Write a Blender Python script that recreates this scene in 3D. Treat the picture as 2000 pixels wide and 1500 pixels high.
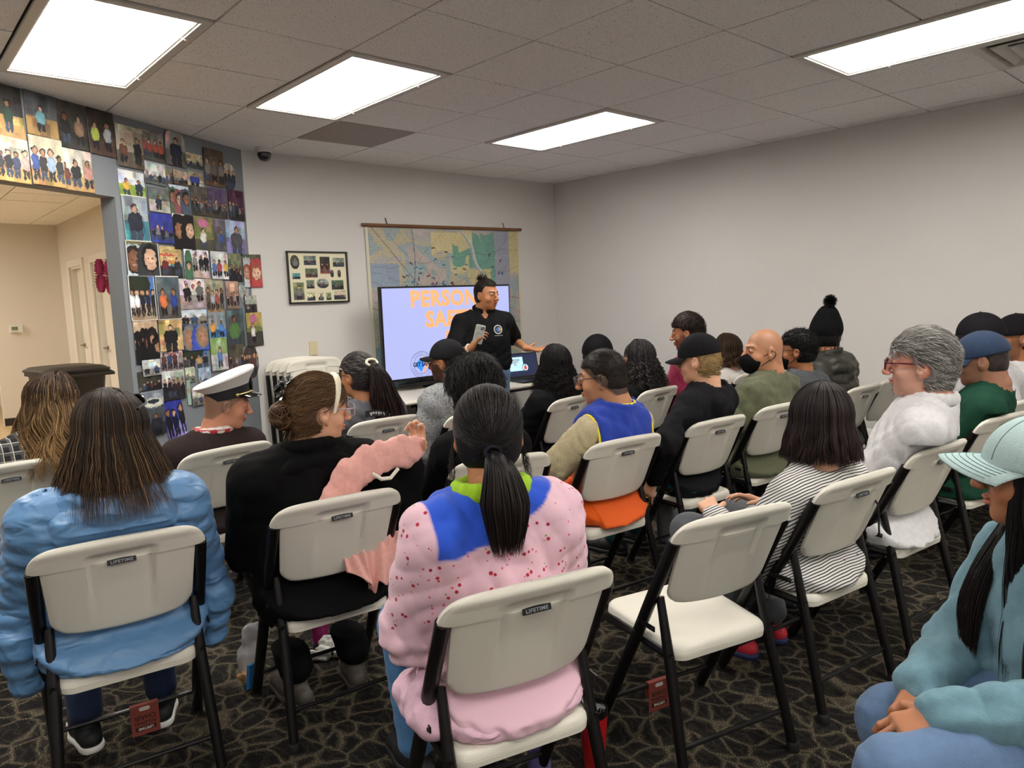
import bpy, math, random
import numpy as np
from mathutils import Vector, Matrix
R = math.radians
rnd = random.Random(7)
for o in list(bpy.data.objects): bpy.data.objects.remove(o)
COL = bpy.context.scene.collection
SC = bpy.context.scene
H = 2.66            # ceiling height
T = 0.6096          # ceiling tile module
XR, YB = 3.79, 2.42 # right wall, front wall

# ---------------------------------------------------------------- camera
cam_d = bpy.data.cameras.new('camera'); cam = bpy.data.objects.new('camera', cam_d); COL.objects.link(cam)
cam_d.sensor_fit = 'HORIZONTAL'; cam_d.sensor_width = 36; cam_d.lens = 25.458; cam_d.clip_start = .05
def cam_rot(yaw, pit, rol):
    f = np.array([math.sin(yaw)*math.cos(pit), math.cos(yaw)*math.cos(pit), math.sin(pit)])
    r = np.array([math.cos(yaw), -math.sin(yaw), 0.]); u = np.cross(r, f)
    r2 = r*math.cos(rol)+u*math.sin(rol); u2 = -r*math.sin(rol)+u*math.cos(rol)
    return Matrix([[r2[i], u2[i], -f[i]] for i in range(3)])
cam.matrix_world = Matrix.Translation((-1.8284, -3.1065, H-1.1551)) @ cam_rot(.7293, -.1217, -.0334).to_4x4()
SC.camera = cam
# ---------------------------------------------------------------- world and exposure
w = bpy.data.worlds.new('world'); SC.world = w; w.use_nodes = True
w.node_tree.nodes['Background'].inputs[0].default_value = (.75, .8, .9, 1)
w.node_tree.nodes['Background'].inputs[1].default_value = .03
SC.view_settings.view_transform = 'Standard'; SC.view_settings.look = 'None'
SC.view_settings.exposure = 0.0; SC.view_settings.gamma = 1
SC.view_settings.use_curve_mapping = False
PANEL_POWER = 18.5       # emission of the ceiling light diffusers
HALL_POWER = 50.0

# ---------------------------------------------------------------- materials
def srgb(c):
    if isinstance(c, str):
        c = c.lstrip('#'); c = tuple(int(c[i:i+2], 16)/255 for i in (0, 2, 4))
    return tuple((x/12.92 if x <= .04045 else ((x+.055)/1.055)**2.4) for x in c[:3])
MATS = {}
def mat(name, color=None, rough=.6, metal=0, spec=.5, bump=0, bscale=60, var=0, vscale=8, attr=None, emit=0, sheen=0, coat=0, trans=0, alpha=1):
    if name in MATS: return MATS[name]
    m = bpy.data.materials.new(name); MATS[name] = m; m.use_nodes = True
    nt = m.node_tree; b = nt.nodes['Principled BSDF']
    col = srgb(color) if color is not None else (.5, .5, .5)
    b.inputs['Base Color'].default_value = (*col, 1)
    b.inputs['Roughness'].default_value = rough; b.inputs['Metallic'].default_value = metal
    b.inputs['Specular IOR Level'].default_value = spec
    if sheen: b.inputs['Sheen Weight'].default_value = sheen
    if coat: b.inputs['Coat Weight'].default_value = coat
    if trans: b.inputs['Transmission Weight'].default_value = trans
    if alpha < 1: b.inputs['Alpha'].default_value = alpha
    if emit:
        b.inputs['Emission Color'].default_value = (*col, 1); b.inputs['Emission Strength'].default_value = emit
    tc = nt.nodes.new('ShaderNodeTexCoord')
    if attr:
        a = nt.nodes.new('ShaderNodeVertexColor'); a.layer_name = attr
        nt.links.new(a.outputs['Color'], b.inputs['Base Color'])
        if emit: nt.links.new(a.outputs['Color'], b.inputs['Emission Color'])
    if var:
        n = nt.nodes.new('ShaderNodeTexNoise'); n.inputs['Scale'].default_value = vscale; n.inputs['Detail'].default_value = 4
        nt.links.new(tc.outputs['Object'], n.inputs['Vector'])
        r = nt.nodes.new('ShaderNodeValToRGB')
        r.color_ramp.elements[0].position = .35; r.color_ramp.elements[1].position = .68
        r.color_ramp.elements[0].color = (*[max(0, c*(1-var)) for c in col], 1)
        r.color_ramp.elements[1].color = (*[min(1, c*(1+var)) for c in col], 1)
        nt.links.new(n.outputs['Fac'], r.inputs['Fac']); nt.links.new(r.outputs['Color'], b.inputs['Base Color'])
    if bump:
        n2 = nt.nodes.new('ShaderNodeTexNoise'); n2.inputs['Scale'].default_value = bscale; n2.inputs['Detail'].default_value = 5
        nt.links.new(tc.outputs['Object'], n2.inputs['Vector'])
        bp = nt.nodes.new('ShaderNodeBump'); bp.inputs['Strength'].default_value = bump; bp.inputs['Distance'].default_value = .0022
        nt.links.new(n2.outputs['Fac'], bp.inputs['Height']); nt.links.new(bp.outputs['Normal'], b.inputs['Normal'])
    return m
def nodes(name, rough=.8):
    m = bpy.data.materials.new(name); MATS[name] = m; m.use_nodes = True
    nt = m.node_tree; b = nt.nodes['Principled BSDF']; b.inputs['Roughness'].default_value = rough
    def N(t, **k):
        n = nt.nodes.new('ShaderNode'+t)
        for a, v in k.items():
            if a in n.inputs.keys(): n.inputs[a].default_value = v
            else: setattr(n, a, v)
        return n
    return m, nt, b, N, nt.links.new
def ramp(N, stops, interp='LINEAR'):
    r = N('ValToRGB'); r.color_ramp.interpolation = interp
    while len(r.color_ramp.elements) < len(stops): r.color_ramp.elements.new(.5)
    for e, (p, c) in zip(r.color_ramp.elements, stops):
        e.position = p; e.color = (*srgb(c), 1)
    return r

# ---------------------------------------------------------------- object helpers
def tag(o, label=None, cat=None, group=None, kind=None):
    if label: o['label'] = label
    if cat: o['category'] = cat
    if group: o['group'] = group
    if kind: o['kind'] = kind
    return o
def empty(name, loc=(0, 0, 0), rz=0, label=None, cat=None, group=None):
    o = bpy.data.objects.new(name, None); COL.objects.link(o); o.empty_display_size = .1
    o.location = loc; o.rotation_euler = (0, 0, rz)
    return tag(o, label, cat, group)
def mesh_obj(name, V, F, m, parent=None, smooth=True, cols=None, midx=None, hard=None):
    me = bpy.data.meshes.new(name)
    V = np.asarray(V, dtype=np.float32)
    if isinstance(F, np.ndarray) and F.ndim == 2:
        k = F.shape[1]; n = len(F)
        me.vertices.add(len(V)); me.vertices.foreach_set('co', V.ravel())
        me.loops.add(n*k); me.loops.foreach_set('vertex_index', F.astype(np.int32).ravel())
        me.polygons.add(n); me.polygons.foreach_set('loop_start', np.arange(0, n*k, k, dtype=np.int32))
        me.polygons.foreach_set('loop_total', np.full(n, k, dtype=np.int32))
        me.update(calc_edges=True)
    else:
        me.from_pydata([tuple(map(float, v)) for v in V], [], [tuple(int(i) for i in f) for f in F])
    ms = m if isinstance(m, (list, tuple)) else [m]
    for x in ms: me.materials.append(x)
    if midx is not None: me.polygons.foreach_set('material_index', np.asarray(midx, dtype=np.int32))
    if cols is not None:
        a = me.color_attributes.new('Col', 'FLOAT_COLOR', 'POINT')
        c = np.ones((len(V), 4), dtype=np.float32); c[:, :3] = cols
        a.data.foreach_set('color', c.ravel())
    if smooth:
        me.polygons.foreach_set('use_smooth', np.ones(len(me.polygons), dtype=bool))
        if hard: me.set_sharp_from_angle(angle=R(hard))
    me.validate()
    o = bpy.data.objects.new(name, me); COL.objects.link(o)
    if parent: o.parent = parent
    return o
def rotm(rx=0, ry=0, rz=0):
    return np.array(Matrix.Rotation(rz, 3, 'Z') @ Matrix.Rotation(ry, 3, 'Y') @ Matrix.Rotation(rx, 3, 'X'))
class MB:
    def __init__(s): s.V = []; s.F = []; s.M = []
    def add(s, V, F, mi=0, M=None, t=None):
        V = np.asarray(V, float)
        if M is not None: V = V @ np.asarray(M).T
        if t is not None: V = V + np.asarray(t)
        n = len(s.V); s.V += [tuple(v) for v in V]; s.F += [tuple(int(i)+n for i in f) for f in F]; s.M += [mi]*len(F)
        return s
    def box(s, c, d, mi=0, M=None):
        x, y, z = [a/2 for a in d]
        V = [(-x, -y, -z), (x, -y, -z), (x, y, -z), (-x, y, -z), (-x, -y, z), (x, -y, z), (x, y, z), (-x, y, z)]
        return s.add(V, [(0, 3, 2, 1), (4, 5, 6, 7), (0, 1, 5, 4), (1, 2, 6, 5), (2, 3, 7, 6), (3, 0, 4, 7)], mi, M, c)
    def rbox(s, c, d, r, mi=0, M=None, n=3):   # rounded in XY, flat top/bottom with chamfered edge
        pts = []
        x, y, z = d[0]/2, d[1]/2, d[2]/2
        for cx, cy, a0 in ((x-r, y-r, 0), (-x+r, y-r, 90), (-x+r, -y+r, 180), (x-r, -y+r, 270)):
            for i in range(n+1):
                a = R(a0+90*i/n); pts.append((cx, cy, math.cos(a), math.sin(a)))
        e = min(r*.5, z*.6)
        rings = [[(p[0]+p[2]*(r-e), p[1]+p[3]*(r-e), -z) for p in pts], [(p[0]+p[2]*r, p[1]+p[3]*r, -z+e) for p in pts],
                 [(p[0]+p[2]*r, p[1]+p[3]*r, z-e) for p in pts], [(p[0]+p[2]*(r-e), p[1]+p[3]*(r-e), z) for p in pts]]
        return s.loft(rings, mi, M, c)
    def loft(s, rings, mi=0, M=None, t=None, cap=True, close=True):
        n = len(rings[0]); V = [p for r in rings for p in r]; F = []
        for i in range(len(rings)-1):
            for j in range(n if close else n-1):
                k = (j+1) % n; F.append((i*n+j, i*n+k, (i+1)*n+k, (i+1)*n+j))
        if cap: F.append(tuple(range(n))[::-1]); F.append(tuple((len(rings)-1)*n+j for j in range(n)))
        return s.add(V, F, mi, M, t)
    def tube(s, P, r, seg=8, mi=0, cap=True, flat=1.0):
        P = [np.asarray(p, float) for p in P]; rings = []
        rr = r if hasattr(r, '__len__') else [r]*len(P)
        t0 = P[1]-P[0]; up = np.array([0, 0, 1.]) if abs(t0[2]) < .9*np.linalg.norm(t0) else np.array([1., 0, 0])
        for i, p in enumerate(P):
            t = (P[min(i+1, len(P)-1)]-P[max(i-1, 0)]); t /= np.linalg.norm(t)+1e-12
            a = np.cross(up, t); a /= np.linalg.norm(a)+1e-12; b = np.cross(t, a); up = b if i else b
            rings.append([p+rr[i]*(math.cos(q)*a+math.sin(q)*b*flat) for q in [2*math.pi*j/seg for j in range(seg)]])
        return s.loft(rings, mi, cap=cap)
    def lathe(s, prof, seg=24, mi=0, M=None, t=None):
        rings = [[(r*math.cos(2*math.pi*j/seg), r*math.sin(2*math.pi*j/seg), z) for j in range(seg)] for r, z in prof]
        return s.loft(rings, mi, M, t)
    def build(s, name, m, parent=None, smooth=True, hard=35):
        return mesh_obj(name, s.V, s.F, m, parent, smooth, midx=s.M, hard=hard)
def bevel(o, wd=.004, seg=2, ang=35):
    b = o.modifiers.new('bevel', 'BEVEL'); b.width = wd; b.segments = seg; b.limit_method = 'ANGLE'; b.angle_limit = R(ang)
    return o
def text_mesh(txt, size, extr=.0006, bold=0.0, spacing=1.0, align='CENTER', line=1.0):
    cu = bpy.data.curves.new('txt', 'FONT'); cu.body = txt; cu.size = size; cu.extrude = extr; cu.offset = bold
    cu.space_character = spacing; cu.align_x = align; cu.align_y = 'CENTER'; cu.space_line = line; cu.resolution_u = 3
    o = bpy.data.objects.new('txt', cu); COL.objects.link(o)
    dg = bpy.context.evaluated_depsgraph_get(); me = bpy.data.meshes.new_from_object(o.evaluated_get(dg))
    V = np.array([v.co[:] for v in me.vertices]) if len(me.vertices) else np.zeros((0, 3)); F = [tuple(p.vertices) for p in me.polygons]
    bpy.data.objects.remove(o); bpy.data.curves.remove(cu); bpy.data.meshes.remove(me)
    return V, F
def text_obj(name, txt, size, M, t, m, parent=None, sx=1.0, **k):
    V, F = text_mesh(txt, size, **k)
    V = V*np.array([sx, 1, 1]); V = V @ np.asarray(M).T + np.asarray(t)
    return mesh_obj(name, V, F, m, parent, smooth=False)
def copy_tree(o, parent=None):
    c = o.copy(); COL.objects.link(c)
    if parent: c.parent = parent
    for ch in list(o.children): copy_tree(ch, c)
    return c
# ================================================================ ROOM
def m_wall(name, c, c2):
    m, nt, b, N, L = nodes(name, .75)
    tc = N('TexCoord'); n = N('TexNoise', Scale=1.2, Detail=3.); L(tc.outputs['Object'], n.inputs['Vector'])
    r = ramp(N, [(.3, c), (.7, c2)]); L(n.outputs['Fac'], r.inputs['Fac']); L(r.outputs['Color'], b.inputs['Base Color'])
    n2 = N('TexNoise', Scale=90., Detail=4.); L(tc.outputs['Object'], n2.inputs['Vector'])
    bp = N('Bump', Strength=.12, Distance=.004); L(n2.outputs['Fac'], bp.inputs['Height']); L(bp.outputs['Normal'], b.inputs['Normal'])
    return m
M_wall = m_wall('paint_light_grey', '#cecbc7', '#d2cfcb')
M_hall = m_wall('paint_warm_grey', '#d3cdc2', '#d7d1c6')
M_slate = m_wall('paint_slate_grey', '#7c8187', '#82878c')
M_white = mat('painted_white_wood', '#dcd8ce', .4)
def m_ceiling(name, c, dots):
    m, nt, b, N, L = nodes(name, .9)
    tc = N('TexCoord'); n = N('TexNoise', Scale=120., Detail=2.); L(tc.outputs['Object'], n.inputs['Vector'])
    r = ramp(N, [(0, dots), (.345, dots), (.375, c), (1, c)]); L(n.outputs['Fac'], r.inputs['Fac'])
    L(r.outputs['Color'], b.inputs['Base Color'])
    bp = N('Bump', Strength=.25, Distance=.004); L(n.outputs['Fac'], bp.inputs['Height']); L(bp.outputs['Normal'], b.inputs['Normal'])
    return m
M_ceil = m_ceiling('acoustic_tile', '#f1efed', '#bdb7b2')
M_ceil_d = m_ceiling('acoustic_tile_brown', '#a9a09a', '#8a817b')
M_void = mat('ceiling_gap_dark', '#3a3735', .9)
M_grid = mat('ceiling_grid_metal', '#b5b0ac', .5)
def m_carpet():
    m, nt, b, N, L = nodes('carpet_leaf_pattern', .95)
    tc = N('TexCoord')
    nd = N('TexNoise', Scale=4., Detail=3.); L(tc.outputs['Object'], nd.inputs['Vector'])
    mx = N('MixRGB', blend_type='ADD'); mx.inputs[0].default_value = .17
    L(tc.outputs['Object'], mx.inputs[1]); L(nd.outputs['Color'], mx.inputs[2])
    v = N('TexVoronoi', feature='DISTANCE_TO_EDGE', Scale=10.5); L(mx.outputs[0], v.inputs['Vector'])
    v2 = N('TexVoronoi', feature='DISTANCE_TO_EDGE', Scale=12.); L(mx.outputs[0], v2.inputs['Vector'])
    wv = N('TexWave', Scale=7., Distortion=12., Detail=2.); wv.inputs['Detail Scale'].default_value = 1.4; L(mx.outputs[0], wv.inputs['Vector'])
    r1 = ramp(N, [(0, (.85, .85, .85)), (.05, (.6, .6, .6)), (.12, (.05, .05, .05))]); L(v.outputs['Distance'], r1.inputs['Fac'])
    r2 = ramp(N, [(0, (.35, .35, .35)), (.03, (.25, .25, .25)), (.07, (0, 0, 0))]); L(v2.outputs['Distance'], r2.inputs['Fac'])
    r3 = ramp(N, [(.75, (0, 0, 0)), (1, (.4, .4, .4))]); L(wv.outputs['Fac'], r3.inputs['Fac'])
    a = N('Math', operation='MAXIMUM'); L(r1.outputs['Color'], a.inputs[0]); L(r2.outputs['Color'], a.inputs[1])
    a2 = N('Math', operation='MAXIMUM'); L(a.outputs[0], a2.inputs[0]); L(r3.outputs['Color'], a2.inputs[1])
    sp = N('TexNoise', Scale=230., Detail=2.); L(tc.outputs['Object'], sp.inputs['Vector'])
    rs = ramp(N, [(.44, (0, 0, 0)), (.56, (1, 1, 1))]); L(sp.outputs['Fac'], rs.inputs['Fac'])
    mu = N('Math', operation='MULTIPLY'); L(a2.outputs[0], mu.inputs[0]); L(rs.outputs['Color'], mu.inputs[1])
    ad = N('Math', operation='MULTIPLY_ADD'); L(a2.outputs[0], ad.inputs[0]); ad.inputs[1].default_value = .10; L(mu.outputs[0], ad.inputs[2])
    base = ramp(N, [(.3, '#0d0c0d'), (.55, '#171515'), (.75, '#211e1c')]); L(sp.outputs['Fac'], base.inputs['Fac'])
    mix = N('MixRGB'); L(ad.outputs[0], mix.inputs[0]); L(base.outputs['Color'], mix.inputs[1]); mix.inputs[2].default_value = (*srgb('#857a64'), 1)
    L(mix.outputs[0], b.inputs['Base Color'])
    bp = N('Bump', Strength=.6, Distance=.006); L(sp.outputs['Fac'], bp.inputs['Height']); L(bp.outputs['Normal'], b.inputs['Normal'])
    b.inputs['Specular IOR Level'].default_value = .15
    return m
M_carpet = m_carpet()
def m_wood(name, a_, b_, plank=.18, rough=.35, axis='X'):
    m, nt, b, N, L = nodes(name, rough)
    tc = N('TexCoord'); mp = N('Mapping'); mp.inputs['Scale'].default_value = (8, 1, 1) if axis == 'Y' else (1, 8, 8)
    L(tc.outputs['Object'], mp.inputs['Vector'])
    n = N('TexNoise', Scale=6., Detail=6.); L(mp.outputs[0], n.inputs['Vector'])
    r = ramp(N, [(.3, a_), (.7, b_)]); L(n.outputs['Fac'], r.inputs['Fac']); L(r.outputs['Color'], b.inputs['Base Color'])
    return m
M_wood = m_wood('yellow_wood_floor', '#c2a577','#d0b68a', axis='Y', rough=.25)
M_base = mat('black_rubber_base', '#1b1a1a', .5)

def struct(name, mb, m, parent=None, hard=30, smooth=False):
    o = mb.build(name, m, parent, smooth=smooth, hard=hard)
    if not parent: o['kind'] = 'structure'
    return o
# floor: carpet in the room, wood in the hallway
P0 = np.array([.45, YB]); U = np.array([-.8563, -.5164]); NN = np.array([-.5164, .8563])   # diagonal wall: start, run, outward normal (to the hallway)
def dg(d, off=0): return P0+U*d+NN*off
XL, YBK = -4.2, -6.2
dl = (P0[0]-XL)/.8563
a0, a1 = dg(0, .06), dg(dl, .06)
mb = MB(); mb.add([(XL, YBK, 0), (XR, YBK, 0), (XR, YB, 0), (P0[0], YB, 0), (a0[0], a0[1], 0), (a1[0], a1[1], 0)], [(0, 1, 2, 3, 4, 5)])
struct('floor', mb, M_carpet)
mb = MB(); mb.add([(a1[0], a1[1], 0), (a0[0], a0[1], 0), (a0[0], 12, 0), (-6, 12, 0), (-6, a1[1], 0)], [(0, 1, 2, 3, 4)])
o = mb.build('floor', M_wood, smooth=False); o['kind'] = 'structure'
# walls
mb = MB(); mb.box(((P0[0]+XR+.15)/2, YB+.075, H/2), (XR+.15-P0[0]+.2, .15, H)); struct('wall_front', mb, M_wall)
mb = MB(); mb.box((XR+.075, (YB+YBK)/2, H/2), (.15, YB-YBK, H)); struct('wall_right', mb, M_wall)
mb = MB(); mb.box(((XL+XR)/2, YBK-.075, H/2), (XR-XL+.3, .15, H)); struct('wall_back', mb, M_wall)
mb = MB(); mb.box((XL-.075, (a1[1]+YBK)/2, H/2), (.15, a1[1]-YBK, H)); struct('wall_left', mb, M_wall)
# diagonal slate wall with a wide opening
TH = .11; D1, D2, ZH = 1.231, 3.35, 2.17
def slab(mb, d1, d2, z1, z2, o0=0, o1=TH):
    q = [dg(d1, o0), dg(d2, o0), dg(d2, o1), dg(d1, o1)]
    mb.add([(p[0], p[1], z) for z in (z1, z2) for p in q], [(0, 1, 2, 3), (7, 6, 5, 4), (0, 4, 5, 1), (1, 5, 6, 2), (2, 6, 7, 3), (3, 7, 4, 0)])
mb = MB(); slab(mb, 0, D1, 0, ZH); slab(mb, 0, dl, ZH, H); slab(mb, D2, dl, 0, ZH); struct('wall_diagonal', mb, M_slate)
mb = MB(); slab(mb, .01, D1, 0, .1, -.008, 0); mb.box(((P0[0]+XR)/2, YB-.004, .05), (XR-P0[0], .008, .1)); struct('baseboard_front', mb, M_base)
mb = MB(); mb.box((XR-.004, (YB+YBK)/2, .05), (.008, YB-YBK-.02, .1)); struct('baseboard_right', mb, M_base)
# hallway
HX, HY = .31, 8.5
doors = [(7.2, 7.92), (5.9, 6.72)]
mb = MB()
def hx(y0, y1, z0, z1): mb.box((HX+.06, (y0+y1)/2, (z0+z1)/2), (.12, y1-y0, z1-z0))
hx(2.6, 5.9, 0, H); hx(6.72, 7.2, 0, H); hx(7.92, HY, 0, H)
for y0, y1 in doors: hx(y0, y1, 2.06, H)
struct('wall_hall_right', mb, M_hall)
mb = MB(); mb.box(((-.52+HX+.12)/2, HY+.06, H/2), (HX+.12+.52, .12, H)); struct('wall_hall_end', mb, M_hall)
mb = MB(); mb.box((-2.7, 11, H/2), (6.6, .12, H)); mb.box((.6, 9.8, H/2), (.12, 2.5, H)); mb.box((-5.9, 6, H/2), (.12, 10, H)); struct('wall_hall_left', mb, M_hall)
mb = MB(); mb.box(((-.52+HX)/2, HY-.005, .05), (HX+.52, .01, .1)); mb.box((HX-.005, 8.2, .05), (.01, .5, .1)); struct('baseboard_hall', mb, M_base)
M_lever = mat('brushed_nickel', '#9a968e', .3, 1)
for i, (y0, y1) in enumerate(doors):
    D = empty('door_%d' % (i+1), (HX, (y0+y1)/2, 0)); D['kind'] = 'structure'
    yc = (y0+y1)/2; w_ = y1-y0
    mb = MB()
    for s in (-1, 1): mb.box((-.01, s*(w_/2+.035), 1.0275), (.024, .09, 2.055))
    mb.box((-.01, 0, 2.1), (.024, w_+.16, .09)); mb.box((.062, w_/2-.012, 1.02), (.116, .024, 2.03)); mb.box((.062, -w_/2+.012, 1.02), (.116, .024, 2.03)); mb.box((.06, 0, 2.045), (.12, w_-.048, .024))
    bevel(mb.build('door_frame', M_white, D, smooth=False), .003)
    lf = MB().box((.09, 0, 1.03), (.04, w_-.052, 2.03)).build('door_leaf', M_white, D, smooth=False); bevel(lf, .003)
    mb = MB(); mb.tube([(.07, w_/2-.09, 1.04), (.02, w_/2-.09, 1.04), (.02, w_/2-.2, 1.04)], .011, 8); mb.lathe([(.026, 0), (.026, .01), (.018, .014)], 16, 0, rotm(0, -math.pi/2, 0), (.07, w_/2-.09, 1.04))
    mb.build('door_handle', M_lever, D)
    if i == 1: MB().box((.066, -.1, 1.66), (.006, .06, .09)).build('sign_plate', mat('beige_plate', '#c9bd95', .5), D, smooth=False)

# ---------------------------------------------------------------- ceiling
lights = [(-2, 0), (0, 0), (3, 0), (3, -4), (0, -6), (-4, -6), (3, -8), (-4, -2), (-4, -10), (0, -10)]
vent = (4, -4)
skip = set()
for i, j in lights: skip |= {(i, j), (i, j+1)}
skip.add(vent); skip.add((1, 2))
hall_lights = [(-3, 6), (-4, 12)]
for i, j in hall_lights: skip |= {(i, j), (i, j+1)}
mb = MB(); g = .005
rr = random.Random(3)
for i in range(-10, 8):
    for j in range(-11, 19):
        if (i, j) in skip: continue
        if j >= 5 and i > 1: continue
        x0, x1, y0, y1 = i*T+g, (i+1)*T-g, j*T+g, (j+1)*T-g
        x1 = min(x1, XR+.1); 
        z = [H+rr.uniform(-.0012, .0012) for _ in range(4)]
        mb.add([(x0, y0, z[0]), (x1, y0, z[1]), (x1, y1, z[2]), (x0, y1, z[3]), (x0, y0, H+.012), (x1, y0, H+.012), (x1, y1, H+.012), (x0, y1, H+.012)],
               [(3, 2, 1, 0), (0, 1, 5, 4), (1, 2, 6, 5), (2, 3, 7, 6), (3, 0, 4, 7)])
struct('ceiling', mb, M_ceil)
mb = MB(); mb.box((-1., 3., H+.03), (11.5, 20, .03)); struct('trim_1', mb, M_void)
x0, y0 = 1*T, 2*T
o = MB().box((x0+T/2, y0+T/2, H+.004), (T-.012, T-.012, .01)).build('ceiling_tile', M_ceil_d, smooth=False)
tag(o, 'darker brown ceiling tile beside the far end of the middle light panel', 'ceiling tile')

# ---------------------------------------------------------------- light panels
M_trim = mat('fixture_white_metal', '#cfcac2', .45)
M_panel = None
def m_panel(name, c, power):
    m, nt, b, N, L = nodes(name, .5)
    b.inputs['Base Color'].default_value = (.8, .8, .78, 1)
    tc = N('TexCoord'); sx = N('SeparateXYZ'); L(tc.outputs['Object'], sx.inputs[0])
    # two tubes behind a prismatic lens: brighter along two lengthwise bands
    s = N('Math', operation='MULTIPLY'); L(sx.outputs['X'], s.inputs[0]); s.inputs[1].default_value = 2*math.pi/.30
    c_ = N('Math', operation='COSINE'); L(s.outputs[0], c_.inputs[0])
    ma = N('Math', operation='MULTIPLY_ADD'); L(c_.outputs[0], ma.inputs[0]); ma.inputs[1].default_value = -.16*power; ma.inputs[2].default_value = power
    b.inputs['Emission Color'].default_value = (*srgb(c), 1); L(ma.outputs[0], b.inputs['Emission Strength'])
    return m
M_panel = m_panel('prismatic_diffuser_lit', '#fffaf2', PANEL_POWER)
M_panel_hall = m_panel('prismatic_diffuser_warm', '#fff6ea', HALL_POWER)
def light_panel(i, j, label, group=None, mt=None):
    E_ = empty('ceiling_light', ((i+.5)*T, (j+1)*T, H), 0, label, 'ceiling light', group)
    mb = MB(); w2, l2 = T/2-.006, T-.006
    for s in (-1, 1):
        mb.box((s*(w2-.02), 0, -.002), (.04, 2*l2, .014)); mb.box((0, s*(l2-.02), -.002), (2*w2-.08, .04, .014))
        mb.box((s*(w2-.045), 0, .014), (.006, 2*l2-.08, .03)); mb.box((0, s*(l2-.045), .014), (2*w2-.09, .006, .03))
    bevel(mb.build('fixture_frame', M_trim, E_, smooth=False), .002)
    MB().box((0, 0, .012), (2*w2-.1, 2*l2-.1, .004)).build('diffuser', mt or M_panel, E_, smooth=False)
    for s in (-.35, .35): MB().tube([(w2-.048, s, -.006), (w2-.034, s, -.014), (w2-.02, s, -.006)], .003, 6).build('latch', M_trim, E_)
    return E_
LL = ['bright light panel at the top left, nearest the photo covered wall', 'bright light panel in the middle, beside the brown ceiling tile',
      'bright light panel farthest from the camera, above the front corner', 'bright light panel at the top right, next to the air vent']
for k, (i, j) in enumerate(lights):
    if k < 4: light_panel(i, j, LL[k], 'lit ceiling panels')
    elif k in (4, 5, 6, 7, 8, 9): light_panel(i, j, 'light panel over the back rows behind the camera', 'ceiling panels behind the camera')
for i, j in hall_lights: light_panel(i, j, 'warm light panel in the hallway ceiling beyond the opening', 'hallway ceiling panels', M_panel_hall)
# air diffuser
V_ = empty('ceiling_vent', ((vent[0]+.5)*T, (vent[1]+.5)*T, H), 0, 'square louvred air vent in the ceiling at the top right', 'air vent')
def frustum(mb, s0, s1, z0, z1):
    mb.add([(a*s0, b*s0, z0) for a, b in ((-1, -1), (1, -1), (1, 1), (-1, 1))]+[(a*s1, b*s1, z1) for a, b in ((-1, -1), (1, -1), (1, 1), (-1, 1))],
           [(0, 1, 5, 4), (1, 2, 6, 5), (2, 3, 7, 6), (3, 0, 4, 7)])
mb = MB(); frustum(mb, .302, .262, -.006, -.006); frustum(mb, .302, .302, .004, -.006); frustum(mb, .262, .235, -.006, .05)
bevel(mb.build('vent_frame', M_trim, V_, smooth=False), .001)
for q, (s0, s1) in enumerate(((.22, .16), (.155, .1), (.095, .05))):
    mb = MB(); frustum(mb, s0, s1, -.01, .03); frustum(mb, s0+.006, s0, -.006, -.01); o = mb.build('louvre', M_trim, V_, smooth=False)
    so = o.modifiers.new('s', 'SOLIDIFY'); so.thickness = .003
MB().box((0, 0, .052), (.5, .5, .004)).build('duct', M_void, V_, smooth=False)
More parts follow.
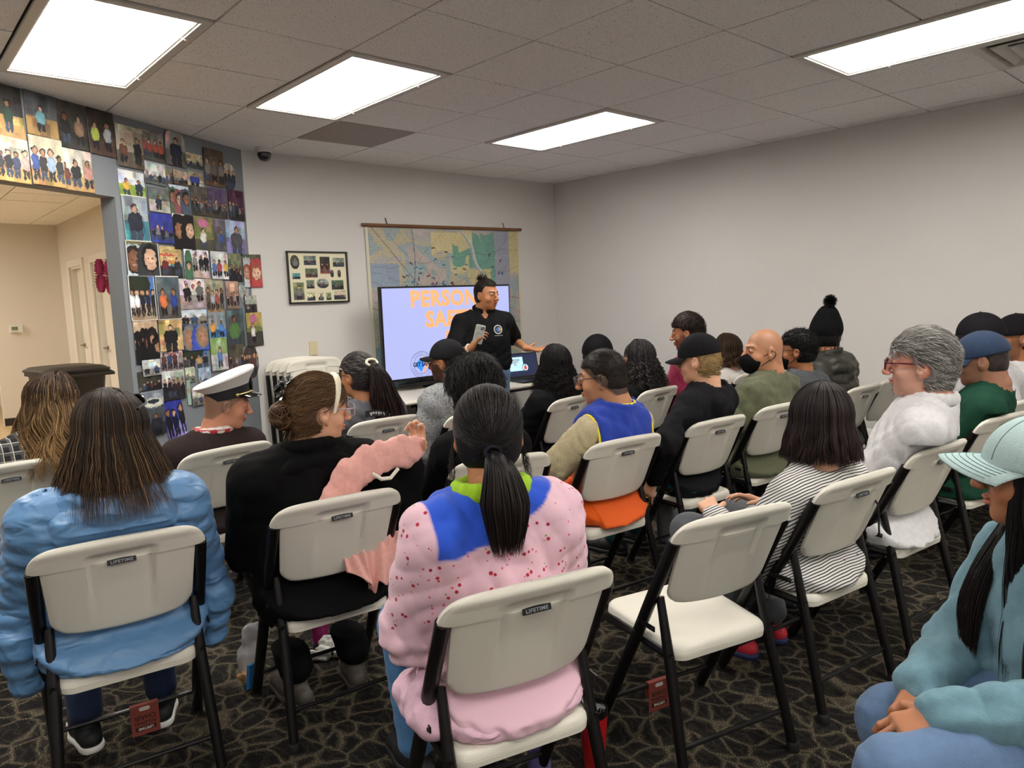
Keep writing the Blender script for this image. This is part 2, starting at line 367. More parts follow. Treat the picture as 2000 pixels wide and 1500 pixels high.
PH = [
('D',1.956,2.650,1.786,2.398,('c','#3c3a38','#b98f4e',1,'d#2f4a3c'),'photo of a woman in a dark green dress and white apron, top left corner'),
('D',1.769,2.658,1.588,2.436,('c','#5c5f63','#a98546',1,'#6aa7b5#20201f'),'photo of a person in teal scrubs beside a black figure, upper row over the opening'),
('D',1.583,2.656,1.389,2.408,('c','#4a4642','#3b3835',2,'#2b2724#b08a6a'),'photo of two people in dark clothes in a dim room, over the opening'),
('D',1.382,2.656,1.204,2.404,('c','#3c3029','#5a4436',2,'#b8c84a#aeb4b8'),'photo of a person in a safety vest beside one in a grey shirt'),
('D',1.961,2.393,1.779,2.174,('c','#cfc6ad','#c79a4d',4,'#2d3038#23252b#3c466b#c98f8a'),'photo of a group on a yellow hall floor, lower row far left'),
('D',1.771,2.427,1.578,2.179,('c','#d2c9ae','#c3974c',4,'#2b4f9c#2a2527#8fa9c8#33363a'),'photo of a group with one person in a blue sweatshirt, lower row over the opening'),
('D',1.593,2.397,1.382,2.175,('c','#cbc6b8','#b98f50',3,'#7a3b31#26262a#c78d80'),'photo of three people, two arms folded, at the end of the lower row'),
('D',1.190,2.605,0.990,2.364,('c','#b5ab95','#6b5f50',2,'#7d5238#24262a'),'photo of a man in a plaid shirt beside a masked person'),
('D',1.000,2.620,0.804,2.438,('c','#8a8781','#5c5650',4,'#b04a34#a8452f#a84a35#b34c36'),'photo of four people in orange sweatshirts near the ceiling'),
('D',0.791,2.653,0.614,2.434,('p','#9b968c','#6c665e',1,'#222a45'),'arched cut photo of a man in a navy jacket near the ceiling'),
('D',0.601,2.541,0.449,2.446,('g','#c8b98f','#3b4248',5,'x'),'small photo of a dark group at a table near the ceiling'),
('D',0.430,2.601,0.236,2.351,('c','#59483c','#6b4f38',3,'#8f8880#6f6a68#857d78'),'photo of a group in a brown corridor near the camera dome'),
('D',0.241,2.535,0.100,2.342,('o','#b8b29b','#3a4152',3,'#23262c#272b33#2b2f3b'),'oval cut photo of three people in dark shirts, uppermost at the right edge'),
('D',1.189,2.340,0.992,2.181,('s','#dfe7ee','#8fb52e',2,'#e2b21c#20304c'),'photo of two people on green grass, one in a yellow shirt'),
('D',0.987,2.421,0.814,2.287,('g','#cfd3d4','#6b6d6f',5,'x'),'photo of people on bleachers under a pale sky'),
('D',0.817,2.403,0.726,2.298,('c','#9c8a78','#6f5a48',2,'#4a5b96#3f4761'),'narrow photo of two people in blue'),
('D',0.736,2.406,0.614,2.316,('g','#b9a184','#6d5540',4,'x'),'small photo of a mixed group in an orange toned room'),
('D',0.601,2.423,0.448,2.324,('p','#9c8f7b','#c8bfa0',1,'#2a3d9e'),'photo of a person in a blue football jersey holding a paper'),
('D',0.973,2.263,0.799,2.114,('s','#5c6a60','#b3ada4',1,'#26304a'),'photo of a person in navy standing in a park'),
('D',0.780,2.304,0.609,2.122,('f','#c9d8e8','#2e7358',3,'x'),'selfie of three smiling people, one with a green top and striped hat'),
('D',0.589,2.323,0.425,2.132,('g','#5e564e','#4d4335',9,'x'),'photo of a crowd in a dim hall, left of two'),
('D',0.406,2.333,0.223,2.129,('g','#5a4a72','#4a4636',9,'x'),'photo of a crowd under a purple ceiling'),
('D',0.203,2.344,0.036,2.130,('g','#46203f','#2a2224',5,'x'),'photo of a dark crowd with pink stage light at the right edge'),
('D',1.184,2.190,0.994,1.920,('pb','#9aa7b0','#2f7f8f',1,'#1e2436'),'white bordered photo of a man with a white hat phoning, by the jamb'),
('D',0.980,2.103,0.795,1.919,('g','#1f2f9a','#24389c',5,'x'),'deep blue tinted photo of a group'),
('D',0.780,2.116,0.588,1.889,('f','#e2ded2','#c5a58a',2,'k'),'photo of two women in black on a pale background'),
('D',0.580,2.118,0.386,1.881,('u','#8b8250','#4c4a3c',1,'#d8d4d0'),'photo of a person under a pink umbrella, upper of the two'),
('D',0.374,2.112,0.263,1.897,('c','#5f6167','#55575e',1,'#2555b8'),'narrow photo of a person dressed all in blue'),
('D',0.246,2.127,0.037,1.874,('p','#a9bfe0','#8d7cc0',1,'#4b4c52'),'photo of a person seated from behind with a purple floor'),
('D',1.191,1.915,0.938,1.705,('fb','#6b6a3c','#3a3d36',2,'w'),'white bordered selfie of a man in a pale blue shirt outdoors'),
('D',0.915,1.896,0.729,1.695,('k','#caa96a','#2b2a2c',2,'#7a2430#2a2c30'),'photo of two people before a rack of colourful kayaks'),
('D',0.710,1.886,0.632,1.689,('f','#c9cfdd','#6b2b3c',1,'x'),'narrow photo of a smiling child in a blue hood'),
('D',0.623,1.887,0.462,1.698,('h','#d8d4da','#b8a295',3,'x'),'photo of three people under heart balloons, middle row'),
('D',0.444,1.885,0.271,1.693,('s','#cfd2d6','#c2c8d0',3,'#4b78b5#b5444a#d8b23a'),'photo of people in bright clothes in white surroundings'),
('D',0.254,1.879,0.110,1.676,('g','#7b8560','#1f1e22',6,'x'),'photo of a very dark group with green behind'),
('F',0.359,1.878,0.532,1.636,('f','#4c5a3a','#b4442c',2,'r'),'photo on the light wall of a red haired woman outdoors'),
('D',1.197,1.701,0.994,1.427,('sb','#3d6fb5','#a78f70',5,'#e6e6e8#e0e0e2#24252b#26262c#202126'),'white bordered photo of five people before a large fir tree'),
('D',0.982,1.701,0.786,1.425,('sb','#4f5c66','#55504b',2,'#dd6d2a#2243a0'),'white bordered photo of two people in orange and blue on a dark floor'),
('D',0.768,1.687,0.530,1.487,('h','#d8cfd2','#9b8d8d',2,'x'),'photo of two people in green and black below heart balloons'),
('D',0.510,1.694,0.334,1.452,('c','#b5ab8e','#8b6f4c',4,'#5a4c44#a9b4c8#b5493c#2a2a30'),'photo of a line of people in a hallway'),
('D',0.307,1.674,0.170,1.477,('g','#b58f7a','#8a705c',4,'x'),'small photo of a group before a pink banner'),
('D',0.155,1.649,0.037,1.474,('o','#a9adaf','#8f8f90',1,'#6a4a4a'),'heart shaped cut photo on the wall edge'),
('F',0.351,1.569,0.476,1.440,('g','#a8a99c','#3c3638',2,'x'),'small photo of a person in black on the light wall'),
('D',0.772,1.500,0.529,1.368,('g','#c9d2dc','#b89f86',3,'x'),'wide photo of a person in red at a table'),
('D',0.523,1.454,0.346,1.262,('s','#8a9099','#2b6fa5',2,'#e09a1c#3a7cc2'),'photo with a tall orange figure and a person in blue'),
('D',0.326,1.474,0.132,1.193,('p','#51606a','#3c4a48',1,'#5b8a48'),'white bordered photo of a man in a green shirt seen from the side'),
('F',0.347,1.436,0.506,1.187,('u','#b39a4a','#3b3a33',1,'#d8d4d0'),'photo of a person under a pink umbrella, on the light wall'),
('D',1.190,1.432,1.001,1.156,('f','#c9a88a','#161416',6,'k'),'warm toned selfie of six smiling women in black'),
('D',0.990,1.427,0.792,1.219,('p','#c4a265','#d1ae6c',1,'#17181d'),'photo of an officer in black with a white hat holding a toy'),
('D',0.786,1.381,0.533,1.202,('f','#4f5d7d','#2a3fa0',2,'n'),'photo of a grey haired man in glasses with people in blue hoods'),
('D',0.525,1.270,0.356,1.041,('s','#86a860','#c9c8c4',1,'#4a77b5'),'photo of a child in blue with green leaves behind'),
('D',0.992,1.232,0.802,1.053,('h','#c8bcc4','#8e7480',4,'x'),'photo of four people at a table below heart balloons, lowest of that kind'),
('D',0.787,1.215,0.550,1.061,('s','#3f74b0','#6a7f96',4,'#4a3a38#1e1e22#b58a4a#23232a'),'photo of people by the blue sea'),
('D',0.330,1.208,0.171,1.025,('g','#4f4a3c','#7a4a4a',5,'x'),'photo of a group with a yellow sign'),
('F',0.288,1.191,0.462,0.937,('o','#3a3332','#4a3030',6,'x'),'large round cut photo of a dark crowd above the white officer cap'),
('D',1.153,1.174,1.007,1.073,('g','#bfc4c4','#8f9090',2,'x'),'small pale photo of glass doors'),
('D',1.190,1.107,1.012,0.957,('g','#3f4138','#2b2d28',6,'x'),'dark photo of a group outdoors, lower left'),
('D',1.001,1.083,0.808,0.894,('c','#bfbdb8','#2a282a',5,'#1f1f24#241f22#2a2428#3a2228#1d1d22'),'photo of five dark silhouettes under a pale sky'),
('D',0.784,1.090,0.693,0.988,('g','#b5bda0','#6f7a5c',2,'x'),'small greenish photo left of the officer cap'),
('D',1.194,0.975,1.010,0.828,('v','#7e8794','#4f5c74',0,'x'),'photo of a parked pale car, lower left'),
('D',0.785,1.003,0.751,0.836,('f','#b9a58a','#8fb0a4',1,'b'),'narrow photo of a blonde person, half hidden'),
('D',0.745,0.930,0.637,0.822,('g','#b4afa8','#7a746c',2,'x'),'small photo behind the officer cap'),
('D',0.999,0.921,0.832,0.620,('c','#2233a0','#7a6fd0',3,'#23222a#1d2340#26262c'),'tilted photo of three people holding coloured balls, lowest on the wall'),
('D',1.162,0.863,1.014,0.690,('p','#4a5058','#2a2c31',1,'#2c2e34'),'photo of a man in a dark shirt waving, lowest at the left'),
('D',0.662,1.073,0.540,0.932,('g','#8fa4b8','#4c5360',3,'x'),'small photo above the officer cap')]
# ================================================================ PHOTOS ON THE WALLS
M_print = mat('photo_print', None, .35, attr='Col')
M_paper = mat('photo_paper_white', '#e8e6e2', .5)
SKIN = ['#c99a7a', '#a9744f', '#8a5a3c', '#d8ab8c', '#b78562']
def paint(style, nx, ny, seed):
    """a photograph's content as colours on a grid: background, ground and figures"""
    r = np.random.RandomState(seed); kind, ctop, cbot, n, figs = style
    X, Z = np.meshgrid(np.linspace(0, 1, nx), np.linspace(0, 1, ny)); asp = nx/ny
    top, bot = np.array(srgb(ctop)), np.array(srgb(cbot))
    hz = r.uniform(.36, .5) if kind[0] not in 'f' else .0
    C = np.where((Z < hz)[..., None], bot, top)*np.ones((ny, nx, 3))
    C *= (1+.22*np.sin(X*r.uniform(8, 20)+r.uniform(0, 6))*np.sin(Z*r.uniform(5, 14)))[..., None]
    C *= (1+.25*(r.rand(ny, nx)-.5))[..., None]
    wx = .022*np.sin(Z*31+r.uniform(0, 6))*np.sin(X*23+r.uniform(0, 6))+.012*(r.rand(ny, nx)-.5); wz = .02*np.sin(X*29+r.uniform(0, 6))*np.sin(Z*19)+.01*(r.rand(ny, nx)-.5)
    for _ in range(14):      # incidental background shapes
        bx, bz, bw, bh = r.rand(), r.rand(), r.uniform(.04, .22), r.uniform(.03, .2); m = (np.abs(X-bx) < bw) & (np.abs(Z-bz) < bh)
        C[m] = C[m]*r.uniform(.55, 1.45)*(1+.12*r.randn(3))
    def ell(cx, cz, rx, rz, c, p=2):
        e = np.abs((X+wx-cx)/rx)**p+np.abs((Z+wz-cz)/rz)**p; m = e < 1
        sh_ = (1.12-.4*e+.1*np.sin((X*r.uniform(10, 30)+Z*r.uniform(10, 30))))[m][:, None]
        C[m] = np.array(srgb(c))*np.clip(sh_, .3, 1.5)*r.uniform(.8, 1.15)
    def sk(): return SKIN[r.randint(len(SKIN))]
    hair = ['#1a1513', '#2c1f18', '#3a2a20', '#141214']
    k = kind[0]
    fc = figs.split('#')[1:] if '#' in figs else None
    if k == 'h':
        for hx_, hz_, c in ((.25, .86, '#8a3f76'), (.52, .76, '#a52338'), (.78, .88, '#8a3f76')):
            ell(hx_, hz_, .07, .07, c); ell(hx_, hz_-.05, .035, .05, c); ell(hx_, hz_, .025, .025, '#e0b9c4')
    if k == 'k':
        for q in range(6): ell(.5+.1*r.randn(), .95-.11*q, .4, .04, ['#d9bd7e', '#c8a45a', '#c9452b', '#e0b878', '#e08a22', '#3c8fb0'][q])
    if k == 'v': ell(.55, .5, .42, .2, '#d8d6c8', 3); ell(.55, .55, .25, .1, '#2c3846')
    if k == 's' and n >= 4: ell(.4, .8, .42, .3, '#25301f')
    if k == 'u': ell(.5, .82, .26, .12, '#cf6f9e', 3); ell(.5, .5, .5, .1, '#7d8b45')
    if k == 'f':
        cl = {'x': ['#3d6b4c', '#8a4a52', '#4c5a70'], 'k': ['#141318', '#17151a', '#121116'], 'w': ['#b9cfe0', '#33363a'], 'r': ['#cfd3d6', '#b52d2d'], 'n': ['#1d2340', '#2a4ab8'], 'b': ['#8fb0a4']}[figs]
        hr = {'r': '#a8532a', 'n': '#8f8f90', 'b': '#c9a86a'}.get(figs)
        for q in range(n):
            cx = (q+.5)/n+r.uniform(-.04, .04) if n > 1 else .5; cz = r.uniform(.42, .58) - (.1 if n > 3 and q % 2 else 0)
            s = .36/max(1.4, n**.75)+.07
            ell(cx, cz-.42*s*3, s*1.5, s*2.9, cl[q % len(cl)], 3); ell(cx, cz+.03, s*.95, s*.95*asp*1.25, hr or hair[r.randint(4)]); ell(cx, cz-.01, s*.68, s*.72*asp*1.25, sk())
            for e in (-.25, .25): ell(cx+e*s, cz+.02, s*.1, s*.08, '#201510')
            ell(cx, cz-.4*s, s*.25, s*.07, '#b98a80')
    elif k in 'cgsohpuk':
        n_ = n
        for q in range(n_):
            cx = (q+.5)/n_+r.uniform(-.08, .08)/n_ if n_ > 1 else .5+r.uniform(-.06, .06)
            hgt = r.uniform(.5, .62) if k not in 'ps' else (.8 if k == 'p' else .55)
            if k == 'g': hgt = r.uniform(.3, .48)
            if k == 'o': hgt = .6
            z0 = .12+(.15 if k == 'h' else 0)-(.14 if k == 'p' else 0); wd = min(.16 if k != 'p' else .3, .46/n_ if n_ > 2 else .15 if k != 'p' else .3)
            c = '#'+fc[q % len(fc)] if fc else ['#24262c', '#5b3236', '#2f4a6b', '#6b6a66', '#1c1b1e', '#8a8580'][r.randint(6)]
            leg = ['#22242c', '#39465c', '#1c1c20'][r.randint(3)]
            for e in (-.45, .45): ell(cx+e*wd, z0+hgt*.2, wd*.4, hgt*.24, leg, 3)
            ell(cx, z0+hgt*.56, wd, hgt*.26, c, 3)
            hr_ = min(.075*hgt/.55*(1 if k != 'p' else 1.25), .1)
            ell(cx, z0+hgt*.93, hr_/asp*.95 if asp < 1 else hr_*.8, hr_*1.05, hair[r.randint(4)]); ell(cx, z0+hgt*.9, hr_*.7/asp if asp < 1 else hr_*.6, hr_*.8, sk())
    C *= (1+.18*(r.rand(ny, nx)-.5))[..., None]; g_ = C.mean(2, keepdims=True); C = g_+(C-g_)*.85
    return np.clip(C, 0, 1)
def photo(pl, d1, z1, d2, z2, style, label, k):
    w_, h_ = abs(d2-d1)*1.04, abs(z1-z2)*1.03; nx, ny = max(14, int(w_/.0036)), max(16, int(h_/.0036))
    C = paint(style, nx, ny, 100+k); kind = style[0]
    off = .002+.0011*((k*7) % 13)
    if pl == 'D':
        c = dg((d1+d2)/2, -off); u = np.array([-U[0], -U[1], 0]); nrm = np.array([-NN[0], -NN[1], 0])
    else:
        c = np.array([(d1+d2)/2, YB-off]); u = np.array([1., 0, 0]); nrm = np.array([0, -1., 0])
    c = np.array([c[0], c[1], (z1+z2)/2])
    xs = np.linspace(-w_/2, w_/2, nx); zs = np.linspace(-h_/2, h_/2, ny); Xg, Zg = np.meshgrid(xs, zs)
    rr_ = random.Random(k); til = rr_.uniform(-.02, .02)+(.14 if 'tilted' in label else 0)
    curl = rr_.uniform(.001, .004)*(Xg/(w_/2))**2*(Zg < 0)*(-Zg/(h_/2))**2
    X2 = Xg*math.cos(til)-Zg*math.sin(til); Z2 = Xg*math.sin(til)+Zg*math.cos(til)
    if kind == 'o' or 'arched' in label or 'round cut' in label:      # trimmed outline
        if 'heart' in label: lim = np.ones_like(X2)
        a = np.arctan2(Zg/(h_/2), Xg/(w_/2)); rad = np.sqrt((Xg/(w_/2))**2+(Zg/(h_/2))**2)
        p = 4 if 'arched' in label else 2.3
        mask = (np.abs(Xg/(w_/2))**p+np.abs(Zg/(h_/2))**p) < 1
        if 'heart' in label: xx, zz = Xg/(w_/2)*1.15, Zg/(h_/2)*1.15; mask = (xx**2+zz**2-1)**3-xx**2*zz**3 < 0
        if 'arched' in label: mask |= Zg < h_*.1
    else: mask = np.ones_like(Xg, bool)
    P = c+X2[..., None]*u+Z2[..., None]*np.array([0, 0, 1.])+curl[..., None]*nrm
    if pl == 'F':        # a sheet that starts on the slate wall folds round the corner
        ux = c[0]+X2; on = ux < P0[0]; P[on, 0] = P0[0]+U[0]*(P0[0]-ux[on])-NN[0]*off; P[on, 1] = P0[1]+U[1]*(P0[0]-ux[on])-NN[1]*off
    V = P.reshape(-1, 3); idx = np.arange(nx*ny).reshape(ny, nx)
    q = np.stack([idx[:-1, :-1], idx[:-1, 1:], idx[1:, 1:], idx[1:, :-1]], -1)
    mm = mask[:-1, :-1] & mask[1:, 1:] & mask[1:, :-1] & mask[:-1, 1:]
    F = q[mm]
    cols = C
    if 'b' in kind[1:]:
        bx, bz = max(1, int(nx*.035)), max(1, int(ny*.03)); W_ = np.array(srgb('#e6e4e0'))
        cols[:bz] = W_; cols[-bz:] = W_; cols[:, :bx] = W_; cols[:, -bx:] = W_
    o = mesh_obj('photo_print', V, F, M_print, smooth=False, cols=cols.reshape(-1, 3))
    so = o.modifiers.new('thickness', 'SOLIDIFY'); so.thickness = .0006; so.offset = -1
    tag(o, label, 'photo', 'photo prints taped to the walls')
for k, p in enumerate(PH): photo(*p, k)

# ================================================================ DOME CAMERA, COLLAGE FRAME, MAP, PLATES
DC = empty('security_camera', (.56, 2.26, H), 0, 'white dome security camera hanging from the ceiling beside the photo wall', 'security camera')
MB().lathe([(.062, 0), (.064, -.012), (.062, -.03), (.056, -.036), (.0, -.036)], 32).build('housing', mat('camera_white', '#d9d7d2', .4), DC)
MB().lathe([(.05, -.034), (.052, -.05), (.047, -.072), (.034, -.09), (.016, -.1), (.0, -.102)], 32).build('dome', mat('smoked_dome', '#14161a', .08, coat=1), DC)
def frame_xz(o, x, z, y=YB, rot=0): o.location = (x, y, z)
FR = empty('picture_frame', (1.013, YB-.004, 1.705), 0, 'black framed collage of small photos with a cream mat on the front wall', 'picture frame')
fw, fh = .262, .203
mb = MB()
for s in (-1, 1): mb.box((s*fw, -.012, 0), (.012, .024, 2*fh+.012)); mb.box((0, -.012, s*fh), (2*fw+.012, .024, .012))
bevel(mb.build('frame_moulding', mat('black_frame', '#1b1b1c', .35), FR, smooth=False), .002)
MB().box((0, -.006, 0), (2*fw-.01, .006, 2*fh-.01)).build('mat_board', mat('cream_mat', '#ddd6b8', .7), FR, smooth=False)
for (x, z, w_, h_, ov, c1, c2, n) in [(.12, .2, .155, .28, 1, '#3d4433', '#1d2230', 1), (.37, .165, .205, .185, 0, '#7d8f7c', '#20304a', 4), (.62, .26, .17, .34, 0, '#3a2a26', '#8a3f22', 2), (.86, .2, .2, .18, 0, '#7d8f7c', '#20304a', 4),
    (.13, .475, .13, .115, 0, '#3f8a9a', '#23303a', 3), (.385, .415, .205, .18, 0, '#5b6a48', '#6b3f33', 4), (.735, .43, .07, .16, 1, '#3a3f50', '#1c2238', 1), (.86, .43, .07, .16, 1, '#3a3f50', '#20243a', 1),
    (.155, .77, .175, .345, 0, '#7d8a5a', '#5a5560', 1), (.355, .64, .13, .165, 0, '#6a705c', '#26242c', 4), (.565, .625, .215, .2, 1, '#9aa09a', '#2b2540', 9), (.82, .66, .21, .19, 0, '#4f6a50', '#3a3a38', 4),
    (.355, .88, .135, .165, 0, '#c9c890', '#2b4050', 3), (.52, .885, .085, .155, 0, '#c9c8a0', '#1b1c1c', 1), (.655, .885, .085, .155, 0, '#8fae6c', '#3c5a33', 1), (.85, .865, .205, .185, 0, '#c9bfa0', '#2c3a33', 5)]:
    nx, ny = int(w_*220), int(h_*190)
    C = paint(('g' if n > 1 else 'p', c1, c2, n, 'x'), nx, ny, int(x*999+z*77))
    Xg, Zg = np.meshgrid(np.linspace(-w_/2, w_/2, nx), np.linspace(-h_/2, h_/2, ny))
    P = np.stack([(Xg+x-.5)*2*fw, np.full_like(Xg, -.0102), (Zg+.5-z)*2*fh], -1).reshape(-1, 3)
    idx = np.arange(nx*ny).reshape(ny, nx); q = np.stack([idx[:-1, :-1], idx[:-1, 1:], idx[1:, 1:], idx[1:, :-1]], -1)
    mk = ((2*Xg/w_)**2+(2*Zg/h_)**2 < 1) if ov else np.ones_like(Xg, bool)
    mesh_obj('picture', P, q[mk[:-1, :-1] & mk[1:, 1:]], M_print, FR, smooth=False, cols=C.reshape(-1, 3))
# wall map
mx0, mx1, mzt, mzb = 1.50, 3.235, 2.135, .72
MP = empty('wall_map', ((mx0+mx1)/2, YB, mzt), 0, 'large roll down street map with wooden rod hanging behind the television', 'map')
MP.rotation_euler = (0, R(-.6), 0)
mw, mh = mx1-mx0, mzt-mzb
nx, ny = 300, 240
r = np.random.RandomState(5); Xg, Zg = np.meshgrid(np.linspace(0, 1, nx), np.linspace(1, 0, ny))     # Zg: 1 top row
def vnoise(X, Y, s, seed):
    q = np.random.RandomState(seed).rand(s+2, s+2); fx, fy = X*s, Y*s; ix, iy = fx.astype(int), fy.astype(int); tx, ty = fx-ix, fy-iy
    tx, ty = tx*tx*(3-2*tx), ty*ty*(3-2*ty)
    return (q[iy, ix]*(1-tx)+q[iy, ix+1]*tx)*(1-ty)+(q[iy+1, ix]*(1-tx)+q[iy+1, ix+1]*tx)*ty
C = np.zeros((ny, nx, 3)); pal = ['#b7aaa8', '#a9a6a2', '#b5ac92', '#98a6a8', '#b3a7a0', '#8fa09a']
n1 = vnoise(Xg, 1-Zg, 7, 1)*.65+vnoise(Xg, 1-Zg, 16, 2)*.35
for i, c in enumerate(pal): C[(n1 >= i/6) & (n1 < (i+1)/6+.01)] = srgb(c)
def patch(cond, c): C[cond] = srgb(c)
T_ = 1-Zg                                     # 0 top .. 1 bottom
w1 = .03*np.sin(Xg*31)+.02*np.sin(T_*47)
patch((Xg > .38) & (Xg < .58) & (T_+w1 < .17) & (T_ > .02), '#c9bd8f')
patch((Xg > .52) & (Xg < .78) & (T_+w1 > .06) & (T_+w1 < .26), '#6d9d8c')
patch((Xg > .56) & (Xg < .66) & (T_+w1 < .13), '#c9bd8f')
patch((Xg > .72) & (Xg < .82) & (T_+w1 > .02) & (T_+w1 < .4), '#6f9c8e')
patch((Xg > .5) & (Xg < .63) & (T_+w1 > .2) & (T_+w1 < .28), '#c3b98e')
patch((Xg > .92) & (T_ < .3+w1), '#c7bc8e')
patch((Xg+w1 > .64) & (Xg+w1 < .78) & (T_ > .26) & (T_ < .5), '#bfb488')
patch((Xg < .17) & (T_ > .22) & (T_ < .36), '#8f9cae'); patch((Xg > .82) & (Xg < .93) & (T_ < .5), '#9a9dab')
patch((T_ > .74) & (Xg < .3), '#7d949e'); patch((Xg < .12) & (T_ > .5) & (T_ < .72), '#a8aa9c')
for s, c in ((.0, '#9aa4ac'), (.012, '#c4c4c0')):
    patch(np.abs((Xg-.57-s)-(T_)*.55-.02*np.sin(T_*20)) < .007, c)
patch(np.abs(Xg-.02-T_*.75) < .003, '#8a6f66'); patch(np.abs(T_-.49-.03*np.sin(Xg*12)) < .003, '#8a6f66'); patch(np.abs(Xg-.26-.01*np.sin(T_*9)) < .002, '#55606a')
gx = (np.sin(Xg*420) > .75) | (np.sin(T_*380) > .75)
C[gx & (n1 > .3)] *= .88
C *= (1+.5*(r.rand(ny, nx, 3)-.5)*[1, .8, .8]+.2*(r.rand(ny, nx)-.5)[..., None])
for s in range(16):
    a_, b_ = r.uniform(-2.5, 2.5), r.rand(); C[np.abs((T_-r.rand())-a_*(Xg-b_)-.01*np.sin(Xg*30+s)) < .0022] *= .68
P = np.stack([(Xg-.5)*mw, np.full_like(Xg, -.012), (Zg-1)*mh], -1).reshape(-1, 3); idx = np.arange(nx*ny).reshape(ny, nx)
q = np.stack([idx[:-1, :-1], idx[1:, :-1], idx[1:, 1:], idx[:-1, 1:]], -1).reshape(-1, 4)
o = mesh_obj('map_sheet', P, q, mat('map_paper', None, .6, attr='Col'), MP, smooth=False, cols=C.reshape(-1, 3)); o.modifiers.new('t', 'SOLIDIFY').thickness = .001
M_marg = mat('map_margin', '#cfcab2', .6)
for s in (-1, 1): MB().box((s*(mw/2+.014), -.0115, -mh/2), (.028, .002, mh)).build('map_margin', M_marg, MP, smooth=False)
M_rod = m_wood('map_rod_wood', '#6b4526', '#7e5433', rough=.45)
MB().tube([(-mw/2-.06, -.02, .02), (mw/2+.05, -.02, .02)], .014, 12).build('rod', M_rod, MP)
for x in (-mw/2+.2, mw/2-.17): MB().tube([(x, -.012, .03), (x-.012, -.004, .085)], .004, 6).build('hook', M_base, MP)
M_mr, M_mb_ = mat('marker_maroon', '#5e1f2c', .5), mat('marker_blue', '#2c6f8c', .5)
MK = [(.39,.165,'r',5),(.475,.2,'r',0),(.52,.24,'b',5),(.245,.3,'r',-30),(.40,.265,'b',40),(.455,.315,'b',0),(.275,.335,'b',5),(.305,.345,'b',10),(.30,.385,'r',2),(.35,.41,'r',25),(.53,.35,'b',0),(.595,.355,'r',-20),(.61,.315,'b',0),
      (.195,.415,'r',-35),(.215,.405,'b',0),(.288,.435,'r',-85),(.385,.43,'b',-25),(.25,.46,'b',45),(.535,.405,'b',5),(.205,.495,'r',20),(.275,.485,'b',70),(.29,.51,'b',-10),(.375,.48,'r',20),(.375,.5,'b',20),(.40,.48,'r',60),(.445,.47,'b',50),(.45,.49,'b',-30),(.455,.5,'r',0),
      (.165,.54,'r',-15),(.205,.55,'r',10),(.385,.53,'r',0),(.28,.55,'b',0),(.35,.555,'b',0),(.505,.475,'r',10),(.51,.49,'r',-25),(.47,.56,'r',0),(.59,.57,'r',25),(.78,.225,'r',60),(.86,.28,'r',55),(.80,.34,'r',0),(.845,.4,'r',75),(.87,.395,'b',20),(.87,.405,'b',-20),(.43,.515,'b',0),(.245,.58,'b',0)]
for (x, z, c, a) in MK:
    MB().box((0, 0, 0), (.036, .002, .011), 0).build('marker', M_mr if c == 'r' else M_mb_, MP, smooth=False).matrix_local = Matrix.Translation(((x-.5)*mw, -.0145, -z*mh*.73)) @ Matrix.Rotation(R(-a), 4, 'Y')
o = MB().box((.93, YB-.004, 1.128), (.07, .007, .115)).build('wall_plate', mat('ivory_plastic', '#c9bd98', .4), smooth=False); bevel(o, .002)
tag(o, 'blank ivory wall plate above the stacked folding chairs', 'wall plate')
# television
TX, TY = 2.115, 2.1
TV = empty('television', (TX, TY, .72), 0, 'large flat television on the white table showing the personal safety slide', 'television')
M_blk = mat('black_plastic', '#101011', .35)
sw, sh, zc = .718, .402, .49
bevel(MB().box((0, .02, zc), (2*sw, .04, 2*sh)).build('tv_body', M_blk, TV, smooth=False), .004)
def m_screen():
    m, nt, b, N, L = nodes('screen_slide_lavender', .3)
    b.inputs['Base Color'].default_value = (.02, .02, .02, 1); b.inputs['Emission Color'].default_value = (*srgb('#bcc3fb'), 1); b.inputs['Emission Strength'].default_value = 1.0
    return m
scr = MB().box((0, -.001, zc+.002), (2*sw-.03, .002, 2*sh-.036)).build('screen', m_screen(), TV, smooth=False)
M_or = mat('slide_orange', '#e69a64', .5, emit=.8); M_lb = mat('slide_blue', '#2f7fd8', .5, emit=.9); M_dk = mat('slide_dark', '#20242c', .5, emit=.5)
RX = np.array(Matrix.Rotation(math.pi/2, 3, 'X'))
for tx, z, s in (('PERSONAL', .285, .185), ('SAFETY', .105, .185), ('101', -.075, .185)):
    text_obj('slide_title', tx, s, RX, (.06, -.0035, zc+z), M_or, scr, bold=.0085, spacing=1.12, extr=.0005)
text_obj('slide_subtitle', 'Presentation', .06, RX, (.22, -.0035, zc-.245), mat('slide_red', '#d98a84', .5, emit=.8), scr, extr=.0005)
cx, cz = -.34, -.275
mb = MB()
for rad in (.115, .082):
    n = 48; ring = lambda q: [(cx+q*math.cos(2*math.pi*i/n), -.004, zc+cz+q*math.sin(2*math.pi*i/n)) for i in range(n)]
    V = ring(rad)+ring(rad-.003); mb.add(V, [(i, (i+1) % n, n+(i+1) % n, n+i) for i in range(n)])
mb.build('logo_ring', M_dk, scr, smooth=False)
MB().add([(cx-.066, -.0045, zc+cz), (cx-.005, -.0045, zc+cz-.066), (cx+.03, -.0045, zc+cz), (cx-.005, -.0045, zc+cz+.066)], [(0, 1, 2, 3)]).build('logo_diamond', M_lb, scr, smooth=False)
mb = MB(); mb.add([(cx+.01, -.0046, zc+cz+.066), (cx+.03, -.0046, zc+cz+.066), (cx+.075, -.0046, zc+cz), (cx+.03, -.0046, zc+cz-.066), (cx+.01, -.0046, zc+cz-.066), (cx+.05, -.0046, zc+cz)], [(0, 5, 2, 1), (5, 4, 3, 2)])
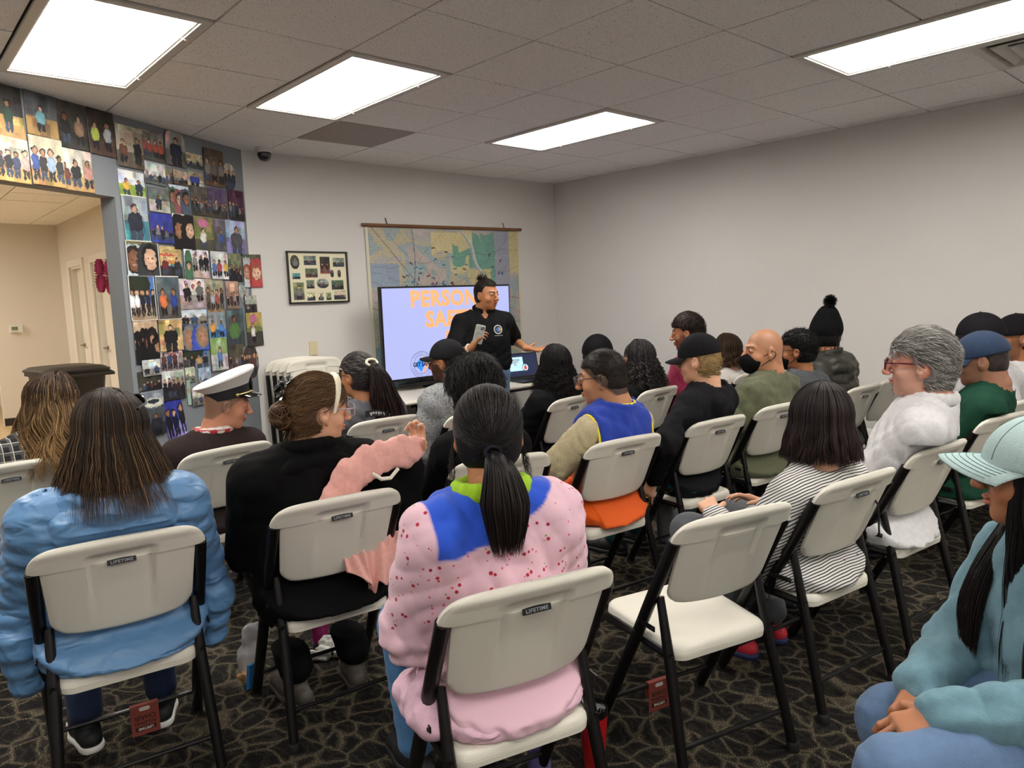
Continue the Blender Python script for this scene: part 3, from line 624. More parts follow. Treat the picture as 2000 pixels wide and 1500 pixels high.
mb.build('logo_chevron', M_or, scr, smooth=False)
text_obj('logo_text', 'GET SAFE', .052, RX, (cx, -.0055, zc+cz), M_dk, scr, bold=.0018, extr=.0005, sx=.82)
for a_, tx in ((90, 'CHANGING'), (-90, 'COMMUNITIES')):
    V_, F_ = [], []
    for i, chh in enumerate(tx):
        th = R(a_)+(len(tx)/2-i-.5)*.24*(1 if a_ > 0 else -1)
        v, f = text_mesh(chh, .02, extr=.0003); n0 = len(V_)
        ro = th-math.pi/2 if a_ > 0 else th+math.pi/2
        for p in v: V_.append((cx+.099*math.cos(th)+p[0]*math.cos(ro)-p[1]*math.sin(ro), -.0045, zc+cz+.099*math.sin(th)+p[0]*math.sin(ro)+p[1]*math.cos(ro)))
        F_ += [tuple(j+n0 for j in g_) for g_ in f]
    mesh_obj('logo_text', V_, F_, M_dk, scr, smooth=False)
mb = MB(); mb.box((0, .03, .045), (1.1, .05, .03)); mb.box((0, .02, .006), (.5, .22, .012)); mb.box((0, .045, .04), (.12, .04, .08))
bevel(mb.build('stand', M_blk, TV, smooth=False), .003)
o = bevel(MB().rbox((1.62, 1.74, .731), (.17, .05, .02), .01).build('remote_control', M_blk), .002); tag(o, 'black remote control lying on the white table before the television', 'remote control')
o = bevel(MB().rbox((0, 0, 0), (.14, .045, .018), .01).build('remote_control', M_blk), .002); o.location = (1.84, 1.78, .729); o.rotation_euler = (0, 0, .6); tag(o, 'second black remote on the table, nearer the grey hoodie', 'remote control')
# table
M_plast = mat('white_moulded_plastic', '#d6d0c2', .5, bump=.15, bscale=250)
M_leg = mat('black_powder_coat', '#121112', .35, coat=.2)
TB = empty('folding_table', (2.12, 1.93, 0), 0, 'white plastic folding table under the television and laptop', 'table')
bevel(MB().rbox((0, 0, .702), (1.9, .76, .036), .04).build('tabletop', M_plast, TB), .006)
mb = MB()
for s in (-1, 1): mb.box((0, s*.3, .67), (1.6, .03, .03))
mb.build('apron', M_leg, TB, smooth=False)
for s in (-1, 1):
    for t in (-1, 1):
        MB().tube([(s*.72, t*.29, .68), (s*.76, t*.31, 0)], .014, 10).build('leg', M_leg, TB)
    MB().tube([(s*.745, -.3, .3), (s*.745, .3, .3)], .01, 8).build('stretcher', M_leg, TB)
# laptop
LP = empty('laptop', (2.72, 1.72, .72), R(-8), 'open black laptop on the right end of the table', 'laptop')
bevel(MB().box((0, -.02, .009), (.36, .25, .016)).build('keyboard_base', M_blk, LP, smooth=False), .003)
a = R(14); RL = rotm(-a, 0, 0)
lid = bevel(MB().box(np.array([0, .105, .018])+RL@np.array([0, 0, .118]), (.36, .008, .236), 0, RL).build('lid', M_blk, LP, smooth=False), .002)
sc2 = MB().box(np.array([0, .105, .018])+RL@np.array([0, -.0052, .122]), (.335, .001, .205), 0, RL).build('screen', mat('laptop_screen_navy', '#1c2440', .3, emit=.8), lid, smooth=False)
def lp(x, z): return np.array([0, .105, .018])+RL@np.array([x, -.0062, .122+z])
MB().box(lp(-.075, .012), (.17, .0006, .13), 0, RL).build('slide', mat('laptop_slide', '#a9cfe0', .4, emit=.9), lid, smooth=False)
for tx, z in (('PERSONAL', .05), ('SAFETY', .027), ('101', .005)): text_obj('slide_title', tx, .024, RL@RX, lp(-.08, z)+np.array([0, -.001, 0]), mat('laptop_text', '#7a4a48', .5, emit=.4), lid, extr=.0003, bold=.0006)
mb = MB(); n = 32; ring = lambda q, dy: [tuple(lp(.028+q*math.cos(2*math.pi*i/n), -.025+q*math.sin(2*math.pi*i/n))+np.array([0, dy, 0])) for i in range(n)]
mb.add(ring(.036, -.0012), [tuple(range(n))]); mb.build('logo_disc', mat('laptop_ring', '#1d3a6b', .5, emit=.6), lid, smooth=False)
MB().add(ring(.03, -.0016), [tuple(range(n))]).build('logo_disc', mat('laptop_disc', '#bfe0ea', .5, emit=.8), lid, smooth=False)
mb = MB(); q = lambda x, z: tuple(lp(.028+x, -.025+z)+np.array([0, -.002, 0]))
mb.add([q(-.013, -.02), q(.013, -.02), q(.016, .006), q(.005, .014), q(-.005, .014), q(-.016, .006)], [(0, 1, 2, 3, 4, 5)], 0); mb.add([q(.006*math.cos(i), .018+.006*math.sin(i)) for i in np.linspace(0, 6.28, 12, endpoint=False)], [tuple(range(12))], 1)
mb.build('logo_figure', [mat('laptop_red', '#c23a34', .5, emit=.7), mat('laptop_fig', '#2a1c18', .5)], lid, smooth=False)
# thermostat, fans, bin in the hallway
TM = empty('thermostat', (-.275, HY-.002, 1.28), 0, 'white thermostat with grey display on the hallway end wall', 'thermostat')
bevel(MB().box((0, -.012, 0), (.15, .024, .1)).build('case', mat('thermostat_white', '#dcdad2', .4), TM, smooth=False), .004)
MB().box((-.02, -.0255, .008), (.07, .002, .045)).build('display', mat('lcd_grey', '#6f7a68', .3), TM, smooth=False)
for i in range(3): MB().box((-.045+.03*i, -.026, -.034), (.016, .003, .008)).build('button', M_trim, TM, smooth=False)
M_fan = mat('maroon_tissue_paper', '#8e1f4f', .7)
for k, (y, z, lb) in enumerate(((5.93, 1.87, 'maroon paper fan hanging by the hallway doors, fully visible one'), (5.52, 1.84, 'second maroon paper fan, mostly hidden by the slate wall edge'))):
    FA = empty('paper_fan', (HX-.1, y, z), 0, lb, 'paper fan', 'paper fans by the hallway doors')
    n = 72; rad = .185; V = [(0, 0, 0)]; F = []
    for i in range(n):
        a_ = 2*math.pi*i/n; rr_ = rad*(1-.05*((i//2) % 2)); V.append(((.022 if i % 2 else -.022), rr_*math.cos(a_), rr_*math.sin(a_)))
    F = [(0, 1+i, 1+(i+1) % n) for i in range(n)]
    o = mesh_obj('pleats', V, F, M_fan, FA, smooth=False); o.modifiers.new('t', 'SOLIDIFY').thickness = .002
    MB().tube([(0, 0, 0), (.05, 0, .4), (.094, 0, .6)], .0015, 5).build('string', M_paper, FA)
BN = empty('trash_bin', (-.42, 4.75, 0), R(8), 'large black wheeled trash bin with lid in the hallway', 'trash bin')
M_bin = mat('bin_black_plastic', '#1c1b1c', .4)
def rr4(w_, d_, z, r_=.05, n=4):
    P = []
    for cx_, cy_, a0_ in ((w_-r_, d_-r_, 0), (-w_+r_, d_-r_, 90), (-w_+r_, -d_+r_, 180), (w_-r_, -d_+r_, 270)):
        for i in range(n+1): a_ = R(a0_+90*i/n); P.append((cx_+r_*math.cos(a_), cy_+r_*math.sin(a_), z))
    return P
MB().loft([rr4(.19, .2, .08), rr4(.22, .25, .6), rr4(.25, .28, .9), rr4(.275, .3, .905), rr4(.275, .3, .94)]).build('bin_body', M_bin, BN)
MB().loft([rr4(.285, .31, .942), rr4(.285, .31, .958), rr4(.24, .27, .985), rr4(.15, .18, .995)]).build('lid', M_bin, BN)
for s in (-1, 1): MB().lathe([(.0, -.02), (.1, -.02), (.1, .02), (.0, .02)], 20, 0, rotm(0, math.pi/2, 0), (s*.2, .2, .1)).build('wheel', M_bin, BN)
MB().tube([(-.26, -.3, .93), (-.28, -.36, .91), (.28, -.36, .91), (.26, -.3, .93)], .016, 8).build('handle', M_bin, BN)
# ================================================================ FOLDING CHAIRS
M_pl = mat('ivory_moulded_plastic', '#dad6c9', .5, bump=.22, bscale=420)
M_tube = mat('black_steel_tube', '#0e0c0d', .36, coat=.1, spec=.35)
M_rivet = mat('rivet', '#3c3a3a', .35, .8)
M_lab = mat('label_black', '#0c0c0e', .4); M_lt = mat('label_lettering', '#8c9298', .5)
YE, ZE, ZT = -.175, .765, .835
def back_panel():
    nv, nu = 46, 40; zb = .548; rings = []
    def prof(z):    # half width at a height
        if z >= ZE: 
            w_ = .236; c = ZT-.062
            if z > c: w_ -= .07*(1-math.sqrt(max(0, 1-((z-c)/.062)**2)))
            return w_
        w_ = .205-.012*(ZE-z)/.2
        c = zb+.05
        if z < c: w_ -= .055*(1-math.sqrt(max(0, 1-((c-z)/.05)**2)))
        return w_
    zs = sorted(set([zb+(ZT-zb)*i/nv for i in range(nv+1)]+[ZE-.0005, ZE, zb+.004, ZT-.003, ZT-.0012, zb+.012]))
    for z in zs:
        hw = prof(z); f = (z-zb)/(ZT-zb)
        th = .014 if z < ZE else .017
        th *= min(1, .35+(ZT-z)/.012*.65) if z > ZT-.012 else 1
        th *= min(1, .45+(z-zb)/.01) if z < zb+.01 else 1
        yc = -.083+(z-.548)*(YE+.083)/(ZE-.548)
        r_ = []
        for side in (-1, 1):
            for i in range(nu+1):
                u = -1+2*i/nu if side < 0 else 1-2*i/nu
                x = hw*math.sin(u*math.pi/2) if abs(u) > .999 else hw*u
                e = max(0, 1-abs(u)**6)
                dy = side*th*(.35+.65*math.sqrt(e))
                y = yc+dy
                if side < 0:    # rear face recess and lip
                    if abs(x) < .088 and .575 < z < ZT-.038:
                        e1 = min(1, (.088-abs(x))/.006)*min(1, (ZT-.038-z)/.008)*min(1, (z-.575)/.12)
                        y += .013*e1
                        if z < ZT-.066 and abs(x) < .072: y -= .007*min(1, (.072-abs(x))/.005)*min(1, (ZT-.066-z)/.006)*min(1, (z-.575)/.2)
                    if z > ZT-.028: y -= .002
                y -= .03*(1-(x/.236)**2)       # bowed backwards in the middle
                zz = z+.014*(1-(x/.236)**2)*f-.012*(1-(x/.2)**2)*(1-f)
                r_.append((x, y, zz))
        rings.append(r_)
    return MB().loft(rings)
PV = (-.063, .555)     # pivot y,z on the long tube
def tube_y(z): return .225+(YE-.225)*z/ZE
def make_chair():
    E_ = empty('folding_chair')
    bp = back_panel().build('backrest', M_pl, E_, hard=50)
    # seat
    mb = MB(); rings = []
    def sring(z, k, dz=0):
        P = []
        hw_f, hw_r, yf, yr, r_ = .205-k, .195-k, .235-k, -.15+k, .05*max(.1, 1-k/.2)
        for (cx, cy, a0_) in ((hw_f-r_, yf-r_, 0), (-hw_f+r_, yf-r_, 90), (-hw_r+r_, yr+r_, 180), (hw_r-r_, yr+r_, 270)):
            for i in range(7):
                a_ = R(a0_+15*i); x, y = cx+r_*math.cos(a_), cy+r_*math.sin(a_); P.append((x, y, z+.022*(y+.15)/.385+dz))
        return P
    rings = [sring(.372, .006), sring(.374, .001), sring(.389, 0), sring(.3905, .003), sring(.392, 0), sring(.406, .002), sring(.414, .008), sring(.417, .018)]
    for k, dz in ((.04, -.002), (.07, -.006), (.11, -.009), (.15, -.010), (.18, -.010)): rings.append(sring(.417, k, dz))
    mb.loft(rings); mb.build('seat', M_pl, E_, hard=50)
    for s in (-1, 1):
        x = s*.222
        o = MB().tube([(x, YE-.004, ZE+.01), (x, tube_y(.4), .4), (x, .225, .012)], .0195, 12, flat=1.0).build('leg', M_tube, E_)
        mb = MB(); mb.tube([(s*.2, PV[0]-.018, PV[1]+.01), (s*.203, -.13, .37), (s*.222, -.225, .012)], [.013, .0175, .0165], 12); mb.build('leg', M_tube, E_)
        for yy in (.225, -.225): MB().lathe([(.021, 0), (.021, .026), (.018, .032)], 12, 0, None, (s*.222, yy, 0)).build('foot_cap', M_base, E_)
        mb = MB(); mb.tube([(s*.206, tube_y(.36)-.0, .395), (s*.206, .2, .385)], .0115, 8); mb.tube([(s*.206, -.14, .395), (s*.206, .2, .395)], .010, 6, flat=1.4); mb.build('seat_rail', M_tube, E_)
        mb = MB(); zb_ = .475; mb.box((s*.238, (tube_y(zb_)-.095)/2, zb_), (.004, abs(tube_y(zb_)+.095)+.012, .016), 0); mb.build('bracket', M_tube, E_)
        mb = MB()
        for yy, zz in ((tube_y(.475), .475), (-.095, .475), (tube_y(.43), .43), (-.118, .39)):
            mb.lathe([(.006, 0), (.006, .003), (.003, .005)], 8, 0, rotm(0, s*math.pi/2, 0), (s*.24, yy, zz))
        o = mb.build('rivets', M_rivet, E_)
    MB().tube([(-.222, -.19, .125), (.222, -.19, .125)], .008, 8).build('stretcher', M_tube, E_)
    MB().tube([(-.222, .17, .112), (.222, .17, .112)], .008, 8).build('stretcher', M_tube, E_)
    # maker's plate
    rot = rotm(math.pi/2-.20, 0, 0)
    zc_ = .762; yc_ = -.083+(zc_-.548)*(YE+.083)/(ZE-.548)-.03-.0225+.008; P = np.array([0, yc_+.002, zc_+.008])
    n = 14; top = [(-.038+.076*i/n, .0075+.002*math.sin(math.pi*i/n), 0) for i in range(n+1)]; bot = [(.038-.076*i/n, -.0075-.0*i, 0) for i in range(n+1)]
    mb = MB(); pl = top+bot; mb.loft([[(a_, b_, -.001) for a_, b_, _ in pl], [(a_, b_, .0006) for a_, b_, _ in pl]], 0, rot, P)
    pt = mb.build('maker_plate', M_lab, bp, smooth=False)
    text_obj('lettering', 'LIFETIME', .0125, rot, P+rot@np.array([0, 0, .001]), M_lt, bp, extr=.0003, bold=.0003, spacing=1.1, sx=1.15)
    return E_
CH = {}
proto = make_chair()
CHAIRS = [
 ('pink', -.656, -1.712, -.269, 'ivory folding chair nearest the camera, under the person in the pink hoodie'),
 ('E', .138, -1.775, -.268, 'empty ivory folding chair with no maker plate and a hanging tag'),
 ('stripe', .765, -1.86, -.150, 'ivory folding chair behind the person in the striped shirt'),
 ('white', 1.45, -1.895, -.125, 'ivory folding chair behind the grey haired man in white'),
 ('green', 2.367, -1.894, -.18, 'ivory folding chair behind the man in the green sweater'),
 ('bcap', 3.02, -1.85, -.16, 'ivory folding chair at the right edge, under the man in black cap and white shirt'),
 ('blue', -1.294, -.587, -.154, 'ivory folding chair at the lower left, behind the blue puffer jacket'),
 ('coat', -.638, -.693, -.124, 'ivory folding chair behind the black velvet coat with pink sleeve'),
 ('hair18', .161, -.673, -.275, 'ivory folding chair half hidden behind the ponytail'),
 ('orange', .762, -.812, -.140, 'ivory folding chair behind the blue and orange vest'),
 ('cap', 1.443, -.86, -.107, 'ivory folding chair behind the woman in black cap and teal trousers'),
 ('olive', 2.07, -.885, -.12, 'ivory folding chair under the masked man in olive shirt'),
 ('mask', 2.56, -.86, -.10, 'ivory folding chair hidden behind the dark bob, under a grey hoodie'),
 ('fa', 3.05, -.93, -.06, 'ivory folding chair before the person in the bobble hat, left of two overlapping'),
 ('fb', 3.535, -.93, -.03, 'empty ivory folding chair closest to the right wall, right of two overlapping'),
 ('leopard', -1.42, .93, .10, 'ivory folding chair at the left edge, under the wavy blonde streaked hair'),
 ('uniform', -.616, .503, .12, 'ivory folding chair behind the man in the white officer cap'),
 ('reebok', .343, .587, -.048, 'ivory folding chair behind the person with the black lettered strap'),
 ('capman', .812, .372, .03, 'ivory folding chair behind the grey marl hoodie'),
 ('curly', 1.547, .303, .1, 'ivory folding chair behind the long curly black hair'),
 ('grey', 2.197, .095, .046, 'ivory folding chair behind the person with grey streaked curls'),
 ('pinkman', 2.72, .02, .0, 'ivory folding chair under the man in the raspberry shirt'),
 ('brown', 3.36, .06, .0, 'ivory folding chair under the person with brown hair and white hood'),
 ('hat', 2.45, .80, .0, 'ivory folding chair in the front row under the wide black cap'),
 ('girl', .20, -2.66, .22, 'ivory folding chair under the person in the pale denim cap, lower right'),
]
for k, (key, x, y, a_, lb) in enumerate(CHAIRS):
    c = proto if k == 0 else copy_tree(proto)
    c.location = (x, y, 0); c.rotation_euler = (0, 0, a_); CH[key] = (x, y, a_)
    tag(c, lb, 'chair', 'folding chairs set out in rows')
    if key in ('E', 'uniform'):
        if key == 'E':
            for ch in list(c.children):
                for g_ in list(ch.children): bpy.data.objects.remove(g_)
# folded chairs stacked against the front wall
def make_folded():
    E_ = empty('folding_chair')
    b = back_panel().build('backrest', M_pl, E_, hard=50); me = b.data
    A = math.atan2(-(YE+.083), ZE-.548)
    Rm = Matrix.Translation((0, 0, 0)) @ Matrix.Rotation(-A+.03, 4, 'X') @ Matrix.Translation((0, .083, -.548))
    me.transform(Matrix.Translation((0, 0, .74)) @ Rm)
    mb = MB(); mb.loft([[(p[0], y, p[2]) for p in [(x_*.195*1.0, 0, z_) for x_, z_ in [(-1, .3), (1, .3), (1, .66), (.8, .69), (-.8, .69), (-1, .66)]]] for y in (-.012, .012)])
    bevel(mb.build('seat', M_pl, E_, smooth=False), .008)
    for s in (-1, 1):
        MB().tube([(s*.222, -.01, .955), (s*.222, 0, .012)], .0155, 10).build('leg', M_tube, E_)
        MB().tube([(s*.205, .03, .76), (s*.21, .034, .012)], .013, 10).build('leg', M_tube, E_)
    MB().tube([(-.222, .0, .12), (.222, 0, .12)], .008, 8).build('stretcher', M_tube, E_)
    return E_
pf = make_folded()
for k in range(4):
    c = pf if k == 0 else copy_tree(pf)
    c.location = (.735+.022*k, 2.315-.075*k, 0); c.rotation_euler = (R(-2.2), R(-1.2), 0)
    tag(c, ['folded ivory chair standing against the front wall, rearmost of the stack of four', 'folded ivory chair, second from the wall in the stack of four',
            'folded ivory chair, third from the wall in the stack of four', 'folded ivory chair, foremost of the stack of four, its whole back visible'][k], 'chair', 'folded chairs stacked by the front wall')
# cardboard tags hanging from front stretchers
M_tag = mat('tag_brown_red', '#8a4238', .6); M_tagw = mat('tag_white_print', '#d8d0c8', .6); M_tagd = mat('tag_dark_print', '#3a1613', .6)
def chair_tag(key, xo, lb):
    x, y, a_ = CH[key]; E_ = empty('chair_tag', (0, 0, 0), 0, lb, 'tag', 'hanging chair tags')
    E_.matrix_world = Matrix.Translation((x, y, 0)) @ Matrix.Rotation(a_, 4, 'Z') @ Matrix.Translation((xo, .17, .112))
    mb = MB(); w_ = .045
    mb.box((0, -.0095, -.045), (2*w_, .001, .108)); mb.box((0, 0, .0095), (2*w_, .02, .001)); mb.box((0, .0095, -.02), (2*w_, .001, .06))
    mb.build('card', M_tag, E_, smooth=False)
    rot = np.array(Matrix.Rotation(math.pi/2, 3, 'X') @ Matrix.Rotation(math.pi, 3, 'Z'))
    text_obj('lettering', 'FOLDING', .0165, rot, (0, -.0105, -.055), M_tagd, E_, extr=.0002, bold=.0004)
    text_obj('lettering', 'CHAIR', .0235, rot, (0, -.0105, -.035), M_tagd, E_, extr=.0002, bold=.0005)
    MB().box((0, -.0103, -.076), (.066, .0004, .017)).build('label_box', M_tagd, E_, smooth=False)
    text_obj('lettering', 'LIFETIME', .0125, rot, (0, -.0108, -.076), M_tagw, E_, extr=.0002, bold=.0004)
    MB().rbox((0, 0, 0), (.034, .014, .0006), .006, 0, rotm(math.pi/2, 0, 0)).build('hanger_slot', M_tagw, E_).location = (0, -.0104, -.004)
chair_tag('blue', .045, 'brown red folding chair tag hanging upside down under the blue jacket')
chair_tag('E', -.02, 'brown red tag hanging from the empty chair')
# ================================================================ SMOOTH SURFACES (people, clothing)
A3 = lambda *v: np.array(v, dtype=np.float32)
def nrm(v): v = np.asarray(v, dtype=np.float32); return v/(np.linalg.norm(v)+1e-9)
class Sdf:
    def __init__(s): s.P = []
    def cap(s, a, b, ra, rb=None, k=.03, sc=(1, 1, 1), op=0, puff=None): s.P.append(('c', A3(*a), A3(*b), ra, ra if rb is None else rb, k, A3(*sc), op, puff)); return s
    def ell(s, c, r, k=.03, M=None, op=0): s.P.append(('e', A3(*c), A3(*r), None if M is None else np.asarray(M, dtype=np.float32), k, op)); return s
    def chain(s, pts, rs, k=.03, **kw):
        for i in range(len(pts)-1): s.cap(pts[i], pts[i+1], rs[i], rs[i+1], k, **kw)
        return s
    def field(s, h, disp=None, grow=0., cuts=None, pad=.03):
        lo, hi = np.full(3, 9e9), np.full(3, -9e9)
        bbs = []
        for p in s.P:
            if p[0] == 'c':
                rm = max(p[3], p[4])*np.maximum(p[6], 1)+0*p[6]; l = np.minimum(p[1], p[2])-rm; u = np.maximum(p[1], p[2])+rm; k = p[5]; op = p[7]
            else:
                rr_ = p[2] if p[3] is None else np.full(3, p[2].max()); l = p[1]-rr_; u = p[1]+rr_; k = p[4]; op = p[5]
            bbs.append((l, u, k, op))
            if not op: lo = np.minimum(lo, l); hi = np.maximum(hi, u)
        lo = lo-pad-abs(grow); hi = hi+pad+abs(grow); n = np.ceil((hi-lo)/h).astype(int)+1
        D = np.full(tuple(n), .15, dtype=np.float32)
        ax = [lo[i]+h*np.arange(n[i], dtype=np.float32) for i in range(3)]
        for p, (l, u, k, op) in zip(s.P, bbs):
            mg = max(k, .01)*1.2+3*h+abs(grow)
            i0 = np.maximum(0, np.floor((l-mg-lo)/h).astype(int)); i1 = np.minimum(n, np.ceil((u+mg-lo)/h).astype(int)+1)
            if np.any(i1 <= i0): continue
            sl = tuple(slice(a, b) for a, b in zip(i0, i1))
            X, Y, Z = np.meshgrid(ax[0][sl[0]], ax[1][sl[1]], ax[2][sl[2]], indexing='ij')
            if p[0] == 'c':
                _, a, b, ra, rb, k, sc, op, puff = p
                inv = 1/sc; ab = (b-a)*inv; x, y, z = (X-a[0])*inv[0], (Y-a[1])*inv[1], (Z-a[2])*inv[2]
                L2 = float(ab@ab)+1e-9; t = np.clip((x*ab[0]+y*ab[1]+z*ab[2])/L2, 0, 1)
                d = (np.sqrt((x-t*ab[0])**2+(y-t*ab[1])**2+(z-t*ab[2])**2)-(ra+(rb-ra)*t))*float(sc.min())
                if puff:
                    A_, pr, ph = puff; Lr = math.sqrt(L2); d = d-A_*(np.sqrt(np.abs(np.sin(math.pi*(t*Lr/pr+ph))))-.5)
            else:
                _, c, r, M, k, op = p
                x, y, z = X-c[0], Y-c[1], Z-c[2]
                if M is not None:
                    x, y, z = M[0, 0]*x+M[1, 0]*y+M[2, 0]*z, M[0, 1]*x+M[1, 1]*y+M[2, 1]*z, M[0, 2]*x+M[1, 2]*y+M[2, 2]*z
                k0 = np.sqrt((x/r[0])**2+(y/r[1])**2+(z/r[2])**2); k1 = np.sqrt((x/r[0]**2)**2+(y/r[1]**2)**2+(z/r[2]**2)**2)+1e-9
                d = k0*(k0-1)/k1
            E_ = D[sl]
            if op == 0:
                hh = np.maximum(k-np.abs(E_-d), 0)/max(k, 1e-6); D[sl] = np.minimum(E_, d)-hh*hh*k*.25
            else:
                d = -d; hh = np.maximum(k-np.abs(E_-d), 0)/max(k, 1e-6); D[sl] = np.maximum(E_, d)+hh*hh*k*.25
        D -= grow
        if disp is not None or cuts is not None:
            X, Y, Z = np.meshgrid(*ax, indexing='ij')
            if disp is not None: D += disp(X, Y, Z).astype(np.float32)
            if cuts is not None: D = cuts(D, X, Y, Z)
        return D, lo
    def mesh(s, h, **kw): return nets(*s.field(h, **kw), h)
def nets(D, lo, h):
    D = D.copy(); D[0], D[-1], D[:, 0], D[:, -1], D[:, :, 0], D[:, :, -1] = .1, .1, .1, .1, .1, .1
    S = D < 0; nx, ny, nz = D.shape
    cnt = np.zeros((nx-1, ny-1, nz-1), np.int8)
    for i in (0, 1):
        for j in (0, 1):
            for k in (0, 1): cnt += S[i:nx-1+i, j:ny-1+j, k:nz-1+k]
    m = (cnt > 0) & (cnt < 8); ii = np.argwhere(m)
    if len(ii) == 0: return np.zeros((0, 3)), np.zeros((0, 4), int)
    idx = np.full(m.shape, -1, np.int64); idx[m] = np.arange(len(ii))
    acc = np.zeros((len(ii), 3)); num = np.zeros(len(ii))
    cs = [(i, j, k) for i in (0, 1) for j in (0, 1) for k in (0, 1)]
    for c in cs:
        for ax in range(3):
            if c[ax]: continue
            e = list(c); e[ax] = 1
            a = D[ii[:, 0]+c[0], ii[:, 1]+c[1], ii[:, 2]+c[2]]; b = D[ii[:, 0]+e[0], ii[:, 1]+e[1], ii[:, 2]+e[2]]
            cr = (a < 0) != (b < 0); t = a[cr]/(a[cr]-b[cr])
            pos = np.repeat(np.array([c], float), cr.sum(), 0); pos[:, ax] += t; acc[cr] += pos; num[cr] += 1
    V = lo+h*(ii+acc/num[:, None]); Q = []
    for ax in range(3):
        sa = [slice(None)]*3; sb = [slice(None)]*3; sa[ax] = slice(0, -1); sb[ax] = slice(1, None)
        a, b = S[tuple(sa)], S[tuple(sb)]; ch = a != b
        o1, o2 = (ax+1) % 3, (ax+2) % 3
        g = np.argwhere(ch); g = g[(g[:, o1] > 0) & (g[:, o2] > 0) & (g[:, o1] < D.shape[o1]-1) & (g[:, o2] < D.shape[o2]-1)]
        if len(g) == 0: continue
        def cell(d1, d2):
            q = g.copy(); q[:, o1] += d1; q[:, o2] += d2; return idx[q[:, 0], q[:, 1], q[:, 2]]
        q = np.stack([cell(-1, -1), cell(0, -1), cell(0, 0), cell(-1, 0)], 1)
        fl = a[g[:, 0], g[:, 1], g[:, 2]]; q[~fl] = q[~fl][:, ::-1]; Q.append(q)
    Q = np.concatenate(Q); Q = Q[(Q >= 0).all(1)]
    return V, Q
def laplace(V, F, it=1, lam=.5):
    for _ in range(it):
        acc = np.zeros_like(V); num = np.zeros(len(V))
        for i in range(4):
            j = (i+1) % 4; np.add.at(acc, F[:, i], V[F[:, j]]); np.add.at(num, F[:, i], 1); np.add.at(acc, F[:, j], V[F[:, i]]); np.add.at(num, F[:, j], 1)
        V = V+lam*(acc/num[:, None]-V)
    return V
def join(parts):
    Vs, Fs, n = [], [], 0
    for V, F in parts: Vs.append(V); Fs.append(F+n); n += len(V)
    return np.concatenate(Vs), np.concatenate(Fs)
def folds(amp, seed=0, sc=1.0):
    """soft cloth folds: a few warped plane waves"""
    r = np.random.RandomState(seed); W = [(nrm(r.randn(3)*A3(1, 1, .7)), r.uniform(9, 26)*sc*6.28/6, r.uniform(0, 6.28)) for _ in range(7)]
    def f(X, Y, Z):
        w = .02*np.sin(18*X+11*Z)+.02*np.sin(15*Y-13*Z+2)
        d = 0
        for v, q, ph in W: d = d+np.abs(np.sin((v[0]*X+v[1]*Y+v[2]*Z+w)*q*2+ph))**.6-.55
        return -amp*d/1.9
    return f
# ================================================================ PEOPLE
M_skin = mat('skin', None, .48, attr='Col', bump=.12, bscale=300)
M_skin.node_tree.nodes['Principled BSDF'].inputs['Subsurface Weight'].default_value = .08
M_skin.node_tree.nodes['Principled BSDF'].inputs['Subsurface Radius'].default_value = (.01, .004, .002)
M_eye = mat('eye_white', '#e4ddd6', .2); M_iris = mat('iris_brown', '#24140c', .1)
M_hairA = mat('hair_strands', None, .5, attr='Col', spec=.22)
M_lens = mat('glasses_lens', '#dfe8f0', .05, trans=1.0, alpha=.35)
def creases(m, sc=6.0, dist=.012, stretch=(1, 1, .55), st=.55):
    """adds drape wrinkles to a cloth material on top of its weave bump"""
    nt = m.node_tree; b = nt.nodes['Principled BSDF']; L = nt.links.new
    tc = nt.nodes.new('ShaderNodeTexCoord'); mp = nt.nodes.new('ShaderNodeMapping'); mp.inputs['Scale'].default_value = stretch; L(tc.outputs['Object'], mp.inputs['Vector'])
    n = nt.nodes.new('ShaderNodeTexNoise'); n.noise_type = 'RIDGED_MULTIFRACTAL'; n.normalize = True; n.inputs['Scale'].default_value = sc; n.inputs['Detail'].default_value = 2.5; n.inputs['Distortion'].default_value = .9
    L(mp.outputs[0], n.inputs['Vector'])
    bp = nt.nodes.new('ShaderNodeBump'); bp.inputs['Strength'].default_value = st; bp.inputs['Distance'].default_value = dist; L(n.outputs['Fac'], bp.inputs['Height'])
    if b.inputs['Normal'].is_linked:
        old = b.inputs['Normal'].links[0].from_socket; L(old, bp.inputs['Normal'])
    L(bp.outputs['Normal'], b.inputs['Normal']); return m
def fabric(name, c, rough=.85, bump=.5, bscale=220, sheen=.1, var=.06, vs=60):
    if name in MATS: return MATS[name]
    dark = max(srgb(c)) < .06
    m = mat(name, c, rough, bump=bump*(.6 if dark else 1), bscale=bscale, sheen=0 if dark else sheen, var=var, vscale=vs, spec=.12 if dark else .25)
    return creases(m) if not name.startswith('cap_') else m
def R3(yaw=0, pitch=0, roll=0):   # head orientation: yaw about z, pitch nods forward (+ = down), roll tilts
    return np.array(Matrix.Rotation(yaw, 3, 'Z') @ Matrix.Rotation(-pitch, 3, 'X') @ Matrix.Rotation(roll, 3, 'Y'), dtype=np.float32)
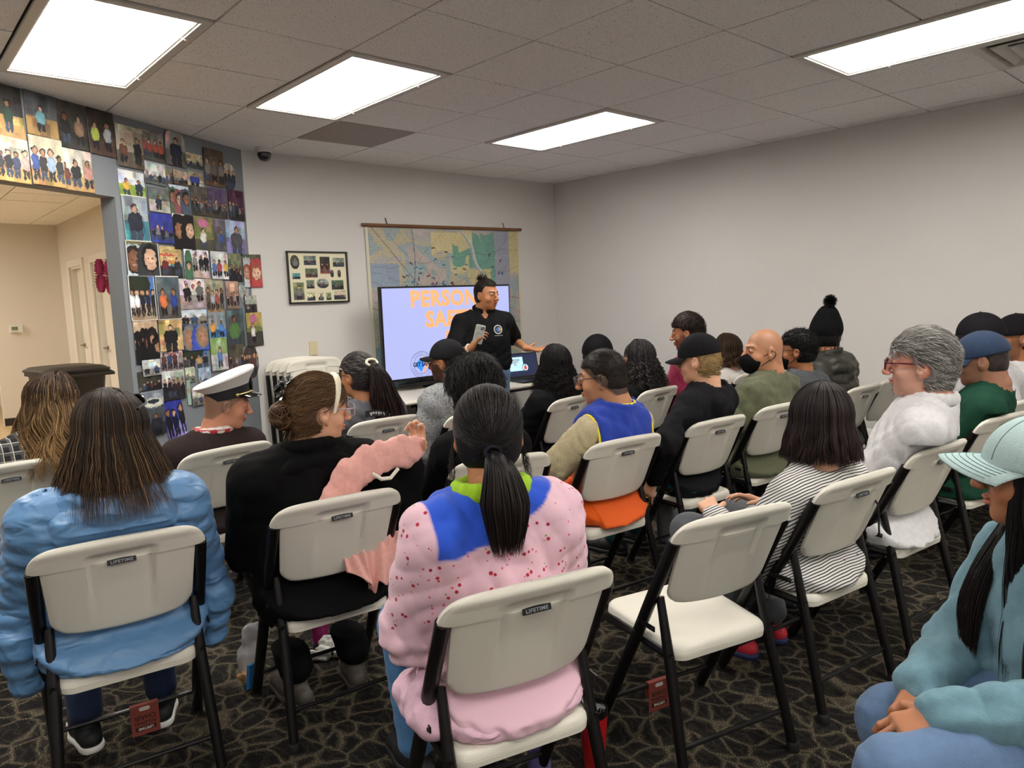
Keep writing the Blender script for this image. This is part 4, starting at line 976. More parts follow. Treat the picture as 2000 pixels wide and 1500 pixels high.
def hand_prims(S, w, d, n, side, curl=.35, spread=.12, sc=1.0, fist=False, pull=None):
    """w wrist, d direction of the hand, n palm normal (palm faces n), side=+1 when the thumb is on cross(d,n)*side"""
    d, n = nrm(d), nrm(n); n = nrm(n-d*float(n@d)); s = np.cross(d, n)*side; sc_ = sc
    S.cap(w-d*.03*sc, w+d*.015*sc, .024*sc, .022*sc, .015)
    for o, q in ((-.027, 0), (-.009, 0), (.010, 0), (.027, 0)):
        S.cap(w+d*.012*sc+s*o*.55*sc, w+d*.078*sc+s*o*sc, .0135*sc, .0125*sc, .012)
    ln = [(.027, (.038, .022, .018)), (.0095, (.043, .027, .019)), (-.0095, (.040, .025, .018)), (-.027, (.031, .018, .016))]
    for i, (o, L) in enumerate(ln):
        p = w+d*(.083-.006*abs(i-1))*sc+s*o*sc; a = curl*(1+.12*i) if not fist else 1.25; dd = nrm(d+s*spread*o/.027); rr_ = .0092-.0006*i
        for q, l in enumerate(L):
            ang = a*(q+.7)*.75 if not fist else 1.1*(q+.6); v = nrm(dd*math.cos(ang)+n*math.sin(ang)); e = p+v*l*sc
            S.cap(p, e, (rr_-.0008*q)*sc, (rr_-.0008*(q+1))*sc, .004); p = e
    p = w+d*.018*sc+s*.026*sc; v = nrm(d*.55+s*.75+n*.25); e = p+v*.036*sc; S.cap(w+d*.01*sc+s*.012*sc, p, .016*sc, .014*sc, .012); S.cap(p, e, .0135*sc, .0105*sc, .008)
    v = nrm(d*.85+s*.3+n*(.35+curl*.5)); f = e+v*.028*sc; S.cap(e, f, .0105*sc, .0088*sc, .005); S.cap(f, f+nrm(v+n*.15)*.016*sc, .009*sc, .0072*sc, .005)
def head_prims(S, fat=1.0, masc=0., neck_r=.056, nose=1.0, jaw=1.0):
    S.ell((0, -.014, .028), (.0745, .093, .088), .02)
    S.ell((0, .012, -.028), (.0605*fat, .073, .083), .03)
    S.ell((0, .03, -.072), (.043*jaw*fat, .045, .037), .03)
    S.ell((0, .058, -.097), (.021*jaw, .021, .016), .022)
    for s in (-1, 1):
        S.ell((s*.041*fat, .052, -.032), (.021, .021, .021), .022)      # cheek
        S.cap((s*.012, .083, .027), (s*.043, .067, .026), .0085+.002*masc, .007, .012)   # brow
        S.ell((s*.031, .089, .008), (.017, .014, .012), .010, op=1)      # eye socket
        S.ell((s*.031, .071, .0075), (.0155, .0155, .0125), .003)           # closed lids round the eye
        S.ell((s*.012*nose, .098, -.031), (.0085, .010, .0078), .006)       # nostril wing
        # ear
        M = rotm(R(8), 0, s*R(-22)); c = np.array([s*.0775, -.012, -.006])
        S.ell(c, (.0075, .019, .031), .006, M); S.ell(c+np.array([s*.004, -.003, -.0]), (.0085, .0165, .028), .004, M)
        S.ell(c+np.array([s*.011, .004, .002]), (.006, .009, .016), .004, M, op=1); S.ell(c+np.array([-s*.001, .004, -.026]), (.006, .009, .009), .006)
    S.cap((0, .086, .018), (0, .108+.004*(nose-1), -.024), .0085, .0115*nose, .010); S.ell((0, .108, -.029), (.0105*nose, .0105, .0085), .008)
    S.ell((0, .088, -.0545), (.022, .0105, .0052), .004); S.ell((0, .0865, -.0665), (.019, .0105, .0062), .004); S.ell((0, .102, -.0605), (.022, .012, .0016), .002, op=1)
    S.cap((0, -.03, -.03), (0, -.045, -.15), neck_r, neck_r*1.04, .03)
    if masc: S.ell((0, .018, -.135), (.011, .011, .014), .012)
SK = {'fair': '#d9a787', 'pink': '#c98a6e', 'med': '#b67b57', 'tan': '#a56c48', 'brown': '#8a5638', 'olive': '#b98460'}
def skin_cols(V, base, lips='#9c4f46', brow=None, beard=None, Hd=None, buzz=None):
    c = np.tile(np.array(srgb(base)), (len(V), 1)); r = np.random.RandomState(1)
    if Hd is not None:
        x, y, z = Hd[:, 0], Hd[:, 1], Hd[:, 2]; hd = (np.abs(x) < .1) & (z > -.125) & (z < .13) & (np.abs(y) < .14)
        def mixc(w, col):
            w = np.clip(w, 0, 1)[:, None]*hd[:, None]; return c*(1-w)+np.array(srgb(col))*w
        fl = np.exp(-((np.abs(x)-.042)/.02)**2-((z+.03)/.022)**2)*(y > .02)
        c = mixc(.22*fl, '#b0553f')
        c = mixc(.85*np.exp(-(x/.021)**4-((z+.0605)/.0105)**4)*(y > .078), lips)
        if beard: 
            m = (z < -.038+.03*(np.abs(x) > .045))*(y > -.01)*(z > -.12); m = m*(1-np.exp(-(x/.02)**4-((z+.0605)/.009)**4)); c = mixc(beard[1]*m.astype(float), beard[0])
        if brow: c = mixc(1.0*np.exp(-((z-.0265-.18*(.03-np.abs(np.abs(x)-.03)))/.0052)**4)*((np.abs(x) > .011) & (np.abs(x) < .05) & (y > .05)), brow)
        if buzz: c = mixc(buzz[1]*np.clip((z-.0-(y-.02)*1.0)/.012, 0, 1)*(z > -.075), buzz[0])
    return c
def ik(S_, W, l1, l2, hint):
    d = W-S_; L = np.linalg.norm(d); 
    if L > (l1+l2)*.995: W = S_+d/L*(l1+l2)*.995; d = W-S_; L = np.linalg.norm(d)
    a = (l1*l1-l2*l2+L*L)/(2*L); hgt = math.sqrt(max(0, l1*l1-a*a)); u = d/L; h_ = nrm(hint-u*float(u@hint)); return S_+u*a+h_*hgt, W
def chair_clip(D, X, Y, Z, pos, yaw, key, inset=0.):
    """the back rests against the chair's panel and the seat carries the thighs"""
    if key not in CH: return D
    cx, cy, cyaw = CH[key]; a = yaw-cyaw; ca, sa = math.cos(a), math.sin(a)
    ox, oy = pos[0]-cx, pos[1]-cy; c2, s2 = math.cos(-cyaw), math.sin(-cyaw); ox, oy = c2*ox-s2*oy, s2*ox+c2*oy
    x = ca*X-sa*Y+ox; y = sa*X+ca*Y+oy
    yf = -.083-(Z-.548)*.424-.03*(1-(x/.236)**2)+.025+inset
    zc = np.maximum(Z, .53); yf = -.083-(zc-.548)*.424-.03*(1-(x/.236)**2)+.025+inset-np.maximum(0, .53-Z)*1.1
    m = (np.abs(x) < .262) & (Z > .30) & (Z < .862); D = np.maximum(D, np.where(m, yf-y, -1))
    m2 = (np.abs(x) < .222) & (y < .255) & (y > -.22) & (Z > .2); D = np.maximum(D, np.where(m2, .418+inset+.02*(y+.15)/.385-Z, -1))
    return D
TOPS = {}
def person(key, label, pos, yaw, head, hyaw, hpitch=0., hroll=0., skin='med', top=None, legs=None, shoes='#15151a', shoe_sole=None, hs=1.0, wd=1.0, fat=1.0, masc=0,
           hands=(((-.09, .25, .60), None), ((.09, .25, .60), None)), lips='#9c4f46', brow='#2a1d16', beard=None, buzz=None, stand=False, eyes=True, face_h=.0042,
           elb=None, nose=1.0, hand_kw=None, feet=None, knees=None, legspread=.11, neck_r=.056, hip_y=-.02, hands_h=.0055):
    E_ = empty('person', (pos[0], pos[1], 0), yaw, label, 'person')
    cz, sz = math.cos(-yaw), math.sin(-yaw)
    hx, hy = head[0]-pos[0], head[1]-pos[1]; hl = A3(cz*hx-sz*hy, sz*hx+cz*hy, head[2])
    RH = R3(hyaw-yaw, hpitch, hroll)
    g = dict(th=.018, sleeve='long', neck=.0, collar=0, puff=None, fold=.006, hem=.40, fs=1.0, hood=False); g.update(top or {})
    parts = []
    # --- head
    S = Sdf(); head_prims(S, fat, masc, neck_r, nose, 1+.12*masc)
    Vh, Fh = S.mesh(face_h); Vh = laplace(Vh, Fh, 1, .3); Hloc = Vh.copy(); Vh = (Vh*hs) @ RH.T + hl
    # --- skeleton
    NB = hl+RH@A3(0, -.04, -.135)*hs; Nk = A3(NB[0], NB[1], NB[2]-.008)
    hipz = .93 if stand else .505
    HC = A3(0, hip_y, hipz) if not stand else A3(0, 0, hipz)
    up = nrm(Nk-HC); sw = .152*wd; shz = -.082
    rt = A3(1, 0, 0); fw_ = nrm(np.cross(up, rt))
    CHC = Nk-up*.16+fw_*.012
    Sh = [Nk+rt*s*sw+up*shz-fw_*.012 for s in (-1, 1)]
    # --- arms
    El, Wr = [], []
    for i, s in enumerate((-1, 1)):
        W = A3(*hands[i][0]); hint = A3(s*.55, -.45, -.7) if not elb or elb[i] is None else A3(*elb[i])
        e, W = ik(Sh[i], W, .275*(1.04 if stand else 1), .245, hint); El.append(e); Wr.append(W)
    # --- body: continuous low detail trunk under the clothes joined with the head and hands
    B = Sdf(); B.cap(HC, CHC, .125*wd, .12*wd, .05, sc=(1.15, .85, 1)); B.cap(Nk+up*.03, Nk-up*.08, neck_r*hs, .075, .05); B.cap(Sh[0]+rt*.02, Sh[1]-rt*.02, .045, .045, .05)
    for i in (0, 1): B.chain([Sh[i], El[i], Wr[i]], [.046*wd, .038*wd, .025], .02)
    hz = A3(0, 0, 1)
    if stand: K = [A3(s*.1, .02, .5) for s in (-1, 1)]; An = [A3(s*.11, -.02, .09) for s in (-1, 1)]; Hp = [HC+A3(s*.09, 0, -.05) for s in (-1, 1)]
    else:
        Hp = [HC+A3(s*.09, .02, 0) for s in (-1, 1)]; K = [A3(s*(legspread+.02), .44, .50) for s in (-1, 1)]; An = [A3(s*(legspread), .42, .10) for s in (-1, 1)]
        if knees: K = [A3(*q) for q in knees]
        if feet: An = [A3(*f) for f in feet]
    lk = .8
    for i in (0, 1): B.chain([Hp[i], K[i], An[i]], [.075*wd, .052, .036], .03)
    Vb, Fb = B.mesh(.014, cuts=lambda D, X, Y, Z: chair_clip(D, X, Y, Z, pos, yaw, key, .022))
    HS = Sdf(); hp = []
    for i, s in enumerate((-1, 1)):
        kw = dict(curl=.45, spread=.15); kw.update(hands[i][1] or {}); d = kw.pop('d', None); n = kw.pop('n', None)
        d = nrm(Wr[i]-El[i]) if d is None else nrm(A3(*d)); n = A3(-s*.5, .1, -.8) if n is None else A3(*n)
        hand_prims(HS, Wr[i]+d*.01, d, n, s*(1 if kw.pop('flip', 1) > 0 else -1), **kw)
        HS.cap(Wr[i]-nrm(Wr[i]-El[i])*.12, Wr[i], .031, .024, .01)
    Vn, Fn = HS.mesh(hands_h)
    V, F = join([(Vh, Fh), (Vb, Fb), (Vn, Fn)])
    Hd = np.full((len(V), 3), 9.); Hd[:len(Vh)] = Hloc
    cols = skin_cols(V, SK.get(skin, skin), lips, brow, beard, Hd, buzz)
    body = mesh_obj('body', V, F, M_skin, E_, cols=cols)
    if eyes:
        for s in (-1, 1):
            mb = MB(); mb.lathe([(0, -.0125)]+[(.0125*math.sin(t), -.0125*math.cos(t)) for t in np.linspace(.3, 2.8, 9)]+[(0, .0125)], 16)
            ce = A3(s*.0315, .0752, .0068)
            V_ = np.array(mb.V)*A3(.88, .55, .84)@rotm(0, 0, 0).T; V_ = np.stack([V_[:, 0]*1.15, V_[:, 2], V_[:, 1]*.9], 1)
            eo = mesh_obj('eye', ((V_+ce)*hs) @ RH.T+hl, mb.F, M_eye, E_)
            mb = MB(); mb.lathe([(0, -.001), (.0052, -.0005), (.0048, .001), (0, .0015)], 14)
            V_ = np.array(mb.V)@rotm(-math.pi/2, 0, 0).T
            mesh_obj('iris', ((V_+ce+A3(0, .0103, 0))*hs) @ RH.T+hl, mb.F, M_iris, eo)
    # --- top garment
    th = g['th']; G = Sdf(); pf_ = g['puff']
    bw = g.get('bw', 1.0)
    zb = HC+up*(g['hem']-.5) if not stand else HC+up*g.get('drop', -.04)
    G.cap(zb+up*.06, CHC-up*.06, .128*wd*bw+th, .118*wd+th, .06, sc=(1.2, .86, 1))
    G.cap(CHC-up*.06, CHC+up*.05, .118*wd+th, .105*wd+th*.8, .06, sc=(1.2, .84, 1))
    G.cap(Sh[0]+rt*.02-up*.012, Sh[1]-rt*.02-up*.012, .046+th*.8, .046+th*.8, .06)
    for s in (0, 1): G.cap(Nk-up*.022, Sh[s]+up*.004, .056+th*.5, .047+th*.6, .05)
    G.cap(Nk+up*(.015+g['neck']), Nk-up*.05, neck_r*hs+.006+g['collar'], neck_r*hs+.03, .03)
    cf = g.get('cuff', .0)
    for i in (0, 1):
        ar = g.get('arm', 1.0)
        if g['sleeve'] == 'long':
            G.chain([Sh[i], El[i]], [.053*wd*ar+th*.8, .045*ar+th*.8], .035, puff=pf_); G.chain([El[i], Wr[i]+nrm(Wr[i]-El[i])*(-.005+cf)], [.045*ar+th*.8, .029+th*.65], .025, puff=pf_)
        elif g['sleeve'] == 'short':
            m = Sh[i]+(El[i]-Sh[i])*g.get('sl', .72); G.cap(Sh[i], m, .055*wd+th*.8, .056*wd*ar+th*.95, .035)
        elif g['sleeve'] == 'vest': pass
    if g['hood']:
        q = Nk-up*.03-fw_*.07; sc_h = g.get('hoodsize', 1.0)
        G.chain([q+rt*-.1*sc_h+up*.03+fw_*.05, q+rt*-.06*sc_h-up*.03-fw_*.01, q-up*.06-fw_*.02, q+rt*.06*sc_h-up*.03-fw_*.01, q+rt*.1*sc_h+up*.03+fw_*.05], [.03, .042*sc_h, .05*sc_h, .042*sc_h, .03], .03)
    for f in g.get('extra', []): f(G, dict(Nk=Nk, up=up, rt=rt, fw=fw_, Sh=Sh, El=El, Wr=Wr, HC=HC, CHC=CHC))
    ax0, axd = HC.copy(), up
    fo = folds(g['fold'], hash(key) % 97 if False else sum(map(ord, key)) % 97, g['fs'])
    fs2 = g.get('waist', .005)
    def disp(X, Y, Z):
        d = fo(X, Y, Z)
        t = (X-HC[0])*up[0]+(Y-HC[1])*up[1]+(Z-HC[2])*up[2]
        d = d-fs2*np.exp(-((t-.10)/.07)**2)*np.sin(t*95+9*np.sin(7*X))*.5
        if pf_:
            tor = np.clip((.19*wd-np.abs(X))/.03, 0, 1)
            cr = t+.006*np.sin(X*38+3*np.sin(Y*20))
            d = d-tor*pf_[0]*1.5*(np.sqrt(np.abs(np.sin(math.pi*cr/.068)))-.55)-.0012*np.sin(X*170+20*np.sin(Z*30))*tor
        if g.get('disp'): d = d+g['disp'](X, Y, Z, locals())
        return d
    zh = g.get('hemz'); 
    def cuts(D, X, Y, Z):
        # open the neck and the cuffs so that skin shows only where it should
        q = (X-Nk[0])*up[0]+(Y-Nk[1])*up[1]+(Z-Nk[2])*up[2]
        nd = g['neck']+.012
        rad = np.sqrt((X-Nk[0])**2+(Y-Nk[1])**2+(Z-Nk[2])**2-q*q+1e-9)
        D = np.maximum(D, np.where(rad < .088+g['collar'], q-nd, -1))
        if g.get('vneck'):
            fwd = (X-Nk[0])*fw_[0]+(Y-Nk[1])*fw_[1]+(Z-Nk[2])*fw_[2]
            cut = np.minimum(np.minimum((q+g['vneck'])-np.abs(X-Nk[0])*1.5, fwd-.0), .05); D = np.maximum(D, np.minimum(cut, .05))
        if g['sleeve'] == 'vest':
            for i, s in enumerate((-1, 1)):
                dx = (X-(Sh[i][0]-s*.02))*s; D = np.maximum(D, dx)
        return chair_clip(D, X, Y, Z, pos, yaw, key)
    hg = g.get('h', .009)
    Vg, Fg = G.mesh(hg, disp=disp, cuts=cuts); Vg = laplace(Vg, Fg, g.get('smooth', 1), .4)
    gm = g['mat'] if 'mat' in g else fabric('fabric_'+key, g.get('col', '#222225'))
    gc = None
    if g.get('colf'): gc = g['colf'](Vg, dict(Nk=Nk, up=up, rt=rt, fw=fw_, HC=HC, Sh=Sh, El=El, CHC=CHC))
    to = mesh_obj(g.get('name', 'shirt'), Vg, Fg, gm, E_, cols=gc)
    # --- trousers
    lg = dict(col='#23252b', th=.012, name='trousers', fold=.004); lg.update(legs or {})
    L_ = Sdf(); L_.cap(HC+A3(-.05, 0, -.01), HC+A3(.05, 0, -.01), .105*wd+lg['th'], .105*wd+lg['th'], .04, sc=(1, 1, .95))
    for i in (0, 1): L_.chain([Hp[i], K[i]], [.083*wd+lg['th'], .058+lg['th']], .035); L_.chain([K[i], An[i]+A3(0, 0, .02)], [.058+lg['th'], .043+lg['th']*1.3*lg.get('flare', 1)], .03)
    fl = folds(lg['fold'], 5, 1.2)
    fz = .02 if stand else .415
    Vl, Fl = L_.mesh(.010, disp=lambda X, Y, Z: fl(X, Y, Z), cuts=lambda D, X, Y, Z: chair_clip(D, X, Y, Z, pos, yaw, key, .008))
    mesh_obj(lg['name'], Vl, Fl, lg.get('mat') or fabric('legs_'+key, lg['col'], bump=.4), E_)
    # --- shoes
    for i, s in enumerate((-1, 1)):
        a = An[i]; fy = A3(s*.18, 1, 0); fy = nrm(fy)
        Q = Sdf(); b = A3(a[0], a[1], 0); heel = b+A3(0, 0, .038)-fy*.045; toe = b+fy*.155+A3(0, 0, .034)
        Q.cap(heel, b+fy*.06+A3(0, 0, .045), .036, .042, .02); Q.cap(b+fy*.06+A3(0, 0, .042), toe, .042, .032, .02, sc=(1, 1, .9)); Q.cap(b+A3(0, 0, .06), a+A3(0, 0, .012), .038, .036, .02)
        Vq, Fq = Q.mesh(.007, cuts=lambda D, X, Y, Z: np.maximum(D, .016-Z))
        so = mesh_obj('shoe', Vq, Fq, mat('shoe_'+shoes, shoes, .6, bump=.2), E_)
        Q = Sdf(); Q.cap(heel*A3(1, 1, 0)+A3(0, 0, .012), b+fy*.06+A3(0, 0, .012), .04, .046, .02); Q.cap(b+fy*.06+A3(0, 0, .012), toe*A3(1, 1, 0)+A3(0, 0, .012), .046, .036, .02)
        Vq, Fq = Q.mesh(.006, cuts=lambda D, X, Y, Z: np.maximum(np.maximum(D, -Z+.001), Z-.024))
        mesh_obj('sole', Vq, Fq, mat('sole_'+(shoe_sole or shoes), shoe_sole or shoes, .6), so)
    return dict(E=E_, hl=hl, RH=RH, hs=hs, Nk=Nk, up=up, rt=rt, fw=fw_, Sh=Sh, El=El, Wr=Wr, HC=HC, top=to, yaw=yaw, pos=pos, key=key, CHC=CHC)
def HT(p, V): return (np.asarray(V)*p['hs']) @ p['RH'].T + p['hl']      # head frame to person frame

# ---------------------------------------------------------------- hair
def hair_cap(p, name='hair', grow=.010, line=.035, back=-.07, side=.0, col='#1b1412', bump=.003, h=.005, vol=(0, 0, 0), m=None, freq=60, burn=True):
    """short hair hugging the skull: the skull pushed outward and trimmed at the hair line"""
    p['hr'] = (.0745+vol[0]+grow)/.0765
    S = Sdf(); S.ell((0, -.014+vol[1]*.3, .030+vol[2]*.5), (.0745+vol[0], .093+vol[1], .088+vol[2]), .02); S.ell((0, -.035, -.03), (.066+vol[0]*.7, .066+vol[1]*.6, .055), .03)
    def disp(X, Y, Z): return -grow-bump*(np.sin(X*freq*3+7*np.sin(Z*40+Y*30))*np.sin(Y*freq*2.5+5*np.sin(X*50))*np.cos(Z*freq*2.2+Y*20))
    def cuts(D, X, Y, Z):
        f = np.minimum(Z-line, Z-line)          # front: above the hair line
        front = np.where(Y > .03, line+(.0 if True else 0)-Z, np.where(Y > -.012, (-.02+(line+.02)*np.clip((Y+.012)/.042, 0, 1))*1.0-Z, back+(side-back)*0-Z))
        rear = np.where(Y <= -.012, np.where(Z < back, back-Z, -1), -1)
        D = np.maximum(D, np.where(np.abs(X) > .05, .033-np.sqrt((Y+.006)**2+(Z+.012)**2), -1))
        return np.maximum(D, np.where(Y > -.012, front, rear))
    V, F = S.mesh(h, disp=disp, cuts=cuts); V = laplace(V, F, 1, .4)
    r = np.random.RandomState(3)
    base = np.array(srgb(col)); n = np.sin(V[:, 0]*400+V[:, 2]*150)*np.sin(V[:, 1]*350)
    cols = base*(1+.35*n[:, None])
    return mesh_obj(name, HT(p, V), F, m or M_hairA, p['E'], cols=np.clip(cols, 0, 1))
def strands(p, paths, r0, cols, name='hair', parent=None, seg=3, world=False, flat=.6):
    """paths: (n, k, 3) guide curves in the person frame; builds thin tapering locks as one mesh"""
    P = np.asarray(paths, float); n, k, _ = P.shape
    Tn = np.zeros_like(P); Tn[:, 1:-1] = P[:, 2:]-P[:, :-2]; Tn[:, 0] = P[:, 1]-P[:, 0]; Tn[:, -1] = P[:, -1]-P[:, -2]
    Tn /= np.linalg.norm(Tn, axis=2, keepdims=True)+1e-9
    ref = P-p['hl']-p['RH']@A3(0, -.014, .02); ref[..., 2] = np.maximum(ref[..., 2], 0)*1.2+.004; ref /= np.linalg.norm(ref, axis=2, keepdims=True)+1e-9; A_ = np.cross(Tn, ref); nA = np.linalg.norm(A_, axis=2, keepdims=True); A_ = A_/(nA+1e-6); B_ = np.cross(Tn, A_)
    t = np.linspace(0, 1, k); rad = r0*(.55+.45*np.sin(math.pi*np.clip(t*1.1+.1, 0, 1)))*np.where(t > .75, 1-(t-.75)/.25*.85, 1)
    rad = rad[None, :, None]*np.random.RandomState(2).uniform(.6, 1.3, (n, 1, 1))
    V = np.stack([P+rad*(math.cos(a)*A_+math.sin(a)*B_*flat) for a in [2*math.pi*j/seg for j in range(seg)]], 2).reshape(-1, 3)
    i = np.arange(n)[:, None, None]; j = np.arange(k-1)[None, :, None]; s = np.arange(seg)[None, None, :]
    b = (i*k+j)*seg; F = np.stack([b+s, b+(s+1) % seg, b+seg+(s+1) % seg, b+seg+s], -1).reshape(-1, 4)
    C = np.repeat(np.asarray(cols).reshape(n, k, 3), seg, axis=1).reshape(-1, 3) if np.ndim(cols) == 3 else np.tile(cols, (n*k*seg, 1))
    return mesh_obj(name, V, F, M_hairA, parent or p['E'], cols=np.clip(C, 0, 1))
def strand_cols(n, k, root, tip, hi=None, hif=.2, seed=0, jit=.35, start=.3):
    r = np.random.RandomState(seed); t = np.linspace(0, 1, k)[None, :, None]; a, b = np.array(srgb(root)), np.array(srgb(tip))
    w = np.clip((t-start)/(.85-start), 0, 1)*r.uniform(.5, 1.2, (n, 1, 1)); w = np.clip(w, 0, 1)
    C = a*(1-w)+b*w
    if hi is not None:
        m = (r.rand(n) < hif)[:, None, None]; hw = np.clip(t*1.5, 0, 1)*m*.85; C = C*(1-hw)+np.array(srgb(hi))*hw
    return C*(1+jit*(r.rand(n, 1, 1)-.5)*2)
def long_hair(p, n=700, k=18, length=.35, spread=1.0, wave=0., wfreq=3., r0=.0035, root='#1b1412', tip='#1b1412', hi=None, hif=.2, seed=0, face=60, part=0., back_off=.03, vol=.012, flare=.02, start=.3, curl=0., jit=.35, shoulder=True, lenvar=.12, sidecut=None, parent=None, under=True, capped=False):
    """long loose hair: locks run from the parting over the skull and hang down behind and beside the face"""
    r = np.random.RandomState(seed); hs = p['hs']; paths = np.zeros((n, k, 3))
    th = np.linspace(0, 1, k)
    az = r.uniform(-180+face, 180-face, n)      # 0 = back of the head, +-180 = face
    for q in range(n):
        a = R(az[q]); lay = r.uniform(.2, 1); ln = length*(1-lenvar*r.rand())*(1 if sidecut is None or abs(az[q]) < 75 else sidecut)
        # skull part
        ks = max(5, int(k*.42)); out = vol*lay
        sx = math.sin(a); cy = -math.cos(a)
        for i in range(ks):
            if capped: out = -.004 if i < ks*.75 else out*.5
            ph = (i/(ks-1))*R(98); y0 = .025+(.03*(1 if abs(az[q]) > 70 else 0))*(1-i/(ks-1))
            x = (part*(1-math.sin(ph)))+(.0765+out)*math.sin(ph)*sx
            y = -.014+(.095+out)*math.sin(ph)*cy + (y0-.02)*(1-math.sin(ph))*1.0; z = .030+(.090+out)*math.cos(ph)
            paths[q, i] = HT(p, [x, y, z])
        b = paths[q, ks-1].copy(); rem = k-ks
        dirx = p['RH']@A3(sx, cy*.9, 0)
        jit_ = r.uniform(-.4, .4)
        for i in range(1, rem+1):
            t = i/rem; z = b[2]-ln*t
            o = dirx*(flare*t*lay*spread+(spread-1)*.03*t)
            if shoulder:    # slide over the shoulders / back
                Nk = p['Nk']; dz = Nk[2]-z
                if dz > 0: o = o+ -p['fw']*back_off*min(1, dz/.08)*(max(0, -float(dirx@p['fw']))*.8+.25) 
            w = wave*math.sin(wfreq*t*6.28+a*7+.8*math.sin(a*23)+lay*1.5+jit_)*min(1, t*2.5)
            tang = np.cross(dirx, [0, 0, 1])
            pt = np.array([b[0]+o[0], b[1]+o[1], z])+tang*w+dirx*w*.6
            if curl: pt = pt+tang*curl*math.cos(t*wfreq*12+q)+dirx*curl*math.sin(t*wfreq*12+q)
            paths[q, ks-1+i] = pt
        if curl or wave:
            for i in range(2, ks): paths[q, i] += (r.rand(3)-.5)*max(curl, wave*.3)*.7
    C = strand_cols(n, k, root, tip, hi, hif, seed, jit, start)
    o = strands(p, paths, r0, C, parent=parent)
    if under:   # opaque inner volume
        S = Sdf(); S.ell((0, -.016, .030), (.0765+vol*.45, .095+vol*.45, .090+vol*.35), .02)
        D_ = []
        def cuts(D, X, Y, Z): return np.maximum(D, np.where(Y > .0, (.038-.0*Y)*np.clip(Y/.03, 0, 1)-.03*(1-np.clip(Y/.03, 0, 1))-Z, -1))
        V, F = S.mesh(.007, cuts=cuts); V = HT(p, V)
        G = Sdf(); a0 = HT(p, [0, -.045, -.01]); a1 = a0+A3(0, 0, -length*.62)
        if shoulder: a1 = a1-p['fw']*back_off*.5
        aw = .058*hs*min(spread, 1.35); G.cap(a0, a1, aw, aw*.8+flare*.2, .03, sc=(1.05, .55, 1))
        Vg, Fg = G.mesh(.009); V, F = join([(V, F), (Vg, Fg)])
        tt = np.clip((p['hl'][2]-V[:, 2])/(length+.05), 0, 1)[:, None]; c = np.array(srgb(root))*(1-tt*.6)+np.array(srgb(tip))*tt*.6
        mesh_obj('hair_mass', V, F, M_hairA, o, cols=c*.85)
    if not capped: scalp_strands(p, n=450, ymin=-.01, k=8, r0=r0*.8, col=root, length=.075, lift=.01, direction=(.0, -.7, -.4), front=.045, low=.02, seed=seed+1, hi=hi, hif=hif*.5, sc=1.0+vol*5)
    return o
def skull(e, s):
    """point on the skull for a direction in skull units; below the widest level it runs down to the nape"""
    e = np.asarray(e, float)
    if e[2] >= 0: e = e/(np.linalg.norm(e)+1e-9); return A3(0, -.014, .030)+e*A3(.0765, .095, .090)*s
    h = max(math.hypot(e[0], e[1]), 1e-6); f = 1-.16*min(1.3, -e[2])**1.6
    return A3(e[0]/h*.0765*s*f, -.014+e[1]/h*.095*s*f, .030+e[2]*.090)
def scalp_strands(p, n=500, k=9, r0=.0022, col='#1b1412', col2=None, seed=0, length=.03, lift=.012, mess=.006, low=-.06, front=.035, direction=(0, -1, -.3), hi=None, hif=.2, face_keep=.0, zmax=9., sc=1.0, ymin=-9.):
    sc = sc*p.get('hr', 1.0)
    r = np.random.RandomState(seed); P = np.zeros((n, k, 3)); c = 0; d0 = nrm(A3(*direction))
    while c < n:
        v = nrm(r.randn(3))
        if v[2] < 0: a = r.uniform(0, 6.28); v = A3(math.cos(a), math.sin(a), -r.uniform(0, 1.2))
        pt = skull(v, 1.0)
        if pt[1] < ymin: continue
        if abs(pt[0]) > .05 and math.hypot(pt[1]+.006, pt[2]+.012) < .034: continue
        if pt[1] > .02 and pt[2] < front: continue
        if pt[1] > -.012 and pt[2] < .0+face_keep: continue
        if pt[2] < low or pt[2] > zmax: continue
        nr = nrm(A3(v[0]/.0765, v[1]/.095, max(v[2], -.15)/.09)); tg = nrm(d0-nr*float(nr@d0)+r.randn(3)*.25)
        for i in range(k):
            t = i/(k-1); q = pt+tg*length*t+nr*(lift*math.sin(math.pi*.5*t)*(1-.5*t))+nr*.003
            # keep on the skull
            e = (q-A3(0, -.014, .030))/A3(.0765, .095, .090)
            q = skull(e, (1.02+lift*5*math.sin(math.pi*.5*t)*(1-.4*t))*sc)
            P[c, i] = q
        P[c, 1:] += r.randn(1, 3)*mess*np.linspace(0, 1, k-1)[:, None]
        c += 1
    P = HT(p, P.reshape(-1, 3)).reshape(n, k, 3)
    return strands(p, P, r0, strand_cols(n, k, col, col2 or col, hi, hif, seed))
